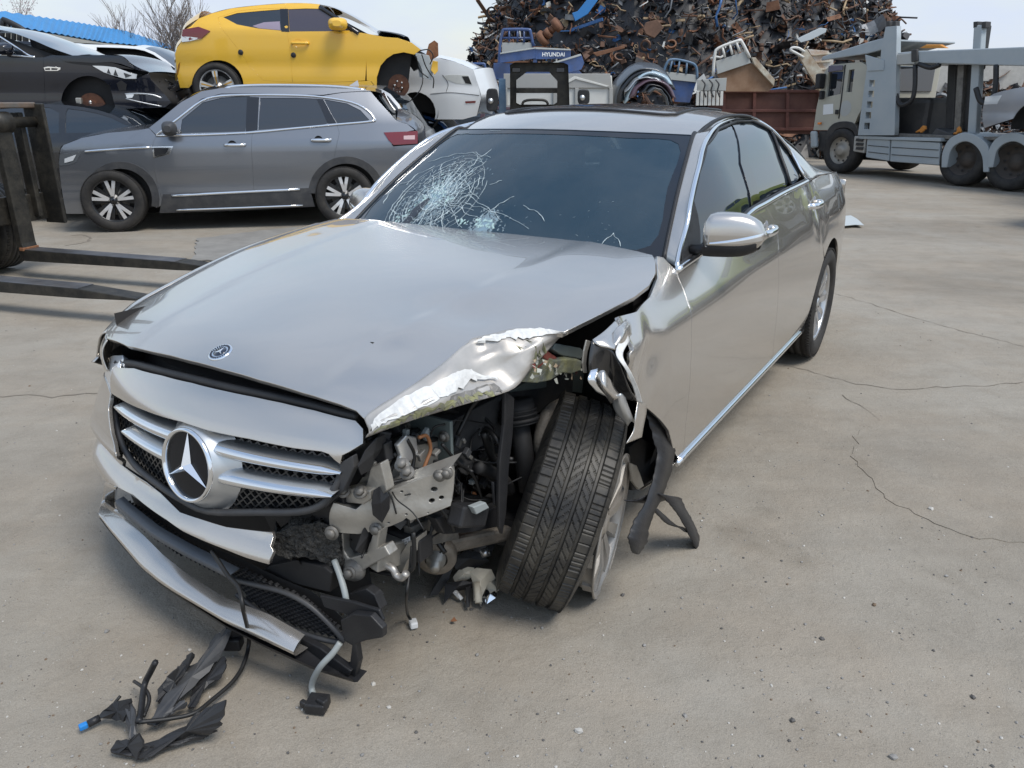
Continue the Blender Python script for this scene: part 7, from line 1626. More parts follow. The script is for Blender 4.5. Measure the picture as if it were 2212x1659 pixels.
tp([(1792, 142), (1822, 141), (1821, 152), (1790, 156)], Yn+.03, .03, mat('visor_violet', (.12, .11, .15), .4), 'window_visor'); tp([(1776, 160), (1786, 158), (1782, 192), (1774, 192)], Yn+.02, .20, BLACKP, 'door_mirror', bev=.03); tp([(1778, 196), (1783, 196), (1782, 214), (1777, 216)], Yn+.02, .12, BLACKP, 'lower_mirror', bev=.02)
tp([(1779, 226), (1800, 224), (1800, 246), (1778, 248)], Yn+.004, .004, LABELW, 'paper_notice', bev=0); MB().lathe([(0, .004), (.16, .0)], TF_.hit(1826, 234, 1, Yn+.003), (0, 1, 0), 20).build('door_seal_print', BEDG, tk)
MB().tube([TF_.hit(1826, 140, 1, Yn+.004), TF_.hit(1818, 210, 1, Yn+.004), TF_.hit(1812, 256, 1, Yn+.004)], .015, 5).build('door_seam', TRD, tk); tp([(1806, 237), (1812, 237), (1811, 247), (1805, 247)], Yn+.01, .03, BLACKP, 'door_handle')
tp([(1769, 264), (1776, 264), (1775, 269), (1768, 269)], Yn+.02, .04, LAMPO, 'side_marker'); tp([(1756, 283), (1768, 283), (1770, 318), (1757, 320)], Yn+.0, .10, DECKP, 'bumper_end', bev=.04); tp([(1768, 283), (1792, 283), (1790, 330), (1768, 326)], Yn-.02, -1.9, TRD, 'front_bumper', bev=.03)
ar = [(1788+58*0, 300)]; o = [(1782, 300), (1788, 280), (1802, 266), (1826, 262), (1846, 268), (1854, 286)]; i = [(1848, 296), (1840, 282), (1824, 276), (1806, 280), (1796, 292), (1792, 306)]
tp([tuple(p) for p in spl(o, 4)]+[tuple(p) for p in spl(i, 4)], Yn+.02, -.5, TRD, 'wheel_arch', bev=.01)
def truck_wheel(u, v, sc, dark=False):
    c = TF_.loc(ground(u, v)); R = .47*sc
    r0 = bpy.data.objects.new('wheel', None); COL.objects.link(r0); r0.parent = tk; r0.location = (c[0], Yn-.12, R)
    MB().lathe([(.28*sc, .13), (.30*sc, .16), (R*.85, .17), (R*.97, .14), (R, .08), (R, -.12), (R*.9, -.16), (.3*sc, -.16)], (0, 0, 0), (0, 1, 0), 40).build('tyre', RUBBER, r0)
    rim = MB().lathe([(.29*sc, .14), (.275*sc, .12), (.26*sc, .04), (.18*sc, .07), (.12*sc, .08), (.11*sc, .14), (.07*sc, .16), (0, .16)] if not dark else [(.29*sc, .14), (.27*sc, .10), (.24*sc, -.04), (.14*sc, -.06), (.12*sc, .02), (0, .03)], (0, 0, 0), (0, 1, 0), 32).build('rim', mat('truck_rim', (.34, .32, .28), .5, metal=.5, dust=.5) if not dark else mat('truck_rim_dirty', (.06, .055, .05), .8, dust=.6, dust_col=(.13, .10, .08)), r0)
    for k in range(10):
        a = 2*math.pi*k/10; MB().lathe([(0, .004), (.024*sc, .0)], (math.cos(a)*.215*sc, .062 if not dark else -.02, math.sin(a)*.215*sc), (0, 1, 0), 10).build('hand_hole', TRD, rim)
    r1 = copy_tree(r0, tk); r1.location = (c[0], Yn-2.0, R); r1.rotation_euler = (0, 0, math.pi)
truck_wheel(1816, 373, 1.0); truck_wheel(2080, 400, 1.0, True); truck_wheel(2182, 411, 1.04, True)
# stanchion with slots
st_o = [(1913, 58), (1937, 56), (1935, 170), (1932, 292), (1853, 292), (1860, 240), (1873, 145), (1900, 150), (1904, 104)]
slots = []
for u, v in ((1884, 180), (1882, 203), (1879, 226), (1876, 249), (1873, 272)): slots.append([(u-6, v-7), (u+6, v-7), (u+5, v+7), (u-7, v+7)])
tpanel(st_o, slots+[[(1894, 92), (1900, 88), (1899, 102), (1891, 104)]], Yn+.12, .12, DECKP, 'stanchion')
for u in (1918, 1931): tp([(u-4, 46), (u+4, 45), (u+4, 60), (u-4, 61)], Yn+.10, -.12, TRD, 'stanchion_cap', bev=.01)
tp([(1773, 131), (1776, 122), (1873, 91), (1914, 80), (1910, 106), (1873, 116)], Yn+.11, -.06, DECKP, 'front_ramp', bev=.02); tp([(1776, 124), (1873, 94), (1914, 84), (1914, 88), (1776, 128)], Yn, -2.0, DECKP, 'ramp_floor', bev=.01)
tp([(1868, 118), (1910, 130), (1908, 152), (1873, 154)], Yn+.14, -.03, DECKP, 'ramp_gusset', bev=.01)
tp([(1934, 114), (1981, 110), (2090, 106), (2330, 96), (2330, 150), (2212, 143), (1981, 136), (1934, 140)], Yn+.08, -.10, DECKP, 'deck_beam', bev=.02); tp([(1934, 132), (2330, 122), (2330, 132), (1934, 140)], Yn-.05, -1.8, DECKP, 'deck_floor', bev=.01)
tp([(1934, 118), (1975, 114), (1975, 138), (1934, 140)], Yn+.10, -.02, BEDG, 'beam_plate'); tp([(1968, 108), (1980, 106), (1982, 132), (1968, 134)], Yn+.12, -.06, TRD, 'beam_clamp')
# cab back wall, seen through the frame
cbx = TF_.hit(1873, 200, 1, Yn)[0]
bw = MB().box((cbx-.02, Yn-1.05, 1.72), (.05, 1.9, 1.25)); bwo = bw.build('cab_back', CABP, tk, bev=.05)
MB().box((cbx-.06, Yn-1.05, 1.92), (.03, 1.5, .50)).build('back_window', GLASSD, bwo, bev=.04)
for k in range(9): MB().box((cbx-.06, Yn-.3-k*.18, 1.35), (.04, .09, .40)).build('back_rib', CABP, bwo, bev=.015)
mb = MB().box((cbx-.75, Yn-1.0, 1.10), (1.1, 1.4, .9)); mb.build('engine_cover', TRD, tk, bev=.1)
# posts and hydraulics
for (a, b, w, yy, m) in [((2056, 140), (2050, 284), 9, Yn-.5, TRD), ((2075, 140), (2066, 284), 7, Yn-.2, STEELD), ((2098, 140), (2084, 284), 12, Yn-.3, TRD), ((2112, 54), (2098, 290), 9, Yn-.1, DECKP), ((2126, 54), (2112, 150), 6, Yn-.3, TRD)]:
    tp([(a[0]-w, a[1]), (a[0]+w, a[1]), (b[0]+w, b[1]), (b[0]-w, b[1])], yy, -.14, m, 'deck_post', bev=.02)
lad = [[(2052, 200+k*17), (2068, 199+k*17), (2065, 210+k*17), (2049, 211+k*17)] for k in range(6)]
for u in (2107, 2125): tp([(u-5, 47), (u+5, 46), (u+4, 60), (u-5, 61)], Yn-.1, -.14, TRD, 'post_cap', bev=.01)
for pl in ([(1977, 140), (1976, 190), (1968, 218), (1945, 226), (1934, 200)], [(2152, 140), (2150, 190), (2138, 222), (2118, 218), (2108, 190)], [(1985, 138), (2010, 146), (2030, 140)]): MB().tube(spl([TF_.hit(u, v, 1, Yn+.06) for u, v in pl], 6), .045, 8).build('hydraulic_hose', BLACKP, tk)
# skirts, deck edge
tp([(1856, 293), (1932, 296), (2032, 298), (2032, 306), (1856, 300)], Yn+.08, -.2, DECKP, 'deck_edge'); tp([(1845, 294), (1871, 294), (1866, 331), (1842, 327)], Yn+.05, -.1, ALG, 'step_box', bev=.02)
for k in range(3): tp([(1851, 299+k*9), (1866, 300+k*9), (1864, 306+k*9), (1849, 305+k*9)], Yn+.06, .02, TRD, 'step_slot', bev=.004)
tp([(1873, 300), (1922, 302), (1920, 348), (1870, 340)], Yn+.05, -.08, DECKP, 'side_skirt', bev=.015); tp([(1925, 302), (2030, 308), (2028, 357), (1922, 349)], Yn+.05, -.08, DECKP, 'side_skirt', bev=.015)
for (a, b) in (((1926, 318), (2028, 324)), ((1926, 334), (2028, 341)), ((1875, 314), (1920, 318)), ((1875, 328), (1919, 333))): MB().tube([TF_.hit(*a, 1, Yn+.055), TF_.hit(*b, 1, Yn+.055)], .008, 4).build('skirt_groove', TRD, tk)
for cu, w in ((2083, 1.0), (2186, 1.1)):
    o = [(cu-50*w, 362), (cu-48*w, 330), (cu-36*w, 304), (cu-20*w, 292), (cu, 286), (cu+20*w, 290), (cu+40*w, 302), (cu+52*w, 320), (cu+52*w, 372)]; i = [(cu+40*w, 372), (cu+38*w, 340), (cu+26*w, 318), (cu+6*w, 306), (cu-14*w, 310), (cu-30*w, 326), (cu-38*w, 362)]
    tp([tuple(p) for p in spl(o, 4)]+[tuple(p) for p in spl(i, 4)], Yn+.08, -.6, DECKP, 'rear_fender', bev=.015)
tp([(1854, 330), (2260, 352), (2260, 376), (1854, 344)], Yn-.35, -1.3, TRD, 'chassis', bev=.02); tp([(1932, 288), (2260, 300), (2260, 306), (1932, 298)], Yn-.02, -2.0, STEELD, 'lower_deck', bev=.01)
sr_ = random.Random(2)
for u, v in ((1990, 283), (2072, 285)):
    P = [TF_.hit(u+sr_.uniform(-12, 12), v-sr_.uniform(-4, 10), 1, Yn-.1) for _ in range(9)]; MB().tube(spl(P, 4), .022, 6).build('ratchet_strap', mat('orange_strap', (.55, .22, .04), .7), tk)
tp([(2008, 296), (2022, 276), (2056, 288), (2062, 298)], Yn-.1, -.4, DARKGREY, 'wheel_chock', bev=.02)
tp([(1985, 104), (2000, 96), (2030, 96), (2044, 104)], Yn-.3, -.1, mat('orange_strap2', (.60, .25, .04), .6), 'strap_bundle', bev=.02)
# silver car on the carrier
so3 = TF_.hit(2175, 280, 1, Yn-.2) @ TF_.R.T+TF_.o
plain_car('silver_sedan', 'silver sedan without front wheel riding on the lower deck of the carrier', SEDAN, tuple(np.array([so3[0], so3[1], .0])+np.array([math.cos(TF_.yaw)*-2.0, math.sin(TF_.yaw)*-2.0, 0])+np.array([.35, .1, .78])), TF_.yaw, mat('silver_blue_paint', (.34, .37, .42), .34, metal=.6, coat=.8, dust=.2), W=.84, wheels=False, wx=(1.30, -1.35))

# ================================================================== scrap heap
hp = random.Random(77)
HC = np.array([5.95, 29.0, 0.0]); HR = np.array([8.5, 6.5]); HH = 9.5
def heap_z(x, y):
    dx, dy = (x-HC[0])/HR[0], (y-HC[1])/HR[1]; r = math.sqrt(dx*dx+dy*dy)
    z = HH*max(0, 1-max(0, r-.30)**1.25/.68)+.5*fbm(x*.6, y*.6, 3, 1, 3)
    # lower tail to the right, behind the carrier
    d2 = math.hypot((x-15.0)/4.5, (y-27)/3.0); z = max(z, 2.4*max(0, 1-d2**1.4)+.2*fbm(x, y, 9, .8, 2)); return max(0, z)
P = [[np.array([x, y, heap_z(x, y)-.15]) for y in np.linspace(21.5, 36.5, 40)] for x in np.linspace(-3.5, 22, 70)]
SCR = [mat('scrap_dark', (.028, .029, .034), .6, metal=.3, var=.5, vscale=3), mat('scrap_rust', (.13, .055, .03), .8, var_col=(.22, .11, .06), vscale=5, bump=.3), mat('scrap_brown', (.10, .056, .038), .75, var_col=(.18, .10, .065), vscale=4), mat('scrap_grey', (.20, .21, .22), .5, metal=.5, var=.3, vscale=4),
       mat('scrap_white', (.60, .60, .57), .5, var=.15, vscale=5), mat('scrap_blue', (.03, .11, .28), .5, var=.3), mat('scrap_black', (.008, .008, .01), .45), mat('scrap_tan', (.34, .25, .15), .7, var=.3)]
MB().grid(P, False).build('scrap_heap', [SCR[6]], None, label='dark mass of crushed scrap metal piled high behind the yard', cat='scrap heap', kind='stuff')
WGT = [0]*7+[1]*6+[2]*9+[3]*3+[4]*1+[5]*1+[6]*7+[7]*2
def rot(): return np.array(Matrix.Rotation(hp.uniform(0, 6.28), 3, Vector((hp.uniform(-1, 1), hp.uniform(-1, 1), hp.uniform(-1, 1))).normalized()))
def scrap_shape(mb, c, s, kind, R):
    c = np.array(c)
    if kind == 'sheet':      # bent plate
        n = 4; G = []
        k1, k2 = hp.uniform(-.9, .9), hp.uniform(-.6, .6)
        for i in range(n):
            for_j = []
            for j in range(3): a, b = (i/(n-1)-.5)*s*1.5, (j/2-.5)*s*hp.uniform(.7, .9); for_j.append(c+R @ np.array([a, b, s*(k1*(i/(n-1)-.5)**2*2+k2*(j/2-.5)**2*2)+hp.uniform(-.06, .06)*s]))
            G.append(for_j)
        mb.grid(G, False)
    elif kind == 'beam': mb.box(c, (s*hp.uniform(1.6, 3.2), s*hp.uniform(.10, .25), s*hp.uniform(.08, .2)), R)
    elif kind == 'tube':
        L = s*hp.uniform(.8, 1.7); P_ = [c+R @ np.array([-L, 0, 0]), c+R @ np.array([-L*.3, s*hp.uniform(-.4, .4), s*hp.uniform(-.3, .3)]), c+R @ np.array([L*.4, s*hp.uniform(-.4, .4), s*hp.uniform(-.3, .3)]), c+R @ np.array([L, s*hp.uniform(-.5, .5), 0])]; mb.tube(P_, s*hp.uniform(.05, .12), 6)
    elif kind == 'ring': mb.lathe([(s*.5, -s*.12), (s*.5, s*.12), (s*.36, s*.12), (s*.36, -s*.12), (s*.5, -s*.12)], c, R @ np.array([0, 0, 1]), 12, smooth=False)
    elif kind == 'drum': mb.lathe([(0, -s*.4), (s*.28, -s*.4), (s*.30, -s*.1), (s*.22, 0), (s*.30, s*.2), (s*.2, s*.4), (0, s*.4)], c, R @ np.array([0, 0, 1]), 10, smooth=False)
    else: mb.box(c, (s*hp.uniform(.4, 1), s*hp.uniform(.3, .8), s*hp.uniform(.2, .6)), R, taper=hp.uniform(.4, 1))
KN = ['sheet']*7+['beam']*3+['tube']*9+['ring']*2+['drum']*1+['lump']*3
def heap_spot():
    while True:
        x = hp.uniform(-3.2, 21); y = hp.uniform(21.5, 31.5); z = heap_z(x, y)
        if z > .1 and (y-21.5)/9 < hp.random()*1.6: return x, y, z
mbs = MB()
for k in range(21000):
    x, y, z = heap_spot(); mbs.cur = hp.choice(WGT); scrap_shape(mbs, (x, y, z+hp.uniform(-.15, .30)), (.05+.26*hp.random()**2.0), hp.choice(KN), rot())
mbs.build('scrap_fragments', SCR, None, label='countless small scrap pieces covering the heap', cat='scrap', kind='stuff')
KNAME = {'sheet': ('scrap_sheet', 'bent sheet metal piece'), 'beam': ('scrap_beam', 'steel bar'), 'tube': ('scrap_pipe', 'twisted pipe'), 'ring': ('scrap_ring', 'steel ring'), 'drum': ('scrap_drum', 'worn drum-shaped part'), 'lump': ('scrap_block', 'crushed block')}
CNAME = ['blackened', 'orange rusty', 'brown rusty', 'grey', 'white', 'blue', 'black', 'tan']
for k in range(230):
    x, y, z = heap_spot(); kd = hp.choice(KN); ci = hp.choice(WGT+[4, 5, 1, 3]); mb = MB(); scrap_shape(mb, (0, 0, 0), hp.uniform(.24, .52), kd, rot())
    nm, ds = KNAME[kd]; q_ = np.array([x, y, z])-EYE; uu = IW/2+IF*q_[0]/(q_ @ _F); vv = IH/2-IF*(q_ @ _U)/(q_ @ _F)
    if vv < -40 or uu > 2212: continue
    pw = ['far left', 'left', 'left of centre', 'centre', 'right of centre', 'right', 'far right'][int(min(6, max(0, (uu-1000)/135)))]; vw = ['top', 'upper', 'middle', 'lower', 'bottom'][int(min(4, max(0, vv/42)))]
    mb.build(nm, SCR[ci], None, loc=(x, y-.15, z+.25), label=f'{CNAME[ci]} {ds} on the scrap heap, {vw} band, {pw}', cat='scrap', group=f'{CNAME[ci]} {ds}s on the heap')
HF = Frame((5, 22.4, 0), 0)
def hplate(px, m, name, label, dy=0.0, th=.12): return tag(MB().prism([HF.hit(u, v, 1, dy)+HF.o for u, v in px], (0, th, 0)).build(name, m, None, bev=.01), label, 'scrap')
hplate([(1236, 28), (1248, 24), (1272, -6), (1292, 0), (1270, 30), (1243, 46)], mat('bright_blue_panel', (.02, .19, .50), .4, coat=.3), 'blue_door_panel', 'bright blue flat panel high on the scrap heap', .6)
hplate([(1280, 114), (1348, 98), (1350, 104), (1290, 122)], SCR[1], 'rusty_beam', 'long orange rusty beam lying across the lower heap', -.6)
hplate([(1390, 62), (1396, 48), (1420, 42), (1434, 60), (1414, 82), (1396, 74)], SCR[2], 'brown_bonnet', 'large brown folded sheet in the middle of the heap', .1, .2)
hplate([(1722, 84), (1734, 78), (1772, 60), (1786, 62), (1784, 70), (1752, 86), (1730, 92)], mat('pale_grey_skin', (.50, .55, .57), .35, coat=.4), 'pale_skin', 'pale grey curved body panel on the right flank of the heap', .2)
am = MB(); c_ = HF.hit(1188, 68, 1, -.2)+HF.o
for dz, r in ((.35, .30), (.12, .16), (-.1, .22), (-.38, .34)): am.lathe([(0, -.07), (r*.6, -.07), (r*.6, .07), (0, .07)], c_+np.array([0, 0, dz*.45])+np.array([dz*.5, 0, 0]), (1, -.5, .8), 16)
am.build('rusty_axle', SCR[1], None, label='rusty orange axle stub with drums standing on the heap behind the blue bed', cat='axle')

# ================================================================== trees, hill
def tree(name, label, base, h, seed, m, lean=0.0, spread=.5, levels=4, blossom=None, r0=.10):
    r = random.Random(seed); root = thing(name, label, 'tree', base, group='bare trees behind the yard'); tr, cr_m = MB(), MB(); bl = MB()
    def grow(p, d, L, rad_, lev):
        n = 3; P_ = [p]
        for _ in range(n): d = d+np.array([r.uniform(-.12, .12), r.uniform(-.12, .12), r.uniform(-.02, .12)]); d /= np.linalg.norm(d); p = p+d*L/n; P_.append(p)
        (tr if lev >= levels-1 else cr_m).tube(P_, [rad_*(1-.13*i) for i in range(n+1)], 6 if lev > 2 else 4, cap=False)
        if lev == 0:
            if blossom:
                for q in P_:
                    for _ in range(3): c = q+np.array([r.uniform(-.15, .15), r.uniform(-.15, .15), r.uniform(-.15, .15)]); s_ = .04; bl.add([c+np.array([r.uniform(-s_, s_), r.uniform(-s_, s_), r.uniform(-s_, s_)]) for _ in range(4)], [(0, 1, 2, 3)], False)
            return
        for k in range(r.choice([3, 3, 4])):
            t = r.uniform(.45, 1.0); q = P_[0]+(P_[-1]-P_[0])*t; a = r.uniform(0, 6.28); e = d+np.array([math.cos(a)*spread, math.sin(a)*spread, r.uniform(.0, .35)]); e /= np.linalg.norm(e); grow(q, e, L*r.uniform(.55, .80), max(.008, rad_*.50), lev-1)
    grow(np.zeros(3), np.array([lean, 0, 1.0]), h*.42, r0, levels)
    tr.build('trunk', m, root); cr_m.build('crown', m, root, kind='stuff')
    if blossom: bl.build('blossom', blossom, root, kind='stuff')
    return root
BARK = mat('bare_bark', (.20, .165, .14), .9, var=.2, vscale=6)
for k, (u, h, sd, Y) in enumerate([(318, 6.2, 3, 40), (345, 6.6, 5, 41), (372, 7.2, 8, 42), (398, 7.0, 9, 41), (425, 6.4, 12, 40), (300, 5.0, 14, 43), (440, 6.8, 16, 44)]):
    q = atY(u, 216, Y); tree('bare_tree', f'leafless tree behind the blue roof, {["second","third","fourth","fifth","sixth","leftmost","rightmost"][k]} of the row'.replace('second of', 'second from left of').replace('third of', 'third from left of').replace('fourth of', 'fourth from left of').replace('fifth of', 'fifth from left of').replace('sixth of', 'sixth from left of'), (q[0], q[1], 0), h, sd, BARK)
q = atY(10, 216, 36); tree('blossom_tree', 'tree with pale blossom above the blue roof at the top left corner', (q[0], q[1], 0), 7.0, 31, BARK, spread=.7, blossom=mat('blossom', (.45, .36, .38), .9))
hill = MB(); G = []
for x in np.linspace(20, 130, 40): G.append([np.array([x, 110+y, max(0, (9+4*fbm(x*.03, 2, 0, 1, 3))*sst(15, 45, x)*(1-((y-25)/25)**2))+(.8*fbm(x*.5, y*.5, 1, 1, 3) if 2 < y < 48 else 0)]) for y in np.linspace(0, 50, 12)])
hill.grid(G, True).build('hill', mat('winter_hillside', (.10, .095, .075), .95, var_col=(.15, .115, .10), vscale=.4), None, kind='structure')
# low grey wall and white hut seen under the carrier deck
hu = atY(2110, 230, 26); mb = MB(); mb.box((hu[0]+2, hu[1], 1.3), (9, .3, 2.6)); mb.build('yard_wall', mat('pale_wall', (.45, .44, .41), .8, var=.1), None, label='pale concrete yard wall glimpsed under the carrier deck', cat='wall')
hu = atY(2130, 250, 30); hut = thing('site_hut', 'low hut with reddish roof glimpsed behind the car carrier', 'hut', (hu[0]+1, 30, 0)); MB().box((0, 0, .9), (5, 3, 1.8)).build('wall', mat('hut_wall', (.55, .53, .50), .8), hut); MB().prism([np.array([-2.8, -1.8, 1.75]), np.array([2.8, -1.8, 1.75]), np.array([2.8, 0, 2.3]), np.array([-2.8, 0, 2.3])], (0, .1, .1)).build('roof', mat('hut_roof', (.22, .09, .08), .7), hut)
# ================================================================== ground
gm = bpy.data.materials.new('dusty_concrete'); gm.use_nodes = True; nt = gm.node_tree; L = nt.links; bs = nt.nodes['Principled BSDF']; bs.inputs['Roughness'].default_value = .88; bs.inputs['Specular IOR Level'].default_value = .25
tc = _n(nt, 'ShaderNodeTexCoord')
def nzn(scale, det=8, rough=.6, dist=0.0, vec=None):
    n = _n(nt, 'ShaderNodeTexNoise'); n.inputs['Scale'].default_value = scale; n.inputs['Detail'].default_value = det; n.inputs['Roughness'].default_value = rough; n.inputs['Distortion'].default_value = dist
    L.new(vec or tc.outputs['Object'], n.inputs['Vector']); return n.outputs['Fac']
def ramp(src, stops):
    r = _n(nt, 'ShaderNodeValToRGB'); el = r.color_ramp.elements
    while len(el) < len(stops): el.new(.5)
    for e, (p, c) in zip(el, stops): e.position = p; e.color = (*c, 1) if len(c) == 3 else c
    L.new(src, r.inputs['Fac']); return r.outputs['Color']
def mixc(a, b, fac, mode='MIX'):
    m = _n(nt, 'ShaderNodeMix', data_type='RGBA', blend_type=mode); m.clamp_factor = True
    for k, v in (('A', a), ('B', b), ('Factor', fac)):
        if hasattr(v, 'links'): L.new(v, m.inputs[k])
        else: m.inputs[k].default_value = v if k == 'Factor' else (*v, 1)
    return m.outputs['Result']
base = ramp(nzn(.55, 10, .62, .6), [(.30, (.250, .222, .182)), (.50, (.315, .286, .240)), (.70, (.362, .336, .290))])
dirt = ramp(nzn(1.7, 8, .65, .4), [(.42, (0, 0, 0)), (.62, (1, 1, 1))])
c = mixc(base, (.285, .235, .175), dirt); 
m_ = _n(nt, 'ShaderNodeMix', data_type='RGBA'); 
c = mixc(base, (.275, .232, .178), .0)
fac = _n(nt, 'ShaderNodeMath', operation='MULTIPLY'); fac.inputs[1].default_value = .45; sp_ = _n(nt, 'ShaderNodeSeparateColor'); L.new(dirt, sp_.inputs[0]); L.new(sp_.outputs[0], fac.inputs[0]); c = mixc(base, (.325, .275, .215), fac.outputs[0])
mp = _n(nt, 'ShaderNodeMapping'); mp.inputs['Scale'].default_value = (.5, 3.2, 1); mp.inputs['Rotation'].default_value = (0, 0, .35); L.new(tc.outputs['Object'], mp.inputs['Vector'])
streak = ramp(nzn(2.2, 6, .7, .8, mp.outputs['Vector']), [(.38, (.88, .88, .88)), (.62, (1.06, 1.06, 1.06))]); c = mixc(c, streak, .35, 'MULTIPLY')
speck = ramp(nzn(95, 3, .7), [(.30, (.62, .60, .57)), (.40, (1, 1, 1)), (.68, (1, 1, 1)), (.78, (1.25, 1.23, 1.18))]); c = mixc(c, speck, .45, 'MULTIPLY')
mot = ramp(nzn(5.5, 9, .68, .5), [(.34, (.80, .79, .77)), (.52, (1, 1, 1)), (.70, (1.10, 1.10, 1.09))]); c = mixc(c, mot, .45, 'MULTIPLY')
grain = ramp(nzn(320, 2, .6), [(.32, (.75, .75, .75)), (.68, (1.22, 1.22, 1.22))]); c = mixc(c, grain, .6, 'MULTIPLY')
stain = ramp(nzn(.32, 4, .5, 1.2), [(.52, (1, 1, 1)), (.68, (.80, .80, .80))]); c = mixc(c, stain, .7, 'MULTIPLY')
wv = _n(nt, 'ShaderNodeTexWave', wave_type='RINGS'); wv.inputs['Scale'].default_value = .55; wv.inputs['Distortion'].default_value = 5; wv.inputs['Detail'].default_value = 5; wv.inputs['Detail Scale'].default_value = 1.2; mpw = _n(nt, 'ShaderNodeMapping'); mpw.inputs['Location'].default_value = (-9, 3, 0); L.new(tc.outputs['Object'], mpw.inputs['Vector']); L.new(mpw.outputs['Vector'], wv.inputs['Vector'])
trk = ramp(wv.outputs['Fac'], [(.55, (1, 1, 1)), (.85, (.86, .85, .84))]); c = mixc(c, trk, .22, 'MULTIPLY')
oil = ramp(nzn(1.3, 5, .55, 1.0), [(.64, (1, 1, 1)), (.74, (.74, .73, .71))]); c = mixc(c, oil, .8, 'MULTIPLY')
L.new(c, bs.inputs['Base Color'])
b1_ = _n(nt, 'ShaderNodeBump'); b1_.inputs['Strength'].default_value = .55; b1_.inputs['Distance'].default_value = .012; L.new(nzn(22, 8, .65, .5), b1_.inputs['Height'])
b2_ = _n(nt, 'ShaderNodeBump'); b2_.inputs['Strength'].default_value = .55; b2_.inputs['Distance'].default_value = .004; L.new(nzn(160, 4, .7), b2_.inputs['Height']); L.new(b1_.outputs['Normal'], b2_.inputs['Normal']); L.new(b2_.outputs['Normal'], bs.inputs['Normal'])
# one sheet to the horizon: fine near the camera, gently uneven
xs = np.concatenate([np.linspace(-900, -60, 10), np.linspace(-40, -8, 12), np.linspace(-6.5, 8, 90), np.linspace(10, 40, 14), np.linspace(60, 900, 10)]); ys = np.concatenate([np.linspace(-200, -10, 6), np.linspace(-6, .4, 6), np.linspace(.6, 10, 100), np.linspace(11, 45, 20), np.linspace(60, 1500, 12)])
def gzf(x, y):
    n = -.010+.010*fbm(x*.8, y*.8, 0, 1, 4) if (-12 < x < 16 and -6 < y < 20) else -.01
    return min(0.0, n)
G = [[np.array([x, y, gzf(x, y)]) for y in ys] for x in xs]
MB().grid(G, True, flip=False).build('ground', gm, None, kind='structure')
# cracks in the concrete and the raised broken slab edge on the right
ck = random.Random(6); CRK = mat('crack_dark', (.20, .172, .138), .95)
def gcrack(px, w, name='ground_crack'):
    P = []
    q = [ground(u, v) for u, v in px]
    for a, b in zip(q[:-1], q[1:]):
        n = max(3, int(np.linalg.norm(b-a)/.05))
        for i in range(n): P.append(a+(b-a)*i/n+np.array([ck.uniform(-.012, .012), ck.uniform(-.018, .018), 0]))
    P.append(q[-1]); L_, R_ = [], []
    for i, p in enumerate(P):
        t = P[min(len(P)-1, i+1)]-P[max(0, i-1)]; n_ = np.array([-t[1], t[0], 0]); n_ /= max(1e-6, np.linalg.norm(n_)); ww = w*ck.uniform(.25, 1.2); z = gzf(p[0], p[1])+.0025; L_.append(np.array([p[0]+n_[0]*ww, p[1]+n_[1]*ww, z])); R_.append(np.array([p[0]-n_[0]*ww, p[1]-n_[1]*ww, z]))
    return MB().grid([L_, R_], False).build(name, CRK, None, kind='structure')
gcrack([(-20, 851), (60, 849), (110, 856), (160, 850), (222, 848)], .006); gcrack([(150, 506), (178, 504), (196, 511), (190, 520), (165, 526), (140, 530)], .016)
gcrack([(1690, 785), (1745, 795), (1800, 812), (1850, 824), (1930, 835), (2000, 833), (2110, 830), (2212, 822)], .003); gcrack([(1770, 625), (1840, 640), (1930, 668), (2000, 690), (2090, 716), (2212, 745)], .0035); gcrack([(1820, 850), (1870, 880), (1935, 930)], .0025)
SLAB = mat('pale_slab', (.375, .345, .295), .9, var=.07, vscale=5, bump=.6, bscale=60, detail=8)
sp_px = [(1840, 985), (1868, 1020), (1915, 1075), (1985, 1105), (2050, 1140), (2110, 1160), (2175, 1165), (2240, 1172), (2260, 1060), (2260, 930), (2150, 900), (2020, 890), (1900, 905), (1850, 935)]
o = resample(np.array([ground(u, v)[:2] for u, v in sp_px]), .04); o = o+nrg.normal(0, .010, o.shape)
panel('concrete_patch', o, lambda a, b: (np.asarray(a, float), np.asarray(b, float), np.array([gzf(p_, q_)+.003 for p_, q_ in zip(np.ravel(a), np.ravel(b))]).reshape(np.shape(a))), gm, None, step=.08, thick=.003, kind='structure')
DKP = mat('dark_patch', (.235, .225, .205), .85, var=.15, vscale=4, bump=.4, bscale=60)
o = resample(np.array([ground(u, v)[:2] for u, v in [(418, 560), (428, 516), (520, 503), (640, 490), (700, 500), (620, 540), (520, 566)]]), .08); o = o+nrg.normal(0, .02, o.shape); panel('asphalt_patch', o, lambda a, b: (np.asarray(a, float), np.asarray(b, float), np.asarray(a)*0+.003), DKP, None, step=.2, thick=.012, kind='structure')
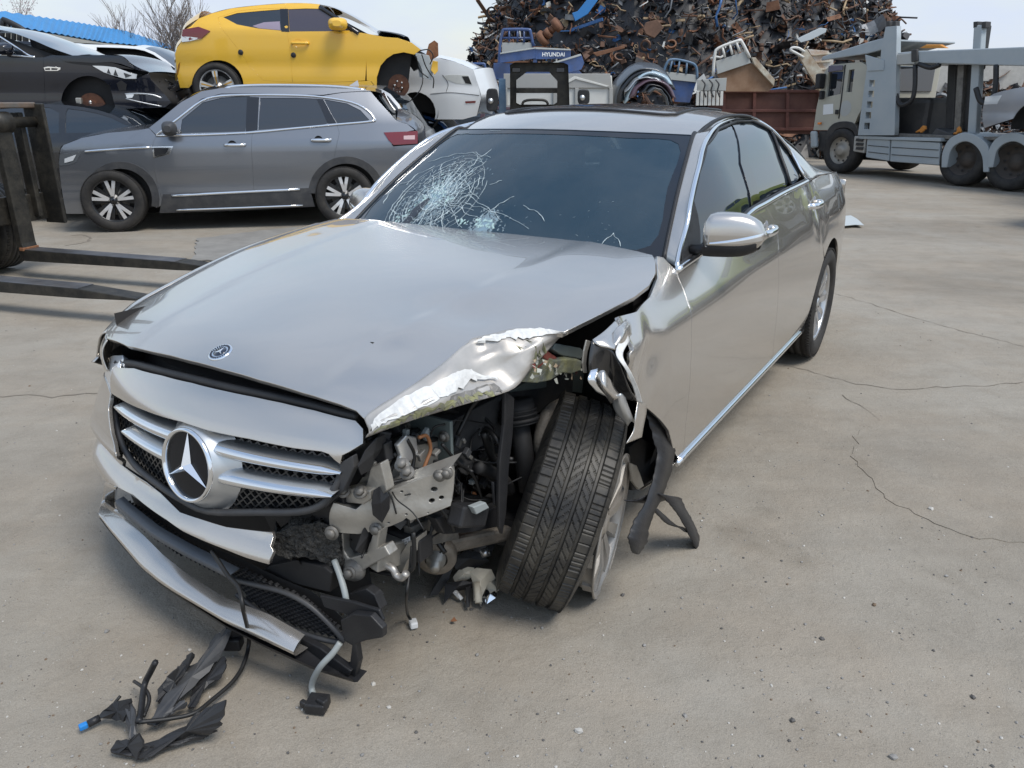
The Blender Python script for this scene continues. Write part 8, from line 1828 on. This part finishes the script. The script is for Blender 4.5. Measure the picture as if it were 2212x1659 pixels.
# pebbles and grit
STN = [mat('pebble_grey', (.26, .25, .235), .85, var=.25, vscale=20), mat('pebble_dark', (.10, .095, .09), .8), mat('pebble_pale', (.48, .46, .42), .85), mat('pebble_brown', (.17, .12, .08), .85)]
def pebble(mb, c, r, rg):
    V = [np.array([math.cos(a)*math.cos(e), math.sin(a)*math.cos(e), math.sin(e)*.65])*r*rg.uniform(.7, 1.25) for e, n in ((-.5, 5), (.45, 5)) for a in [2*math.pi*k/n+e for k in range(n)]]+[np.array([0, 0, .75*r])]
    mb.add([c+v for v in V], [(k, (k+1) % 5, 5+(k+1) % 5, 5+k) for k in range(5)]+[(5+k, 5+(k+1) % 5, 10) for k in range(5)], False)
pr = random.Random(15); mbp = MB()
for k in range(3000):
    if k % 3: u, v = pr.uniform(-40, 2250), 880+780*pr.random()**.75
    else: u, v = pr.uniform(-40, 2250), 480+700*pr.random()
    if k % 2 == 0 and fbm(u*.004, v*.006, 4, 1, 3) < -.05: continue
    p = ground(u, v); r = .0016+.0035*pr.random()**3+(.004 if pr.random() < .03 else 0); mbp.cur = pr.choice([0, 0, 0, 0, 1, 1, 2, 2, 3]); pebble(mbp, np.array([p[0], p[1], gzf(p[0], p[1])+r*.25]), r, pr)
mbp.build('loose_grit', STN, None, label='fine loose grit scattered on the concrete', cat='grit', kind='stuff')
for k, (u, v, r, m, lab) in enumerate([(1942, 2900-1200, 0, 2, '')][:0]+[(1930, 1634, .011, 0, 'pale lumpy pebble near the bottom right'), (2104*1, 1612, .009, 0, ''), (1500, 1552, .008, 2, '')][:1]+[(1252, 1578, .012, 2, 'angular pale stone at the bottom centre'), (1890, 1300, .008, 3, 'small brown stone on bare concrete at the right'), (1712, 1555, .009, 1, 'dark pebble at the lower right'), (2012, 1098, .012, 2, 'pale stone beside the broken slab edge'), (410, 1400, .006, 2, 'tiny pale stone by the black plastic debris'), (2103, 1500, .008, 1, 'small dark stone at the far right'), (1480, 1545, .007, 0, 'small grey stone right of bottom centre')]):
    p = ground(u, v); mb = MB(); pebble(mb, np.zeros(3), r, pr); mb.build('pebble', STN[m], None, label=lab, cat='stone', loc=(p[0], p[1], gzf(p[0], p[1])+r*.4))
# ---- debris on the ground
def gpt(u, v, z=.0): p = ground(u, v, z); return np.array(p)
def debris_plate(px, zs, th=.006):
    """bent plastic piece: outline pixels with heights"""
    return [gpt(u, v, z) for (u, v), z in zip(px, zs)]
db = thing('broken_grille_bracket', 'broken black plastic grille bracket with wires lying in front of the sedan', 'plastic debris', gpt(330, 1560)); do = gpt(330, 1560); do[2] = 0
def dpl(px, zs, name='bracket_piece', m=None, th=.006):
    P0 = [p-do for p in debris_plate(px, zs)]; P = []
    for a, b in zip(P0, P0[1:]+P0[:1]):
        P.append(a)
        for t in (.3, .6): P.append(a+(b-a)*t+np.array([ck.uniform(-.006, .006), ck.uniform(-.006, .006), ck.uniform(-.003, .003)]))
    n = len(P); c = np.mean(P, 0)
    mb = MB().add(P+[c], [(i, (i+1) % n, n) for i in range(n)], False); o = mb.build(name, m or BLACKP, db); s = o.modifiers.new('solid', 'SOLIDIFY'); s.thickness = th; return o
dpl([(455, 1398), (470, 1372), (492, 1356), (502, 1362), (482, 1400), (470, 1420), (440, 1448), (428, 1440)], [.05, .07, .10, .10, .06, .04, .03, .03])
dpl([(352, 1480), (398, 1430), (415, 1408), (412, 1425), (400, 1452), (412, 1442), (440, 1430), (462, 1425), (440, 1445), (380, 1490), (345, 1520), (336, 1515)], [.03, .05, .09, .06, .03, .03, .04, .04, .03, .02, .01, .02])
dpl([(440, 1445), (468, 1432), (486, 1420), (490, 1436), (478, 1462), (450, 1480), (430, 1500), (420, 1530), (405, 1528), (418, 1500), (428, 1475)], [.02, .04, .05, .05, .03, .02, .015, .015, .015, .015, .02])
dpl([(218, 1546), (245, 1518), (284, 1508), (286, 1530), (270, 1558), (245, 1552)], [.02, .06, .08, .06, .03, .02])
dpl([(282, 1510), (296, 1555), (300, 1600), (290, 1605), (276, 1560)], [.07, .05, .02, .015, .03], m=DARKGREY)
dpl([(243, 1622), (255, 1598), (280, 1600), (300, 1582), (312, 1600), (300, 1640), (286, 1612), (258, 1628)], [.01, .03, .03, .06, .05, .01, .02, .01])
dpl([(312, 1610), (360, 1592), (405, 1572), (430, 1540), (460, 1530), (490, 1512), (486, 1545), (470, 1572), (452, 1582), (400, 1588), (350, 1612), (330, 1635), (310, 1640)], [.01, .02, .03, .06, .07, .11, .08, .05, .03, .02, .015, .01, .01])
dpl([(478, 1372), (502, 1360), (470, 1425), (430, 1470), (385, 1515), (345, 1562), (318, 1566), (352, 1515), (400, 1465), (440, 1425)], [.08, .10, .05, .035, .03, .02, .02, .03, .03, .05], m=DARKGREY)
dpl([(240, 1626), (262, 1606), (300, 1612), (352, 1606), (420, 1588), (470, 1580), (440, 1592), (360, 1618), (305, 1642), (270, 1634)], [.01, .02, .02, .02, .02, .015, .01, .01, .01, .01])
dpl([(352, 1480), (372, 1450), (398, 1436), (372, 1470), (384, 1490), (362, 1508)], [.04, .07, .06, .04, .03, .02])
dpl([(330, 1560), (370, 1530), (400, 1515), (405, 1522), (375, 1540), (340, 1572)], [.02, .03, .03, .025, .02, .015], m=DARKGREY)
dpl([(352, 1506), (372, 1486), (384, 1488), (366, 1510)], [.012, .014, .014, .012])
MB().tube([p-do for p in spl([gpt(u, v, z) for u, v, z in ((336, 1430, .14), (326, 1450, .10), (312, 1480, .06), (305, 1530, .05), (300, 1560, .05))], 5)], .008, 6).build('wire_stub', BLACKP, db)
MB().tube([p-do for p in spl([gpt(u, v, z) for u, v, z in ((290, 1472, .03), (305, 1482, .05), (318, 1495, .05), (322, 1515, .04), (310, 1548, .03))], 5)], .005, 6).build('wire_stub', BLACKP, db)
wl_ = [CF.hit(458, 1190, 0, .86) @ CF.R.T+CF.o, CF.hit(490, 1240, 0, .88) @ CF.R.T+CF.o, CF.hit(516, 1270, 0, .90) @ CF.R.T+CF.o, CF.hit(526, 1320, 0, .92) @ CF.R.T+CF.o, gpt(538, 1380, .07), gpt(528, 1430, .03), gpt(505, 1470, .02), gpt(460, 1510, .02), gpt(420, 1540, .025), gpt(370, 1552, .03), gpt(300, 1560, .05)]
MB().tube(spl(wl_, 6), .0058, 8).build('long_wire', WIREB, None, label='long black wire looping from the bumper to the debris on the ground', cat='wire')
c_ = gpt(512, 1345, .10); mb = MB(); mb.box(c_, (.04, .05, .07), np.array(Matrix.Rotation(.3, 3, 'Z'))); mb.box(c_+np.array([-.01, -.02, -.05]), (.05, .04, .04)); mb.box(c_+np.array([.01, .0, .045]), (.02, .02, .02)); mb.build('wire_clip', BLACKP, None, bev=.006, label='black cable clip on the long wire below the lip', cat='clip')
bc_ = gpt(190, 1564, .012); pg = thing('blue_plug', 'black wire plug with bright blue end at the lower left', 'plug', bc_)
MB().tube([np.array([.0, .0, 0]), np.array([.022, .018, .003])], .010, 10).build('plug_shell', BLACKP, pg); MB().box((-.008, -.007, 0), (.020, .016, .014), np.array(Matrix.Rotation(.7, 3, 'Z'))).build('plug_end', BLUEC, pg, bev=.003); MB().tube(spl([np.array([.022, .018, .003]), np.array([.045, .04, .02]), np.array([.06, .06, .035])], 4), .004, 6).build('plug_wire', WIREB, pg)
# smashed headlamp under the tyre
hd = thing('smashed_headlamp', 'smashed cream and black headlamp innards lying beside the bent front tyre', 'headlamp debris', gpt(1020, 1295)); ho = gpt(1020, 1295); ho[2] = 0
def hdp(px, zs, m, name='lamp_fragment', th=.008):
    P = [gpt(u, v, z)-ho for (u, v), z in zip(px, zs)]; c = np.mean(P, 0)+np.array([0, -.008, .012]); n = len(P); o = MB().add(P+[c], [(i, (i+1) % n, n) for i in range(n)], False).build(name, m, hd); s = o.modifiers.new('solid', 'SOLIDIFY'); s.thickness = th; return o
hdp([(982, 1248), (1000, 1224), (1024, 1226), (1026, 1240), (1005, 1250), (986, 1258)], [.05, .09, .09, .07, .05, .045], CREAM); hdp([(1018, 1236), (1030, 1228), (1060, 1230), (1068, 1248), (1050, 1262), (1036, 1296), (1024, 1298), (1026, 1268)], [.08, .09, .09, .06, .05, .015, .015, .04], CREAM)
hdp([(1036, 1250), (1062, 1255), (1082, 1268), (1076, 1276), (1052, 1270)], [.06, .05, .03, .03, .03], CREAM); hdp([(958, 1300), (962, 1262), (1000, 1256), (1020, 1256), (1018, 1266), (975, 1275)], [.01, .05, .06, .06, .04, .02], BLACKP); hdp([(928, 1286), (955, 1232), (975, 1205), (985, 1212), (968, 1250), (945, 1282)], [.01, .06, .10, .10, .05, .01], BLACKP)
hdp([(975, 1205), (1010, 1190), (1040, 1195), (1055, 1210), (1020, 1228), (985, 1228)], [.12, .14, .13, .11, .08, .09], BLACKP); hdp([(1010, 1170), (1050, 1150), (1072, 1168), (1060, 1196), (1030, 1195)], [.16, .18, .16, .13, .13], BLACKP)
hdp([(1052, 1270), (1076, 1272), (1070, 1292), (1052, 1305), (1046, 1296)], [.03, .03, .02, .01, .015], CHROME, 'reflector_shard', .003); hdp([(1030, 1298), (1044, 1286), (1050, 1292), (1040, 1312)], [.015, .02, .02, .01], CHROME, 'reflector_shard', .003); hdp([(975, 1278), (986, 1276), (1000, 1292), (994, 1296)], [.03, .03, .012, .01], LABELW, 'reflector_shard', .003); hdp([(1006, 1272), (1014, 1268), (1012, 1310), (1006, 1312)], [.05, .05, .01, .01], BLACKP)
cyl(MB(), gpt(1040, 1196, .13)-ho, gpt(1058, 1190, .14)-ho, .016, 14).build('bulb_motor', ALLOY, hd); cyl(MB(), gpt(1030, 1260, .06)-ho, gpt(1034, 1302, .02)-ho, .012, 12).build('adjuster_screw', CREAM, hd)
lf1 = gpt(981, 1342, .004); MB().add([lf1+np.array(v) for v in ((-.012, 0, 0), (0, .006, .012), (.010, -.004, .004), (-.002, -.010, .006))], [(0, 1, 2), (0, 2, 3)], False).build('dry_leaf', RUSTY, None, label='tiny rust-red dry leaf below the hanging plug', cat='leaf')
